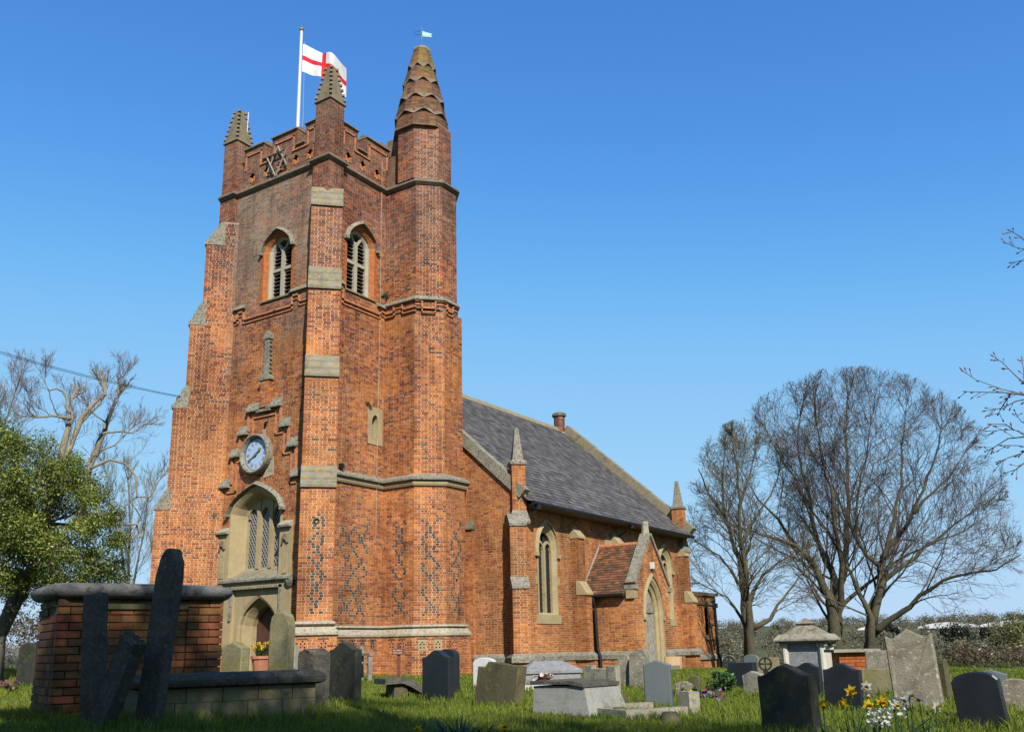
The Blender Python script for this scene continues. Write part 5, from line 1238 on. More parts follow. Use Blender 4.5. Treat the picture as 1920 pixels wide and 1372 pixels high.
HS = [
 (282, 9.0, 38, 1028, 'lancet', 'dark_rough', 'tall narrow pointed dark stone leaning in front of the brick chest tomb', 252, .13, (0, 5), .006),
 (178, 9.4, 30, 1112, 'flat', 'dark_rough', 'dark square topped upright slab standing against the brick chest tomb', 250, .13, (0, -4), .004),
 (190, 9.0, 30, 1176, 'broken', 'dark_rough', 'broken grey stone tilted sideways before the brick chest tomb', 262, .14, (0, 24), .012),
 (436, 12.6, 36, 1203, 'peak', 'green_stone', 'small grey green headstone with a pointed top before the west door', 275, .13, (0, 2), .003),
 (523, 13.6, 36, 1146, 'round', 'green_stone', 'tall round topped headstone with mossy upper half beside the doorway', 268, .13, (0, 1), .006),
 (545, 14.6, 20, 1211, 'flat', 'old_limestone', 'pale low slab edge just behind the tall mossy headstone', 268, .12, (0, 0), .003),
 (586, 12.0, 30, 1216, 'lowround', 'dark_rough', 'rugged dark headstone with a thick lichened side, beside the ledger tomb', 280, .24, (0, 1), .01),
 (646, 14.4, 50, 1203, 'ogee', 'granite_moss', 'dark headstone with curved hump top and dappled shade before the bench', 282, .12, (0, 0), 0),
 (821, 15.5, 50, 1218, 'ogee', 'granite_black', 'polished black curved top headstone in front of its black twin', 284, .12, (0, 0), 0),
 (841, 17.5, 34, 1216, 'lowround', 'granite_black', 'polished black headstone half hidden behind another black headstone', 284, .12, (0, 0), 0),
 (933, 13.4, 76, 1242, 'step', 'mossy_stone', 'wide mossy stepped stone leaning sideways beside the white marble headstone', 284, .16, (-4, 6), .004),
 (910, 19.5, 42, 1232, 'lowround', 'white_marble', 'white marble headstone close to the nave corner buttress', 262, .1, (0, 0), 0),
 (1108, 17.0, 17, 1246, 'flat', 'old_limestone', 'narrow grey upright stone at the start of the grey row', 285, .12, (0, 0), .004),
 (1128, 16.8, 30, 1252, 'flat', 'old_limestone', 'flat topped grey slab between two narrow upright stones', 285, .1, (0, 0), .004),
 (1152, 16.6, 18, 1247, 'flat', 'old_limestone', 'narrow grey upright stone closing the row by the green patch', 285, .12, (0, 0), .004),
 (1204, 20.0, 42, 1216, 'round', 'lichen_grave', 'broad round headstone speckled with white lichen before the porch door', 268, .14, (0, 2), .01),
 (1175, 20.3, 24, 1226, 'round', 'lichen_grave', 'smaller lichen spotted stone beside the broad speckled headstone', 268, .14, (0, -2), .01),
 (1235, 13.6, 50, 1237, 'peak', 'slate_grey', 'smooth slate grey headstone with shallow pointed top before the porch', 258, .1, (0, 0), 0),
 (1479, 8.8, 96, 1246, 'ogee', 'granite_moss', 'large dark green headstone with humped top behind the path of daffodils', 286, .12, (0, -1.5), 0),
 (1582, 13.0, 66, 1243, 'ogee', 'granite_black', 'broad blue black headstone behind the yellow daffodils', 275, .1, (0, 1), 0),
 (1518, 16.5, 46, 1241, 'ogee', 'granite_black', 'dark grey headstone in front of the columned tomb', 278, .1, (0, 1), 0),
 (1722, 13.5, 84, 1178, 'shoulder', 'lichen_grave', 'tall weathered shouldered headstone blotched with lichen', 268, .15, (0, -2.5), .006),
 (1840, 10.2, 82, 1258, 'lowround', 'granite_black', 'black headstone leaning beside the tall weathered one', 276, .1, (0, -5), 0),
 (1862, 14.6, 56, 1254, 'peak', 'slate_grey', 'slate headstone top peeping over the leaning black headstone', 262, .1, (0, 0), 0),
 (1905, 13.6, 44, 1271, 'lowround', 'lichen_grave', 'pale low round headstone cut by the picture edge', 265, .12, (0, 0), .004),
 (1653, 19.5, 42, 1219, 'flat', 'lichen_grave', 'pale lichen covered slab beside the orange brick tomb', 268, .12, (0, 0), .006),
 (1646, 17.0, 56, 1253, 'flat', 'green_stone', 'low greenish slab in front of the orange brick tomb', 268, .12, (0, 0), .006),
 (1414, 23.5, 26, 1226, 'lowround', 'slate_grey', 'pale grey slab behind the black box headstone', 268, .1, (0, 0), 0),
 (1446, 22.5, 40, 1232, 'flat', 'green_stone', 'yellowish square slab behind the wheel headed crosses', 262, .1, (0, 0), .003),
 (1396, 19.5, 46, 1241, 'flat', 'granite_black', 'black square headstone beside the glossy green shrub', 272, .2, (0, 0), 0),
 (1418, 16.5, 34, 1257, 'peak', 'old_limestone', 'tilted grey slab beside the black square headstone', 285, .12, (0, -6), .003),
 (47, 20.0, 28, 1205, 'lowround', 'granite_moss', 'dark headstone far off before the picket fence', 262, .12, (0, 0), 0),
 (1777, 15.0, 8, 1234, 'round', 'mossy_stone', 'thin brown upright marker beside the tall weathered headstone', 200, .09, (0, -2), .003),
 (1303, 17.5, 22, 1265, 'round', 'mossy_stone', 'small rounded brown footstone on the grass by the porch', 262, .12, (0, 4), .008),
 (1283, 16.5, 30, 1277, 'lowround', 'lichen_grave', 'little pale footstone behind the slate headstone', 262, .14, (0, 3), .01),
 (1160, 11.7, 22, 1300, 'flat', 'mossy_stone', 'short brown stub stone beside the pale block tomb', 275, .14, (0, 0), .006),
]
for r_ in HS:
    px, d, wpx, pt_, kd, mt, lb, bn, T, ln, wb = r_
    headstone(px, d, wpx, pt_, kd, mt, lb, bn, T, ln, 'headstone', wb, GR)
def thing_at(name, px, py, d, rz, label, cat, group=None):
    p = at(px, py, d); o = empty(name, (p.x, p.y, gz(p.x, p.y)), rz); return tag(o, label, cat, group)
def lp(mb, name, mat, parent, smooth=False, fix=True):
    o = mb.build(name, [MAT[q] for q in mat] if isinstance(mat, (list, tuple)) else MAT[mat], parent, smooth, world=False)
    return fixnormals(o) if fix else o
# ---- big brick chest tomb (left)
def rz_axis(b): return R(90-b)            # local +X along bearing b
p = at(100, 1270, 10.6); tb = empty('chest_tomb', (p.x, p.y, gz(p.x, p.y)), rz_axis(110)); tag(tb, 'large mossy brick chest tomb with rounded stone lid on the shaded grass', 'tomb')
TL, TWd, TH = 1.62, .85, 1.02+(.12-gz(p.x, p.y)); TH = at(98, 1122, 10.6).z-gz(p.x, p.y)
mb = MB(); mb.box((-.015, -.018, -.3), (TL+.012, TWd-.02, TH)); core = lp(mb, 'mortar_core', 'mossy_stone', tb)
attrmat('tomb_brick', .9, 14, .6, .5, lichen=((.20, .17, .03), .75))
rt_ = random.Random(4)
def tbrick(x0, x1, y0, y1, z0, z1, face):
    g = rt_.uniform(.7, 1.2); c = rt_.choice([(.33, .115, .05), (.27, .09, .045), (.22, .10, .05), (.17, .09, .055), (.30, .14, .05)]); c = [q*g for q in c]
    q = MB(); q.box((x0, y0, z0), (x1, y1, z1), 0, c); b_ = q.build('brick', MAT['tomb_brick'], tb, world=False, cols=True)
hc = .078; ncr = int((TH+.1)/hc)
for k in range(ncr):
    z0 = TH-(k+1)*hc+.006; z1 = TH-k*hc-.006
    for pier in ((-.03, .36), (.36, TL-.36), (TL-.36, TL+.03)):
        dy = -.065 if pier[0] != .36 else -.032
        x = pier[0]; L = .232; first = L/2 if k % 2 else L
        while x < pier[1]-.02:
            e = min(pier[1], x+first); first = L
            if pier[1]-e < .05: e = pier[1]
            j = rt_.uniform(-.004, .004); tbrick(x+.005, e-.005, dy+j, dy+.1, z0, z1, 'f'); x = e
    y = .06; first = .116 if k % 2 else .232
    while y < TWd:
        e = min(TWd, y+first); first = .232
        if TWd-e < .05: e = TWd
        if not (k in (1,) and y < .3): tbrick(-.03+rt_.uniform(-.004, .004), .07, y+.005, e-.005, z0, z1, 's')
        y = e
mb = MB(); rings = []
for o_, z in ((.08, TH), (.11, TH+.02), (.14, TH+.06), (.14, TH+.10), (.11, TH+.14), (.04, TH+.16)):
    q = []; c_ = .16
    X0, X1, Y0_, Y1 = -o_, TL+o_, -o_-.03, TWd+o_
    q = [(X0+c_, Y0_, z), (X1-c_, Y0_, z), (X1, Y0_+c_, z), (X1, Y1-c_, z), (X1-c_, Y1, z), (X0+c_, Y1, z), (X0, Y1-c_, z), (X0, Y0_+c_, z)]; rings.append(q)
mb.loft(rings, True, True, True); lp(mb, 'stone_lid', 'dark_lid' if 'dark_lid' in MAT else 'dark_rough', tb, True)
mb = MB(); mb.box((.36, -.06, TH-.1), (TL-.36, .02, TH-.02)); lp(mb, 'brick_moulding', 'mossy_stone', tb)
# ---- low ledger tomb in front
p = at(255, 1330, 9.7); lt = empty('ledger_tomb', (p.x, p.y, gz(p.x, p.y)), rz_axis(116)); tag(lt, 'low ledger tomb with thick dark slab on greenish stone sides', 'tomb')
lH = at(420, 1287, 9.9).z-gz(p.x, p.y); LL = 1.72
for i in range(5):
    mb = MB(); a, b = LL*i/5, LL*(i+1)/5; mb.box((a+.004, 0, -.3), (b-.004, .75, lH*.55-.004)); lp(mb, 'side_block', 'green_stone', lt)
    mb = MB(); mb.box((a+.004+(.1 if i else 0), .006, lH*.55), (min(LL, b+.1)-.004, .744, lH)); lp(mb, 'side_block', 'green_stone', lt)
mb = MB(); mb.loft([[(-o_, -o_, z), (LL+o_, -o_, z), (LL+o_, .75+o_, z), (-o_, .75+o_, z)] for o_, z in ((.02, lH), (.07, lH+.02), (.08, lH+.05), (.08, lH+.075), (.03, lH+.13))], True, True, True); lp(mb, 'ledger_slab', 'dark_rough', lt)
# ---- collapsed slab
p = at(755, 1300, 17); cs = empty('fallen_slab', (p.x, p.y, gz(p.x, p.y)), rz_axis(120)); tag(cs, 'dark fallen slab propped on a stub before the wooden sign', 'grave')
mb = MB(); mb.prism([(-.42, .34), (-.05, .36), (.1, .3), (.62, -.05), (.62, -.14), (.05, .2), (-.1, .26), (-.42, .25)], (0, 0, 0), (1, 0, 0), (0, 0, 1), (0, 1, 0), -.3, .3); lp(mb, 'slab', 'dark_rough', cs)
mb = MB(); mb.prism([(-.26, -.2), (.02, -.2), (.0, .24), (-.22, .28)], (0, 0, 0), (1, 0, 0), (0, 0, 1), (0, 1, 0), -.22, .22); lp(mb, 'prop_stone', 'mossy_stone', cs)
# ---- coped grey tomb by the nave with white kerb and flowers
p = at(985, 1284, 21.0); ct = empty('coped_tomb', (p.x, p.y, gz(p.x, p.y)), rz_axis(134)); tag(ct, 'grey hipped coffin tomb near the nave wall', 'tomb')
H0 = at(1030, 1262, 21).z-gz(p.x, p.y); H1 = at(1030, 1239, 21).z-gz(p.x, p.y); L = 1.25; D_ = .8
mb = MB(); mb.box((0, 0, -.2), (L, D_, H0)); lp(mb, 'tomb_base', 'grey_marble', ct)
mb = MB(); mb.loft([[(-.04, -.04, H0), (L+.04, -.04, H0), (L+.04, D_+.04, H0), (-.04, D_+.04, H0)], [(-.04, -.04, H0+.06), (L+.04, -.04, H0+.06), (L+.04, D_+.04, H0+.06), (-.04, D_+.04, H0+.06)], [(.3, D_/2-.03, H1), (L-.3, D_/2-.03, H1), (L-.3, D_/2+.03, H1), (.3, D_/2+.03, H1)]], True, True, True); lp(mb, 'coped_lid', 'grey_marble', ct)
p = at(976, 1292, 18.5); kb = empty('kerb_grave', (p.x, p.y, gz(p.x, p.y)), rz_axis(134)); tag(kb, 'white marble kerbed grave in front of the grey coffin tomb', 'grave')
for a, b in (((0, 0, -.1), (.75, .1, .13)), ((0, .1, -.1), (.1, 1.0, .13)), ((.65, .1, -.1), (.75, 1.0, .13))):
    mb = MB(); mb.box(a, b); lp(mb, 'kerb', 'white_marble', kb)
def blob(mb, c, r_, n=6, col=None, sq_=1.0):
    rings = []
    for i in range(1, 5):
        a = math.pi*i/5; rings.append([(c[0]+r_*math.sin(a)*math.cos(2*math.pi*j/n), c[1]+r_*math.sin(a)*math.sin(2*math.pi*j/n), c[2]-r_*sq_*math.cos(a)) for j in range(n)])
    mb.loft(rings, True, True, True, 0, col)
attrmat('petal', .7, 30, .2, 0, .2, transl=.3)
def petal_tuft(mb, c, n, r_, h_, cols, rnd, size=.03):
    for i in range(n):
        a = rnd.uniform(0, 6.28); q = rnd.random()**.5*r_; z = c[2]+rnd.uniform(0, h_); x, y = c[0]+q*math.cos(a), c[1]+q*math.sin(a); col = rnd.choice(cols)
        N_ = Vector((rnd.uniform(-1, 1), rnd.uniform(-1, 1), rnd.uniform(.2, 1))).normalized(); T_ = N_.orthogonal().normalized(); B_ = N_.cross(T_)
        k = 5; C_ = Vector((x, y, z))
        mb.add([C_]+[C_+(T_*math.cos(6.28*j/k)+B_*math.sin(6.28*j/k))*size*rnd.uniform(.8, 1.2)+N_*size*.3 for j in range(k)], [(0, j+1, (j+1) % k+1) for j in range(k)], 0, col)
rf = random.Random(8)
p = at(1020, 1276, 18.9); fl = MB(); z = gz(p.x, p.y); petal_tuft(fl, (0, 0, .1), 90, .2, .22, [(.75, .68, .6), (.78, .74, .7), (.6, .16, .06), (.35, .03, .04), (.1, .16, .03)], rf, .05); o = fl.build('wreath', MAT['petal'], None, world=False, cols=True); o.location = (p.x, p.y, z); tag(o, 'heap of white, orange and dark red grave flowers on the white kerb', 'flowers'); o['kind'] = 'thing'
# ---- pale block tomb with broken slab
p = at(1080, 1345, 11.4); bt = empty('block_tomb', (p.x, p.y, gz(p.x, p.y)), bearing_rz(278)); tag(bt, 'pale rendered block tomb with flared side and broken slate slab on top', 'tomb')
bH = at(1080, 1284, 11.4).z-gz(p.x, p.y)
mb = MB(); mb.loft([[(-.42, -.3, -.25), (.42, -.3, -.25), (.42, .5, -.25), (-.42, .5, -.25)], [(-.42, -.28, 0), (.42, -.28, 0), (.42, .48, 0), (-.42, .48, 0)], [(-.42, -.25, bH), (.32, -.25, bH), (.32, .4, bH), (-.42, .4, bH)]], True, True, True); lp(mb, 'tomb_block', 'cement' if 'cement' in MAT else 'old_limestone', bt)
mb = MB(); mb.prism([(-.45, 0), (.1, .01), (.34, -.02), (.34, .02), (.14, .05), (-.1, .035), (-.2, .055), (-.45, .045)], (0, -.28, bH+.012), (1, 0, 0), (0, 0, 1), (0, 1, 0), 0, .7); lp(mb, 'broken_slab', 'dark_rough', bt)
# ---- low kerb grave on the slope
p = at(1175, 1352, 10.6); kg = empty('kerb_grave', (p.x, p.y, gz(p.x, p.y)), rz_axis(118)); tag(kg, 'low weathered stone kerb grave with a corner post in the sun', 'grave')
for nm_, a, b in (('kerb', (0, 0, -.2), (.86, .12, .10)), ('kerb', (.0, .12, -.2), (.1, .7, .1)), ('kerb', (.1, .72, -.2), (.9, .84, .12)), ('corner_post', (.84, -.03, -.2), (.99, .15, .26))):
    mb = MB(); mb.box(a, b); lp(mb, nm_, 'old_limestone', kg)
for px, py, d, r_, lb in ((1162, 1342, 10.9, .11, 'small dark domed boulder beside the pale block tomb'), (1258, 1360, 9.9, .12, 'small dark domed boulder in front of the low kerb grave')):
    p = at(px, py, d); mb = MB(); blob(mb, (0, 0, .0), r_, 9, None, .9); o = lp(mb, 'boulder', 'mossy_stone', None, True); o.location = (p.x, p.y, gz(p.x, p.y)+.04); o.scale = (1.15, .9, 1); tag(o, lb, 'boulder', 'boulders by the kerb grave')
# ---- wheel headed crosses
def wheel_cross(px, d, pyc, rpx, label, mat='granite_black', bn=252):
    p = at(px, 1270, d); z = gz(p.x, p.y); o = empty('wheel_cross', (p.x, p.y, z), bearing_rz(bn)); tag(o, label, 'cross', 'wheel headed crosses')
    zc = at(px, pyc, d).z-z; r_ = rpx/1748*d*1.03
    mb = MB(); n = 20; rr_ = [[(q*math.cos(2*math.pi*i/n), y, zc+q*math.sin(2*math.pi*i/n)) for i in range(n)] for q, y in ((r_, -.05), (r_*.74, -.05), (r_*.74, .05), (r_, .05), (r_, -.05))]
    mb.loft(rr_, True); lp(mb, 'ring', mat, o)
    for a in (0, math.pi/2, math.pi, -math.pi/2):
        mb = MB(); c, s_ = math.cos(a+.785*0), math.sin(a); q = [(.02, .06), (.8, .17), (.8, -.17), (.02, -.06)]
        mb.prism([(r_*(x*c-y*s_), zc+r_*(x*s_+y*c)) for x, y in q], (0, 0, 0), (1, 0, 0), (0, 0, 1), (0, 1, 0), -.045, .045); lp(mb, 'cross_arm', mat, o)
    mb = MB(); mb.box((-.05, -.05, -.2), (.05, .05, zc-r_*.9)); lp(mb, 'shaft', mat, o)
wheel_cross(1369, 21, 1241, 11, 'dark wheel headed cross beside the vestry corner, left of the black headstone')
wheel_cross(1437, 20, 1244, 11.5, 'dark wheel headed cross against the yellowish slab')
wheel_cross(1475, 21, 1253, 9, 'dark wheel headed cross at the foot of the columned tomb')
# ---- columned tomb with urn cap
p = at(1521, 1280, 24); mt_ = empty('columned_tomb', (p.x, p.y, gz(p.x, p.y)), bearing_rz(272)); tag(mt_, 'pale monument with corner columns, cornice and pyramid cap below the trees', 'tomb')
zz = lambda py: at(1521, py, 24).z-mt_.location.z
hw, hd = .52, .40; zc0, zc1 = zz(1205), zz(1188)
mb = MB(); mb.box((-hw+.1, -hd+.1, -.2), (hw-.1, hd-.1, zc0)); lp(mb, 'tomb_body', 'cream_paint', mt_)
mb = MB(); mb.box((-hw+.16, -hd+.08, .15), (hw-.2, -hd+.1, zc0-.02)); lp(mb, 'inscription_panel', 'grey_marble', mt_)
for sx in (-1, 1):
    for sy in (-1, 1):
        mb = MB(); mb.tube([(sx*(hw-.08), sy*(hd-.08), -.1), (sx*(hw-.08), sy*(hd-.08), zc0)], .075, 10); lp(mb, 'column', 'cream_paint', mt_)
        mb = MB(); mb.box((sx*(hw-.08)-.1, sy*(hd-.08)-.1, zc0-.07), (sx*(hw-.08)+.1, sy*(hd-.08)+.1, zc0)); lp(mb, 'capital', 'old_limestone', mt_)
mb = MB(); ring = lambda a, b, z: [(-a, -b, z), (a, -b, z), (a, b, z), (-a, b, z)]
mb.loft([ring(hw, hd, zc0), ring(hw+.12, hd+.12, zc0+.06), ring(hw+.12, hd+.12, zc0+.1), ring(hw+.02, hd+.02, zc1)], True, True, True); lp(mb, 'cornice', 'old_limestone', mt_)
mb = MB(); mb.loft([ring(hw-.06, hd-.06, zc1), ring(.26, .22, zz(1177)), ring(.16, .14, zz(1172)), ring(.17, .15, zz(1169.5)), ring(.2, .18, zz(1168)), ring(.14, .12, zz(1165)), ring(.03, .03, zz(1158))], True, True, True); lp(mb, 'pyramid_cap', 'lichen_grave', mt_)
# ---- orange brick tomb under slab
p = at(1576, 1262, 21.5); ob = empty('brick_tomb', (p.x, p.y, gz(p.x, p.y)), rz_axis(150)); tag(ob, 'small orange brick tomb under a thin stone slab beside the columned tomb', 'tomb')
oH = at(1600, 1222, 21.5).z-ob.location.z; L, D_ = .72, .6
mb = MB(); mb.box((.01, .01, -.2), (L-.01, D_, oH)); lp(mb, 'mortar_core', 'terracotta', ob)
for k in range(int((oH+.1)/.072)):
    z0 = oH-(k+1)*.072+.005; x = 0; first = .11 if k % 2 else .22
    while x < L:
        e = min(L, x+first); first = .22
        g = rt_.uniform(.8, 1.2); q = MB(); q.box((x+.004, -.006, z0), (e-.004, .09, z0+.062), 0, (.5*g, .15*g, .05*g)); q.build('brick', MAT['brick'], ob, world=False, cols=True); x = e
    y = .0; first = .22 if k % 2 else .11
    while y < D_:
        e = min(D_, y+first); first = .22
        g = rt_.uniform(.8, 1.2); q = MB(); q.box((L-.09, y+.004, z0), (L+.006, e-.004, z0+.062), 0, (.5*g, .15*g, .05*g)); q.build('brick', MAT['brick'], ob, world=False, cols=True); y = e
mb = MB(); mb.box((-.12, -.12, oH), (L+.12, D_+.1, oH+.06)); lp(mb, 'stone_slab', 'old_limestone', ob)
# ---- weathered bench against the tower
p = at(548, 1262, 22.5); bn_ = empty('bench', (p.x, p.y, gz(p.x, p.y)), rz_axis(108)); tag(bn_, 'weathered wooden bench with its back to the tower plinth', 'bench')
bh = at(620, 1228, 22.5).z-bn_.location.z; L = 1.95
for x in (0, L): 
    mb = MB(); mb.box((x-.06, .3, -.1), (x+.06, .4, bh+.2)); lp(mb, 'back_post', 'old_wood', bn_)
    mb = MB(); mb.box((x-.05, -.12, -.1), (x+.05, -.03, .62)); lp(mb, 'front_leg', 'old_wood', bn_)
    mb = MB(); mb.box((x-.055, -.14, .55), (x+.055, .32, .61)); lp(mb, 'armrest', 'old_wood', bn_)
mb = MB(); mb.box((.06, .31, bh-.09), (L-.06, .37, bh+.05)); lp(mb, 'top_rail', 'old_wood', bn_)
for i in range(4):
    mb = MB(); mb.box((0, -.1+i*.11, .38), (L, -.01+i*.11, .41)); lp(mb, 'seat_slat', 'old_wood', bn_)
# ---- sign on a post
p = at(747, 1268, 23); sg = empty('wooden_sign', (p.x, p.y, gz(p.x, p.y)), bearing_rz(232)); tag(sg, 'small brown wooden sign on a post before the tower plinth', 'sign')
sz = at(747, 1221, 23).z-sg.location.z
plain('sign_brown', (.16, .06, .04), .7, .2, 0, .3)
mb = MB(); mb.box((-.04, -.04, -.2), (.04, .04, sz+.2)); lp(mb, 'post', 'sign_brown', sg)
mb = MB(); mb.box((-.15, -.07, sz-.07), (.15, -.042, sz+.07)); lp(mb, 'board', 'sign_brown', sg)
mb = MB()
for i, (z_, w_) in enumerate(((.03, [.05, .09, .03]), (-.025, [.1, .08]))):
    x = -.12
    for q in w_: mb.box((x, -.074, sz+z_-.012), (x+q, -.0705, sz+z_+.012)); x += q+.015
lp(mb, 'worn_lettering', 'pale_stone', sg)
# ---- terracotta pots with daffodils beside the west door
def leafclump(mb, c, n, h, spread, rnd, cols=((.05, .11, .03), (.08, .15, .04), (.04, .09, .03)), w_=.010):
    for i in range(n):
        a = rnd.uniform(0, 6.28); q = rnd.uniform(0, spread*.5); b_ = Vector((c[0]+q*math.cos(a), c[1]+q*math.sin(a), c[2])); hh = h*rnd.uniform(.6, 1.1); ln = spread*rnd.uniform(.2, 1.0)
        d_ = Vector((math.cos(a), math.sin(a), 0)); s_ = Vector((-d_.y, d_.x, 0))*w_; m1 = b_+d_*ln*.3+Vector((0, 0, hh*.65)); t_ = b_+d_*ln+Vector((0, 0, hh)); col = rnd.choice(cols)
        mb.add([b_-s_, b_+s_, m1+s_, m1-s_, t_], [(0, 1, 2, 3), (3, 2, 4)], 0, col)
def daffodil(mb, base, top, face, rnd, petal=(.85, .62, .02), cup=(.85, .42, .01), s=.036):
    mb.tube([base, Vector(base).lerp(Vector(top), .6)+Vector((rnd.uniform(-.01, .01), rnd.uniform(-.01, .01), 0)), top], .0035, 4, False, 0, (.08, .16, .04))
    N_ = Vector(face).normalized(); T_ = N_.orthogonal().normalized(); B_ = N_.cross(T_); C_ = Vector(top)+N_*.012; r0 = rnd.uniform(0, 1)
    for j in range(6):
        a = r0+j*math.pi/3; u_ = T_*math.cos(a)+B_*math.sin(a); v_ = N_.cross(u_)
        mb.add([C_, C_+u_*s*.55+v_*s*.34, C_+u_*s*1.12+N_*rnd.uniform(-.3, .25)*s, C_+u_*s*.55-v_*s*.34], [(0, 1, 2, 3)], 0, petal)
    r1 = [C_+(T_*math.cos(q*.785)+B_*math.sin(q*.785))*s*.26 for q in range(8)]; r2 = [C_+N_*s*.75+(T_*math.cos(q*.785)+B_*math.sin(q*.785))*s*.42 for q in range(8)]
    mb.loft([r1, r2], True, True, False, 0, cup)
plain('pot_clay', (.50, .20, .12), .85, .15, 0, .2)
for px, d, lb in ((404, 24.6, 'terracotta pot of daffodils beside the brick chest tomb end'), (490, 24.6, 'terracotta pot of daffodils in front of the church doorway')):
    p = at(px, 1258, d); o = empty('flower_pot', (p.x, p.y, gz(p.x, p.y))); tag(o, lb, 'plant pot', 'pots at the west door')
    h = at(px, 1229, d).z-o.location.z
    mb = MB(); rg = lambda r_, z: [(r_*math.cos(q*.524), r_*math.sin(q*.524), z) for q in range(12)]; mb.loft([rg(.17, -.02), rg(.25, h-.07), rg(.28, h-.07), rg(.28, h), rg(.24, h), rg(.23, h-.05)], True, True, True); lp(mb, 'pot', 'pot_clay', o)
    mb = MB(); leafclump(mb, (0, 0, h-.04), 110, .3, .3, rf); q_ = mb.build('leaves', attrmat('leaf_green', .6, 20, .2, 0, .3, transl=.3) if 'leaf_green' not in MAT else MAT['leaf_green'], o, world=False, cols=True); q_['kind'] = 'stuff'
    for i in range(16):
        a = rf.uniform(0, 6.28); q = rf.uniform(0, .26); mb = MB(); daffodil(mb, (q*.4*math.cos(a), q*.4*math.sin(a), h-.04), (q*math.cos(a), q*math.sin(a), h+rf.uniform(.12, .32)), (-.8+rf.uniform(-.5, .5), -.6+rf.uniform(-.5, .5), .2), rf, s=.045)
        mb.build('daffodil', MAT['petal'], o, world=False, cols=True)
# ---- daffodils in the foreground
def daff_plant(px, pytop, d, pale, label, lean=0):
    g0 = at(px, 1372, d); z = gz(g0.x, g0.y); tp = at(px, pytop, d); o = empty('daffodil', (g0.x, g0.y, z)); h = tp.z-z
    bx = rt0*(lean*.35)
    mb = MB(); fc = -fw+Vector((rf.uniform(-.7, .7), rf.uniform(-.7, .7), rf.uniform(-.3, .35)))
    daffodil(mb, tuple(bx), (0, 0, h), fc, rf, (.80, .80, .74) if pale else (.88, .66, .03), (.85, .62, .12) if pale else (.9, .46, .01), .034 if pale else .038)
    mb.build('flower', MAT['petal'], o, world=False, cols=True)
    mb = MB(); leafclump(mb, tuple(bx), 7, h*.75, .12, rf, w_=.007); q_ = mb.build('leaves', MAT['leaf_green'], o, world=False, cols=True)
    tag(o, label, 'daffodil', 'daffodils in the foreground')
DF = [(1601, 1294, 6.3, 0, 'topmost yellow daffodil of the clump, before the blue black headstone'), (1591, 1318, 6.3, 0, 'yellow daffodil just under the topmost one'), (1549, 1315, 6.4, 0, 'lowest left yellow daffodil facing the dark green headstone'),
      (1631, 1321, 6.2, 0, 'yellow daffodil turned sideways in the middle of the clump'), (1658, 1312, 6.3, 0, 'yellow daffodil nearest the white ones'), (1634, 1285, 6.6, 1, 'tall white narcissus above the yellow daffodils'), (1637, 1299, 6.5, 1, 'white narcissus hanging under the tall one'),
      (1683, 1318, 6.2, 1, 'white narcissus with yellow eye facing forward'), (1690, 1308, 6.3, 1, 'white narcissus behind the forward facing one'), (1713, 1302, 6.5, 1, 'white narcissus before the tall weathered headstone'), (1731, 1309, 6.5, 1, 'white narcissus right of the headstone middle'), (1760, 1324, 6.4, 1, 'rightmost white narcissus of the clump'),
      (1704, 1313, 6.6, 1, 'small white narcissus half hidden among leaves'), (945, 1360, 7.2, 0, 'single bright yellow daffodil alone on the lower lawn'), (785, 1366, 7.4, 0, 'dull orange daffodil in the shaded grass')]
for q in DF: daff_plant(*q)
def clump(name, px, py, d, n, h, spread, label, cat, cols=((.05, .11, .03), (.08, .15, .04), (.04, .09, .03)), w_=.009):
    p = at(px, py, d); mb = MB(); leafclump(mb, (0, 0, -.02), n, h, spread, rf, cols, w_); o = mb.build(name, MAT['leaf_green'], None, world=False, cols=True); o.location = (p.x, p.y, gz(p.x, p.y)); return tag(o, label, cat, None)
clump('narcissus_leaves', 860, 1372, 7.3, 60, .22, .5, 'upright green narcissus leaves at the lower middle of the lawn', 'plant')
clump('narcissus_leaves', 1640, 1372, 6.3, 130, .30, .55, 'dense narcissus leaves under the yellow and white flowers', 'plant')
clump('narcissus_leaves', 1745, 1372, 6.3, 60, .24, .4, 'narcissus leaves under the rightmost white flowers', 'plant')
for px, py, d, lb in ((1650, 1362, 6.0, 'bunch of small white blossoms low in the narcissus leaves'), (1680, 1346, 6.2, 'few white blossoms beside the low white bunch')):
    p = at(px, py, d); mb = MB(); petal_tuft(mb, (0, 0, 0), 90 if px < 1660 else 40, .07, .10, [(.8, .8, .78)], rf, .009); o = mb.build('white_blossom', MAT['petal'], None, world=False, cols=True); o.location = p; tag(o, lb, 'flowers')
    st = MB(); st.tube([p-Vector((0, 0, p.z-gz(p.x, p.y))), p+Vector((0, 0, .03))], .006, 4, True, 0, (.06, .12, .03)); s_ = st.build('stalk', MAT['leaf_green'], None, cols=True); s_.parent = o; s_.matrix_parent_inverse = Matrix.Translation(-p)
for px, py, d, cols, lb in ((1335, 1306, 15.0, [(.20, .06, .38), (.45, .30, .6), (.55, .05, .2)], 'purple and pink pansies on the grass by the slate headstone'), (1300, 1298, 15.2, [(.75, .5, .04), (.8, .66, .3)], 'yellow primroses on the grass by the slate headstone'), (18, 1240, 19.5, [(.45, .08, .25), (.6, .25, .4)], 'pink flowers near the picket fence')):
    p = at(px, py, d); mb = MB(); petal_tuft(mb, (0, 0, .03), 40, .2, .16, cols+[(.05, .12, .02)], rf, .035); o = mb.build('flower_patch', MAT['petal'], None, world=False, cols=True); o.location = (p.x, p.y, gz(p.x, p.y)); tag(o, lb, 'flowers')

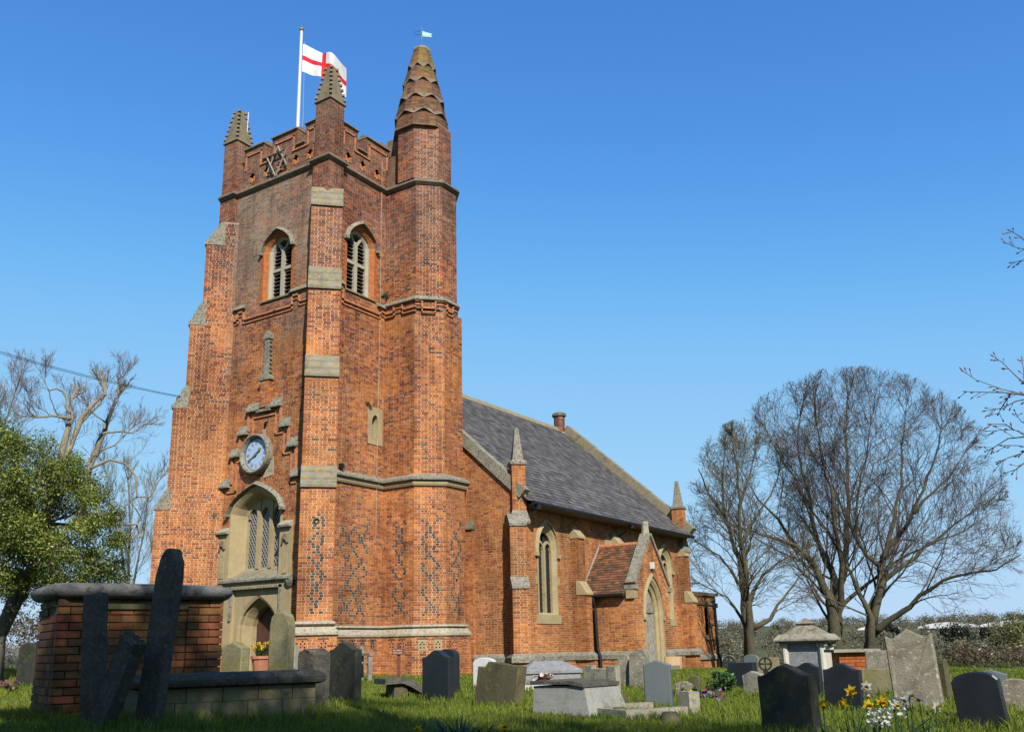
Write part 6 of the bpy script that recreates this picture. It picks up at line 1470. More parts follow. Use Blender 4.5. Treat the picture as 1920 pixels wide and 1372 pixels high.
for o_ in (tb, lt, cs, ct, kb, bt, kg): STP.extend([tuple((o_.matrix_basis@Vector((k*.4, 0, 0))).xy) for k in range(5)])
grass_blades()
# ------------------------------------------------------------------ trees
def bark(name, c1, c2, moss=None, amt=.4):
    return stone(name, c1, c2, moss, amt, 1.5, .95, .8, 14)
bark('bark_grey', (.12, .10, .085), (.22, .19, .15), (.15, .15, .06), .42)
bark('bark_moss', (.075, .065, .05), (.15, .13, .09), (.14, .135, .04), .44)
bark('bark_pale', (.26, .22, .17), (.40, .35, .27), (.30, .26, .08), .42)
plain('twig_brown', (.13, .10, .085), .9, .1, 0, .2, 2, 0)
plain('twig_olive', (.14, .12, .065), .9, .1, 0, .25, 2, 0)
plain('twig_grey', (.24, .19, .165), .9, .1, 0, .2, 2, 0)
plain('twig_green', (.22, .22, .12), .9, .1, 0, .2, 2, 0)
attrmat('leaf', .45, 6, .3, 0, .35, transl=.25)
def grow(limbs, wood, twigs, rnd, L1=2.2, n1=9, n2=7, n3=6, n4=2, inside=None, spread=.75, up_=.08, tw=.009, minr=.02, kr=.34, rmax=.07, start=.22):
    # limbs: (points, r0, r1); children branch off at moderate angles and thin out to twigs
    G = rnd.gauss
    def spray(pts, L):
        for k in range(n4):
            f = rnd.random(); i = 0 if f < .5 else len(pts)-2; a = pts[i].lerp(pts[i+1], rnd.random()); dr = (pts[i+1]-pts[i]).normalized()
            e = a+(dr+Vector((G(0, .6), G(0, .6), G(0, .6)))).normalized()*L*rnd.uniform(.35, .7); s_ = Vector((G(0, 1), G(0, 1), G(0, 1))).cross(dr).normalized()*tw*.45
            twigs.add([a-s_, a+s_, e+s_*.5, e-s_*.5], [(0, 1, 2, 3)])
    def br(p, d, L, r_, lev):
        n = 5 if lev == 1 else (3 if lev == 2 else 2); pts = [p.copy()]; q = p.copy(); dd = d.copy()
        for i in range(n):
            dd = (dd+Vector((G(0, 1), G(0, 1), G(0, 1)))*(.15 if lev < 3 else .22)+Vector((0, 0, up_*.6))).normalized(); q = q+dd*(L/n); pts.append(q.copy())
        if inside and not inside(pts[-1]):
            for k in range(len(pts)): pts[k] = p.lerp(pts[k], .6)
            L *= .6
            if not inside(pts[-1]):
                for k in range(len(pts)): pts[k] = p.lerp(pts[k], .5)
                L *= .5
                if not inside(pts[-1]): return
        rr = [r_*(1-.75*i/n) for i in range(n+1)]
        if lev >= 3: twigs.tube(pts, [max(tw*.45, q_) for q_ in rr], 3, False); spray(pts, L)
        else: (wood if r_ > minr else twigs).tube(pts, [max(tw*.6, q_) for q_ in rr], 5 if r_ > .03 else 3, False)
        if lev < 3:
            m_ = n2 if lev == 1 else n3
            for k in range(m_):
                f = .18+.82*(k+rnd.random())/m_; i = min(n-1, int(f*n)); a = pts[i].lerp(pts[i+1], min(1, f*n-i)); dr = (pts[i+1]-pts[i]).normalized()
                o = Vector((G(0, 1), G(0, 1), G(0, 1))); o = (o-dr*o.dot(dr)).normalized(); nd = (dr+o*spread*rnd.uniform(.6, 1.25)).normalized()
                br(a, nd, L*rnd.uniform(.38, .62)*(1.15-.5*f), max(tw*.7, rr[i]*.5), lev+1)
    for pts, r0, r1 in limbs:
        pts = [Vector(p) for p in pts]; n = len(pts)-1
        fine = []
        for i in range(n):
            for k in range(3): fine.append(pts[i].lerp(pts[i+1], k/3)+(Vector((G(0, 1), G(0, 1), G(0, 1)))*.02*min(3, (pts[i+1]-pts[i]).length) if i+k else Vector((0, 0, 0))))
        fine.append(pts[-1]); pts = fine; n = len(pts)-1
        rad = lambda f: r1+(r0-r1)*(1-f)**1.5
        wood.tube(pts, [rad(i/n)*rnd.uniform(.93, 1.07) for i in range(n+1)], 8, True)
        cum = [0]
        for i in range(n): cum.append(cum[-1]+(pts[i+1]-pts[i]).length)
        T = cum[-1]; m_ = max(4, int(n1*T/4))
        for k in range(m_):
            s_ = T*(start+(1-start)*(k+rnd.random()*.9)/m_); i = max(j for j in range(n) if cum[j] <= s_+1e-6); f = (s_-cum[i])/max(1e-6, cum[i+1]-cum[i]); a = pts[i].lerp(pts[i+1], min(1, f)); dr = (pts[i+1]-pts[i]).normalized()
            o = Vector((G(0, 1), G(0, 1), G(0, .8))); o = (o-dr*o.dot(dr)).normalized(); nd = (dr+o*spread*rnd.uniform(.6, 1.2)+Vector((0, 0, up_))).normalized(); fr_ = s_/T
            br(a, nd, L1*rnd.uniform(.6, 1.25)*(1.2-.5*fr_), min(rmax, max(.012, rad(fr_)*kr)), 1)
        dr = (pts[-1]-pts[-2]).normalized()
        for k in range(3): br(pts[-1], (dr+Vector((G(0, .3), G(0, .3), G(0, .3)))).normalized(), L1*.7, r1, 1)
def surveyed(pl, d, slope, rnd, z0=None, cs=None):
    # limb seen as a polyline, given its own lean towards or away from the viewer
    out_ = []; acc = 0; prev = None
    for px, py in pl:
        if prev: acc += math.hypot(px-prev[0], py-prev[1])/1748*d
        prev = (px, py); out_.append(at(px, py, d+slope*acc))
    return out_
def tree(name, px, d, limbs, mats, label, cat='tree', cs=None, rnd=None, group=None, **kw):
    conv = cs if cs else (lambda x, y: (x, y))
    p = at(px, 1230, d); o = empty(name, (p.x, p.y, gz(p.x, p.y))); tag(o, label, cat, group)
    W_ = MB(); T_ = MB(); LL = []
    for pl, r0, r1, sl_ in limbs: LL.append((surveyed([conv(*q) for q in pl], d, sl_, rnd), r0, r1))
    grow(LL, W_, T_, rnd, **kw)
    a = W_.build('trunk', MAT[mats[0]], o, True); b = T_.build('crown', MAT[mats[1]], o); b['kind'] = 'stuff'
    return o
cR = lambda x, y: (1240+x/2.744, 660+y/2.744)
def ell(cx, cy, rx, ry):
    def f(P_):
        v = P_-CAM; z = v.dot(fw)
        if z < 1: return True
        x = 960+1748*v.dot(rt)/z; y = 762.4-1748*v.dot(up)/z
        return ((x-cx)/rx)**2+((y-cy)/ry)**2 < 1.0 if y < cy else abs(x-cx) < rx*1.02
    return f
r1 = random.Random(21)
big = [
 ([(905,1660),(895,1500),(885,1372),(870,1270),(830,1200),(790,1100),(740,1040),(690,990),(560,950),(440,915)], 0.357, 0.043, -.25),
 ([(905,1640),(890,1480),(870,1280),(900,1180),(850,1080),(800,960),(770,800),(730,640),(700,480),(715,330)], 0.289, 0.034, .1),
 ([(900,1480),(890,1300),(940,1100),(960,900),(955,600),(950,420),(960,230)], 0.255, 0.034, .4),
 ([(910,1450),(915,1290),(930,1090),(890,900),(880,760),(830,560),(800,380)], 0.187, 0.034, -.35),
 ([(1060,1660),(1080,1500),(1080,1372),(1060,1320),(1010,1220),(970,1130),(930,1050),(860,940),(790,840)], 0.221, 0.034, -.2),
 ([(1060,1640),(1080,1480),(1075,1330),(1130,1240),(1130,1110),(1160,1010),(1240,930),(1300,820),(1370,640),(1420,520),(1440,400)], 0.306, 0.034, .15),
 ([(1130,1150),(1125,1100),(1060,1050),(1000,960),(950,850),(900,720),(850,600)], 0.145, 0.025, -.4),
 ([(1090,1400),(1140,1170),(1250,1090),(1400,970),(1520,880),(1700,760)], 0.187, 0.025, .1),
 ([(900,1360),(940,1290),(1060,1190),(1240,1060),(1400,980),(1560,920)], 0.145, 0.025, .45),
 ([(1100,1440),(1180,1372),(1280,1310),(1330,1250),(1450,1170),(1600,1130),(1720,1120),(1850,1040)], 0.170, 0.025, -.3),
 ([(1140,1060),(1160,1010),(1200,850),(1230,680),(1240,480),(1255,320)], 0.153, 0.025, .3),
 ([(1000,960),(1000,920),(1010,760),(1050,560),(1075,380)], 0.111, 0.025, -.1),
 ([(1300,830),(1350,760),(1480,640),(1560,520)], 0.093, 0.025, .3),
 ([(770,800),(700,680),(600,520),(540,400)], 0.093, 0.025, .2),
 ([(690,990),(600,860),(500,760),(430,640)], 0.102, 0.025, .3),
]
tree('sycamore_tree', 1605, 46, big, ('bark_moss', 'twig_brown'), 'largest bare spreading tree with several stems behind the brick tomb', 'tree', cR, r1, 'bare trees beyond the church', L1=3.9, n1=6, n2=8, n3=7, n4=3, inside=ell(1605, 1010, 312, 325), spread=.8, tw=.011)
t2 = [
 ([(455,1640),(452,1480),(440,1372),(420,1200),(400,1060),(360,950),(330,850),(310,650),(330,480)], 0.272, 0.032, .2),
 ([(458,1640),(455,1460),(455,1372),(440,1150),(410,950),(400,750),(385,560),(360,430)], 0.240, 0.032, -.2),
 ([(450,1440),(450,1280),(520,1150),(600,1080),(720,1010)], 0.128, 0.024, .3),
 ([(440,1420),(390,1330),(340,1260),(200,1190)], 0.104, 0.024, -.2),
 ([(470,1420),(560,1372),(600,1300),(680,1200),(790,1050)], 0.128, 0.024, .2),
 ([(425,1240),(380,1150),(300,1050),(190,980)], 0.096, 0.024, .1),
 ([(400,1000),(480,860),(560,740),(600,640)], 0.096, 0.024, .3), ([(330,850),(240,720),(190,600)], 0.080, 0.024, -.3), ([(400,800),(450,640),(480,520)], 0.080, 0.024, .4)]
tree('bare_tree', 1405, 43, t2, ('bark_moss', 'twig_olive'), 'smaller bare mossy tree standing beside the vestry corner', 'tree', cR, random.Random(5), 'bare trees beyond the church', L1=2.7, n1=7, n2=8, n3=7, n4=2, inside=ell(1400, 1010, 132, 228), spread=.85, tw=.011)
# pollarded trees at the left
cA = lambda x, y: (x/4.571, 560+y/4.571); cB = lambda x, y: (x/2.287, 660+y/2.287)
pa = [
 ([(440,1700),(500,1450),(560,1189),(590,1090),(630,1010),(600,960),(605,900),(612,860)], 0.186, 0.062, .1), ([(600,1030),(540,1015),(480,1005),(330,1015)], 0.081, 0.037, -.3), ([(600,980),(560,920),(570,850),(530,790),(480,770),(420,790),(440,870),(480,970)], 0.056, 0.025, .3),
 ([(520,1500),(640,1189),(700,1020),(780,920),(880,820),(905,830),(900,770)], 0.136, 0.056, .2), ([(420,790),(380,700),(390,650)], 0.025, 0.012, 0), ([(330,1015),(280,930),(260,880)], 0.025, 0.012, 0)]
tree('pollard_tree', 108, 42, pa, ('bark_pale', 'twig_grey'), 'pollarded tree with stubby pale limbs rising behind the evergreen', 'tree', cA, random.Random(31), 'pollarded trees left of the tower', L1=1.3, n1=6, n2=6, n3=4, n4=1, spread=.8, up_=.35, tw=.009, kr=.22, rmax=.03)
pb_ = [
 ([(330,760),(370,540),(430,380),(470,270),(510,180)], 0.211, 0.074, .1), ([(385,500),(470,460),(540,480),(580,530),(590,620),(640,620),(690,540)], 0.068, 0.031, -.2), ([(440,350),(500,340),(570,345),(620,310)], 0.056, 0.025, .2), ([(430,420),(490,400),(560,330)], 0.050, 0.025, .3),
 ([(590,620),(560,640),(600,700),(590,740)], 0.037, 0.025, 0), ([(470,735),(590,735),(605,790),(570,800),(510,770)], 0.056, 0.031, -.1), ([(510,180),(505,150),(520,110)], 0.043, 0.019, 0), ([(450,300),(400,260),(380,230)], 0.037, 0.019, 0), ([(300,470),(290,420),(330,330),(450,180),(440,150)], 0.081, 0.050, .1)]
tree('pollard_tree', 165, 44, pb_, ('bark_pale', 'twig_grey'), 'leaning pollarded tree with crooked yellowed limbs nearest the tower', 'tree', cB, random.Random(32), 'pollarded trees left of the tower', L1=1.4, n1=7, n2=6, n3=5, n4=1, spread=.8, up_=.25, tw=.009, kr=.22, rmax=.03)
lt_ = [([(240,1260),(238,1120),(245,1000),(240,900)], .12, .03, .1), ([(245,1120),(270,1000),(285,920)], .07, .02, .2), ([(240,1100),(215,980),(200,890)], .07, .02, -.2), ([(250,1200),(285,1110),(290,1050)], .06, .02, .2)]
tree('young_tree', 240, 52, lt_, ('bark_grey', 'twig_green'), 'slender pale green budding tree between evergreen and tower', 'tree', None, random.Random(33), None, L1=1.8, n1=9, n2=7, n3=6, spread=.55, up_=.3, tw=.008)
lt_ = [([(-30,1260),(-20,1000),(-10,800)], .15, .03, .1), ([(-20,950),(10,800),(30,730)], .08, .02, .2), ([(-20,900),(-60,760)], .06, .02, -.2)]
tree('bare_tree', -25, 40, lt_, ('bark_grey', 'twig_grey'), 'bare twiggy tree at the picture edge behind the evergreen', 'tree', None, random.Random(34), None, L1=2.0, n1=9, n2=7, n3=6, spread=.55, up_=.3, tw=.008)
# ---- leafy crowns
def leaf_mesh(centres, per, rnd_seed, size, cols, squash=.8, drop=0.0):
    rg = np.random.default_rng(rnd_seed); C = np.array([c[:3] for c in centres]); Rr = np.array([c[3] for c in centres]); n = len(C)*per
    idx = np.repeat(np.arange(len(C)), per); d = rg.normal(size=(n, 3)); d /= np.linalg.norm(d, axis=1)[:, None]; rad = rg.random(n)**.42
    P_ = C[idx]+d*(Rr[idx]*rad)[:, None]*np.array([1, 1, squash])
    nv = d+rg.normal(size=(n, 3))*.8+np.array([0, 0, .4]); nv /= np.linalg.norm(nv, axis=1)[:, None]
    tv = np.cross(nv, rg.normal(size=(n, 3))); tv /= np.linalg.norm(tv, axis=1)[:, None]; bv = np.cross(nv, tv); s_ = (size*rg.uniform(.6, 1.3, n))[:, None]
    V = np.empty((n, 4, 3)); V[:, 0] = P_-tv*s_; V[:, 1] = P_+bv*s_*.45+nv*s_*.12; V[:, 2] = P_+tv*s_; V[:, 3] = P_-bv*s_*.45+nv*s_*.12
    col = np.array(cols)[rg.integers(0, len(cols), n)]*rg.uniform(.7, 1.3, (n, 1)); tint = rg.uniform(.75, 1.25, (len(C), 1))[idx]; col = col*tint
    return V.reshape(-1, 3), col
def leaf_obj(name, V, col, mat, parent=None, kind='stuff'):
    n = len(V)//4; me = bpy.data.meshes.new(name); me.vertices.add(n*4); me.vertices.foreach_set('co', V.ravel()); me.loops.add(n*4); me.polygons.add(n)
    me.loops.foreach_set('vertex_index', np.arange(n*4, dtype=np.int32)); me.polygons.foreach_set('loop_start', np.arange(0, n*4, 4, dtype=np.int32)); me.update(calc_edges=True)
    a_ = me.attributes.new('Col', 'FLOAT_COLOR', 'FACE'); C = np.ones((n, 4), dtype=np.float32); C[:, :3] = col; a_.data.foreach_set('color', C.ravel()); me.materials.append(MAT[mat])
    o = bpy.data.objects.new(name, me); COL.objects.link(o); setparent(o, parent)
    if kind: o['kind'] = kind
    return o
def leafy(name, px, d, outline_px, nclump, rcl, per, size, cols, trunk, label, cat, seed, depth, mats=('bark_grey', 'leaf'), squash=.85):
    rnd = random.Random(seed); p = at(px, 1235, d); o = empty(name, (p.x, p.y, gz(p.x, p.y))); tag(o, label, cat)
    xs = [q[0] for q in outline_px]; ys = [q[1] for q in outline_px]
    def inpoly(x, y):
        c = False; j = len(outline_px)-1
        for i in range(len(outline_px)):
            xi, yi = outline_px[i]; xj, yj = outline_px[j]
            if (yi > y) != (yj > y) and x < (xj-xi)*(y-yi)/(yj-yi)+xi: c = not c
            j = i
        return c
    cs = []; W_ = MB(); cx, cy = sum(xs)/len(xs), sum(ys)/len(ys)
    while len(cs) < nclump:
        x, y = rnd.uniform(min(xs), max(xs)), rnd.uniform(min(ys), max(ys))
        if not inpoly(x, y): continue
        e = min(1, math.hypot((x-cx)/(max(xs)-min(xs))*2, (y-cy)/(max(ys)-min(ys))*2)); dd = d+rnd.uniform(-1, 1)*depth*math.sqrt(max(.05, 1-e*e*.9)); q = at(x, y, dd); cs.append((q.x, q.y, q.z, rcl*rnd.uniform(.6, 1.25)))
    for pl, r0, r1_ in trunk:
        W_.tube([at(x, y, d) for x, y in pl], [r0+(r1_-r0)*i/(len(pl)-1) for i in range(len(pl))], 7)
    top = at(trunk[0][0][-1][0], trunk[0][0][-1][1], d)
    for c in cs[::3]: q = Vector(c[:3]); W_.tube([top, top.lerp(q, .5)+Vector((0, 0, -.15)), q], [.035, .022, .008], 4, False)
    W_.build('trunk', MAT[mats[0]], o, True); V, col = leaf_mesh(cs, per, seed, size, cols, squash); leaf_obj('crown', V, col, mats[1], o)
    return o
leafy('holly_tree', 70, 21, [(-120,760),(-40,770),(20,800),(60,800),(110,840),(160,870),(200,920),(225,980),(228,1040),(218,1098),(165,1122),(100,1135),(40,1130),(-20,1100),(-60,1090),(-120,1060)], 255, .36, 470, .028,
      [(.11, .16, .02), (.17, .22, .03), (.25, .29, .04), (.36, .37, .06), (.07, .11, .02)], [([(-10,1290),(0,1190),(25,1120),(60,1060),(80,980)], .14, .06), ([(0,1200),(45,1110),(75,1060),(110,1000)], .09, .04)], 'dense glossy evergreen tree at the left edge beside the brick chest tomb', 'tree', 3, 2.0)
leafy('willow_shrub', 1905, 58, [(1862,1235),(1866,1190),(1885,1165),(1925,1150),(1980,1170),(1990,1250),(1900,1262)], 40, .75, 230, .075, [(.20, .20, .05), (.26, .25, .07), (.15, .15, .05)], [([(1905,1275),(1908,1200)], .1, .04)], 'yellow green budding shrub at the right edge beyond the graves', 'shrub', 5, 2.0, squash=.9)
leafy('laurel_shrub', 1350, 17.5, [(1330,1290),(1332,1270),(1345,1258),(1366,1258),(1372,1275),(1372,1294)], 14, .13, 90, .035, [(.05, .12, .02), (.08, .17, .03), (.04, .09, .02)], [([(1352,1300),(1352,1270)], .02, .01)], 'glossy green shrub beside the black square headstone', 'shrub', 6, .25)
leafy('ivy_tuft', 725, 25.0, [(718,552),(732,552),(733,563),(718,563)], 3, .09, 60, .03, [(.06, .12, .02), (.04, .08, .02)], [([(725,566),(725,556)], .01, .005)], 'small green weed rooted in the turret string course', 'plant', 7, .05)
# ---- overhanging budding branches: a tree standing just outside the frame on the right
rb_ = random.Random(12); p = at(2660, 1400, 9.2); bt_ = empty('budding_tree', (p.x, p.y, gz(p.x, p.y))); tag(bt_, 'overhanging branch tips with pink buds reaching in at the right edge', 'tree')
W_ = MB(); Bd = MB(); D0 = 7.4
TR = [at(2660, 1500, 9.2), at(2630, 1000, 9.0), at(2600, 600, 8.8), at(2630, 200, 8.8), at(2680, -200, 8.8)]
W_.tube(TR, [.22, .18, .15, .11, .07], 9)
def twig(pl, r0, r1_, d, sub=True):
    pts = [at(x, y, d+rb_.uniform(-.1, .1)) for x, y in pl]; W_.tube(pts, [r0+(r1_-r0)*i/(len(pts)-1) for i in range(len(pts))], 5, False)
    for a, b in zip(pts, pts[1:]):
        for k in range(3):
            q = a.lerp(b, rb_.random()); dr = (b-a).normalized(); o = Vector((rb_.gauss(0, 1), rb_.gauss(0, 1), rb_.gauss(0, 1))); o = (o-dr*o.dot(dr)).normalized(); e = q+(dr*.6+o*.5)*rb_.uniform(.03, .10)
            if sub: W_.tube([q, e], [.0026, .0018], 3, False)
            else: e = q
            u_ = (e-q).normalized() if (e-q).length > 1e-5 else dr; Bd.tube([e-u_*.006, e+u_*.008, e+u_*.024], [.002, .0062, .001], 5, False)
    u_ = (pts[-1]-pts[-2]).normalized(); Bd.tube([pts[-1]-u_*.006, pts[-1]+u_*.01, pts[-1]+u_*.03], [.002, .007, .001], 5, False)
for pl in ([(2605,640),(2300,590),(2150,555),(2010,500),(1935,470),(1905,464),(1886,456)], [(1935,470),(1920,488),(1898,492)], [(1935,465),(1915,445),(1893,432)], [(2615,830),(2330,825),(2150,798),(2000,765),(1930,742),(1880,730),(1830,712),(1806,696)], [(1930,742),(1885,736),(1840,735),(1812,734)],
           [(1960,752),(1905,705),(1880,680),(1862,668)], [(1940,745),(1905,752),(1880,765),(1848,770)], [(1930,742),(1920,700),(1916,672)], [(1895,738),(1880,760),(1872,775)], [(2622,930),(2330,925),(2150,882),(2020,850),(1950,825),(1900,805),(1850,808),(1822,800)], [(1930,818),(1890,822),(1858,842),(1848,846)],
           [(1950,825),(1915,850),(1890,858),(1872,868)], [(1960,830),(1930,860),(1905,880),(1885,886)], [(1900,805),(1885,795),(1858,795)], [(1985,840),(1940,842),(1908,835),(1880,835)], [(1955,825),(1935,800),(1915,790),(1905,776)]):
    twig(pl, .005, .0022, D0)
W_.build('trunk', MAT['twig_olive'], bt_, True); plain('bud_pink', (.30, .13, .11), .7, .2, 0, .2, 3, 0); q_ = Bd.build('buds', MAT['bud_pink'], bt_, True); q_['kind'] = 'stuff'
# ---- evergreen and bare trees behind the photographer whose shade falls on the foreground
def shade_tree(name, T, s_, rx, rz, n, per, size, seed, label):
    c = Vector(T)+sdir*s_; rnd = random.Random(seed); cs = []
    rgt = Vector((math.cos(SUN_AZ), -math.sin(SUN_AZ), 0))
    while len(cs) < n:
        v = Vector((rnd.uniform(-1, 1), rnd.uniform(-1, 1), rnd.uniform(-1, 1)))
        if v.length > 1: continue
        q = c+Vector((v.x*rx, v.y*rx, v.z*rz)); cs.append((q.x, q.y, q.z, rnd.uniform(.35, .75)))
    b_ = Vector((c.x-1.2, c.y-1.6, 0)); b_.z = gz(b_.x, b_.y); o = empty(name, b_); tag(o, label, 'tree', 'trees behind the photographer')
    W_ = MB(); W_.tube([b_, b_.lerp(c, .5)+Vector((.1, 0, .2)), c], [.28, .2, .1], 8)
    for q in cs[::2]: v = Vector(q[:3]); W_.tube([c.lerp(v, .05)-Vector((0, 0, rz*.4)), c.lerp(v, .5), v], [.06, .035, .01], 4, False)
    W_.build('trunk', MAT['bark_grey'], o, True); V, col = leaf_mesh(cs, per, seed, size, [(.04, .07, .015), (.06, .09, .02)], .8); leaf_obj('crown', V, col, 'leaf', o)
def gp(px, d): q = at(px, 1372, d); return Vector((q.x, q.y, gz(q.x, q.y)))
shade_tree('yew_tree', gp(250, 8.7), 16.0, 2.8, 1.8, 125, 220, .07, 41, 'dense yew standing out of sight behind the camera, shading the near graves')
shade_tree('yew_tree', gp(40, 6.5), 15.0, 2.3, 1.5, 70, 170, .07, 42, 'second yew standing out of sight, shading the lower left lawn')
shade_tree('yew_tree', gp(540, 7.4), 17.0, 2.1, 1.3, 55, 170, .07, 46, 'third yew standing out of sight, shading the low ledger tomb')
shade_tree('holm_oak', gp(880, 6.3), 16.5, 1.9, 1.0, 30, 120, .07, 43, 'thin evergreen out of sight, dappling the lower middle lawn')
shade_tree('holm_oak', gp(640, 13.6), 18.5, 1.1, .8, 13, 120, .06, 47, 'slim evergreen out of sight, dappling the headstone before the bench')
shade_tree('holm_oak', gp(1490, 8.4), 17.0, 1.1, .8, 13, 110, .06, 44, 'small evergreen out of sight, dappling the dark green headstone')
shade_tree('holm_oak', gp(1060, 9.3), 17.5, 1.5, .4, 16, 120, .06, 45, 'slim evergreen out of sight, striping the middle lawn')
def sky_block_yew(x, y, h, r_, seed, label):  # unseen yews added round the camera to keep sky light off the foreground
    rnd = random.Random(seed); z = gz(x, y); o = empty('yew_tree', (x, y, z)); tag(o, label, 'tree', 'trees behind the photographer'); cs = []
    for k in range(90):
        a, f = rnd.uniform(0, 6.28), rnd.random(); q = r_*(1-.55*f)*math.sqrt(rnd.random()); cs.append((x+q*math.cos(a), y+q*math.sin(a), z+.6+f*(h-.8), rnd.uniform(.5, .9)))
    W_ = MB(); W_.tube([(x, y, z-.2), (x+.1, y, z+h*.5), (x, y, z+h*.85)], [.3, .2, .06], 8)
    for q in cs[::5]: W_.tube([(x, y, max(z+.5, q[2]-.5)), q[:3]], [.05, .015], 4, False)
    W_.build('trunk', MAT['bark_grey'], o, True); V, col = leaf_mesh(cs, 70, seed, .13, [(.04, .07, .015), (.06, .09, .02)], .9); leaf_obj('crown', V, col, 'leaf', o)
for k, (dx, dy, h, r_, lb) in enumerate(((-5, -9, 8, 3, 'broad unseen yew added far behind the camera to block sky light'), (-9.5, -5, 8.5, 3.2, 'tall unseen yew added behind the camera to the west to block sky light'), (-9, 1.5, 8, 3, 'round unseen yew added west of the camera to block sky light'), (-6.5, 7.5, 7, 2.6, 'low unseen yew added north west of the camera to block sky light'), (1.5, -9, 6, 2.6, 'small unseen yew added south of the camera to block sky light'))):
    sky_block_yew(CAM.x+dx, CAM.y+dy, h, r_, 60+k, lb)
# ------------------------------------------------------------------ far land
rw = random.Random(77); cs = []
for i in range(1150):
    k = rw.random(); px = rw.uniform(1310, 1990)
    d = rw.uniform(110, 170) if k < .06 else rw.uniform(230, 340) if k < .22 else rw.uniform(360, 560) if k < .5 else rw.uniform(560, 820) if k < .78 else rw.uniform(900, 1030)
    if d < 200 and px < 1740: continue
    q = at(px, 1200, d); n_ = noise.noise(Vector((px*.02, d*.01, 3)))
    if n_ < -.12 and d < 800: continue
    h = rw.uniform(4, 8)*(.7 if d < 200 else 1)*(1.25 if d > 800 else 1)*(1+.5*n_); r_ = h*rw.uniform(.45, .8); cs.append((q.x, q.y, gz(q.x, q.y)+h*.5, r_))
V, col = leaf_mesh(cs, 85, 9, .8, [(.20, .17, .105), (.195, .185, .09), (.17, .145, .095), (.22, .20, .11)], .95)
o = leaf_obj('woodland', V, col, 'leaf'); tag(o, 'hazy brown leafless woods and hedges on the far hillside', 'woodland', None, 'stuff')
cs = []
for i in range(60):
    d = rw.uniform(42, 50); px = rw.uniform(1780, 2000); q = at(px, 1240, d); cs.append((q.x, q.y, gz(q.x, q.y)+.35, .5))
V, col = leaf_mesh(cs, 90, 10, .07, [(.15, .11, .065), (.14, .105, .06), (.14, .12, .06)], .8); o = leaf_obj('hedge', V, col, 'leaf'); tag(o, 'low brown clipped hedge at the right edge of the churchyard', 'hedge', None, 'thing')
cs = []
for i in range(70):
    d = rw.uniform(52, 75); px = rw.uniform(-150, 300); q = at(px, 1235, d); cs.append((q.x, q.y, gz(q.x, q.y)+rw.uniform(.4, 2.6), rw.uniform(.6, 1.2)))
V, col = leaf_mesh(cs, 100, 13, .10, [(.13, .09, .06), (.12, .11, .05), (.16, .12, .08)], .9); o = leaf_obj('scrub', V, col, 'leaf'); tag(o, 'brown tangled scrub along the left boundary', 'scrub', None, 'stuff')
def conifer(px, d, ptop, wpx, label, seed):
    q = at(px, 1200, d); z = gz(q.x, q.y); zt = at(px, ptop, d).z; zb = max(z, zt-(wpx/1748*d)*.9); rnd = random.Random(seed); cs = []
    for i in range(16): v = rnd.uniform(-.5, .5); a = at(px+v*wpx, 1200, d+rnd.uniform(-6, 6)); cs.append((a.x, a.y, zt-(zt-zb)*rnd.uniform(.2, 1)*(.5+abs(v)), wpx/1748*d*.16))
    o = empty('evergreen_tree', (q.x, q.y, z)); tag(o, label, 'tree', 'dark evergreens on the far hill'); V, col = leaf_mesh(cs, 110, seed, .8, [(.025, .04, .025), (.035, .05, .03)], 1.0); leaf_obj('crown', V, col, 'leaf', o)
    W_ = MB(); W_.tube([(q.x, q.y, z), (q.x, q.y, zt-2)], [.6, .2], 6); W_.build('trunk', MAT['bark_grey'], o)
conifer(1676, 640, 1166, 22, 'small dark evergreen clump on the far skyline, left of the weathered headstone', 51); conifer(1800, 600, 1170, 66, 'long dark evergreen clump below the large white warehouse', 52); conifer(1850, 600, 1176, 20, 'small dark evergreen right of the long evergreen clump', 53)
plain('white_cladding', (.78, .79, .80), .5, .3, 0, .03, .02, 0); plain('grey_cladding', (.42, .47, .52), .6, .3, 0, .05, .02, 0)
def warehouse(px0, px1, d, ytop, yeave, label, bays):
    a, b = at(px0, 1190, d), at(px1, 1190, d); L = (b-a).length; u_ = (b-a).normalized(); u_.z = 0; n_ = Vector((u_.y, -u_.x, 0)); n_ = n_ if n_.dot(CAM-a) > 0 else -n_
    z = gz(a.x, a.y)-4; o = empty('warehouse', (a.x, a.y, z)); tag(o, label, 'warehouse', 'white warehouses on the far hill'); ze, zt = at((px0+px1)/2, yeave, d).z, at((px0+px1)/2, ytop, d).z; base = Vector((a.x, a.y, 0))
    mb = MB(); mb.obox(base, u_, -n_, (0, 0, 1), (0, 0, z), (L, 60, ze)); mb.build('wall', MAT['grey_cladding'], o)
    for i in range(bays):
        mb = MB(); s0, s1 = L*i/bays, L*(i+1)/bays; P_ = []
        for k in range(9): f = k/8; P_.append((s0+(s1-s0)*f, ze+(zt-ze)*math.sin(math.pi*f)**.8+.05))
        mb.prism([(s0, ze-1.2)]+P_+[(s1, ze-1.2)], base, u_, (0, 0, 1), -n_, -1.5, 61); fixnormals(mb.build('roof', MAT['white_cladding'], o))
warehouse(1722, 1960, 840, 1164, 1172, 'large white arched warehouse roof on the right skyline', 2); warehouse(1605, 1700, 880, 1174, 1180, 'smaller white warehouse roof on the skyline behind the big tree', 2)
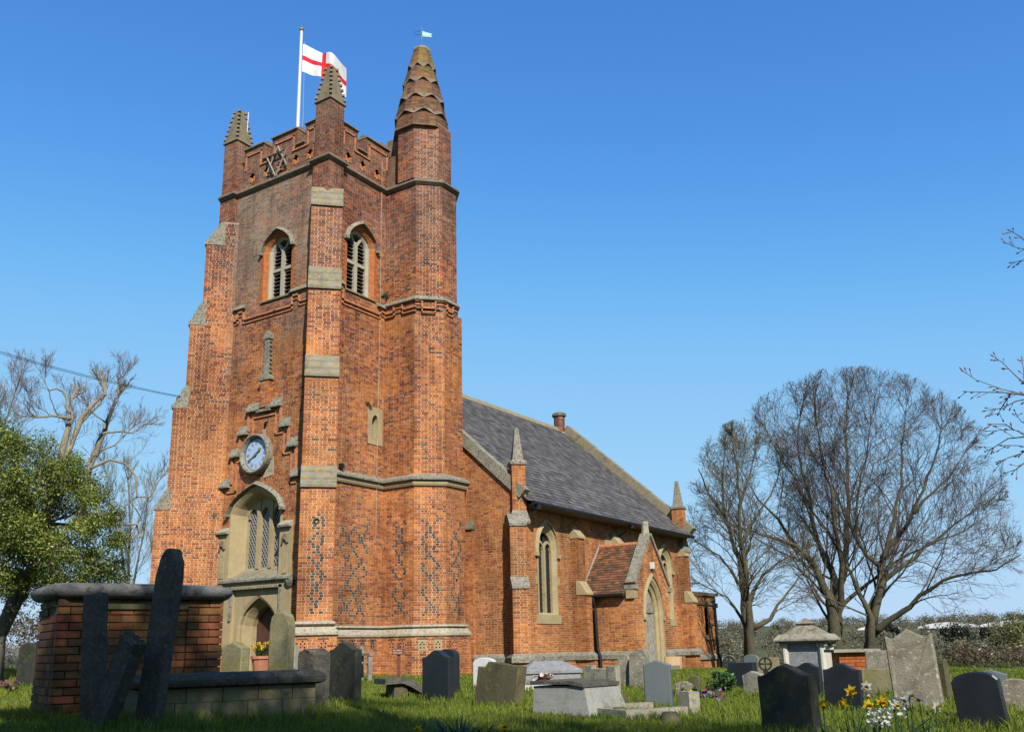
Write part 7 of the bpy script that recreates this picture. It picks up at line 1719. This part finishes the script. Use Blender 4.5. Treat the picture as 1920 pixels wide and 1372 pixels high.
# picket fence at the far left
pf0, pf1 = at(-80, 1238, 27), at(44, 1238, 28); pf = empty('picket_fence', (pf0.x, pf0.y, gz(pf0.x, pf0.y))); tag(pf, 'weathered picket fence at the left boundary behind a dark headstone', 'fence')
dv = (pf1-pf0); dv.z = 0; Lf = dv.length; dv.normalize(); zf = at(20, 1205, 27.5).z; nf = Vector((dv.y, -dv.x, 0))
for i in range(int(Lf/.11)):
    q = pf0+dv*(i*.11); g = gz(q.x, q.y)-.05; h = zf+rw.uniform(-.04, .05); mb = MB(); mb.prism([(0, g), (.06, g), (.06, h-.06), (.03, h), (0, h-.06)], (q.x, q.y, 0), dv, (0, 0, 1), nf, 0, .02); fixnormals(mb.build('picket', MAT['old_wood'], pf))
for z_ in (.25, .75):
    mb = MB(); g = pf.location.z; zz_ = g+(zf-g)*z_; mb.obox((pf0.x, pf0.y, 0), dv, nf, (0, 0, 1), (0, -.04, zz_-.03), (Lf, -.005, zz_+.03)); mb.build('rail', MAT['old_wood'], pf)
# overhead cables to the north-west buttress
for k, lb in ((0, 'upper black overhead cable running from the left sky to the tower'), (1, 'lower black overhead cable hanging just under the upper one')):
    a, b = at(-700, 395, 26)-Vector((0, 0, .03*k)), Vector((-.9, 5.0, 8.15-k*.03)); pts = []
    for i in range(25): f = i/24; q = a.lerp(b, f); q.z -= (.45+.02*k)*4*f*(1-f); pts.append(q)
    mb = MB(); mb.tube(pts, .008, 5); o = mb.build('overhead_cable', MAT['black_iron'], None); tag(o, lb, 'cable', 'overhead cables')

up_p = at(-700, 395, 26); upole = empty('utility_pole', (up_p.x, up_p.y, gz(up_p.x, up_p.y))); tag(upole, 'wooden utility pole out of sight on the left carrying the cables', 'pole')
mb = MB(); mb.tube([(up_p.x, up_p.y, gz(up_p.x, up_p.y)-.5), (up_p.x, up_p.y, up_p.z+.3)], [.14, .10], 10); mb.build('pole_shaft', MAT['old_wood'], upole)
mb = MB(); mb.tube([(up_p.x, up_p.y, up_p.z-.1), up_p+Vector((0, 0, .02))], [.05, .04], 8); mb.build('insulator', MAT['white_paint'], upole)
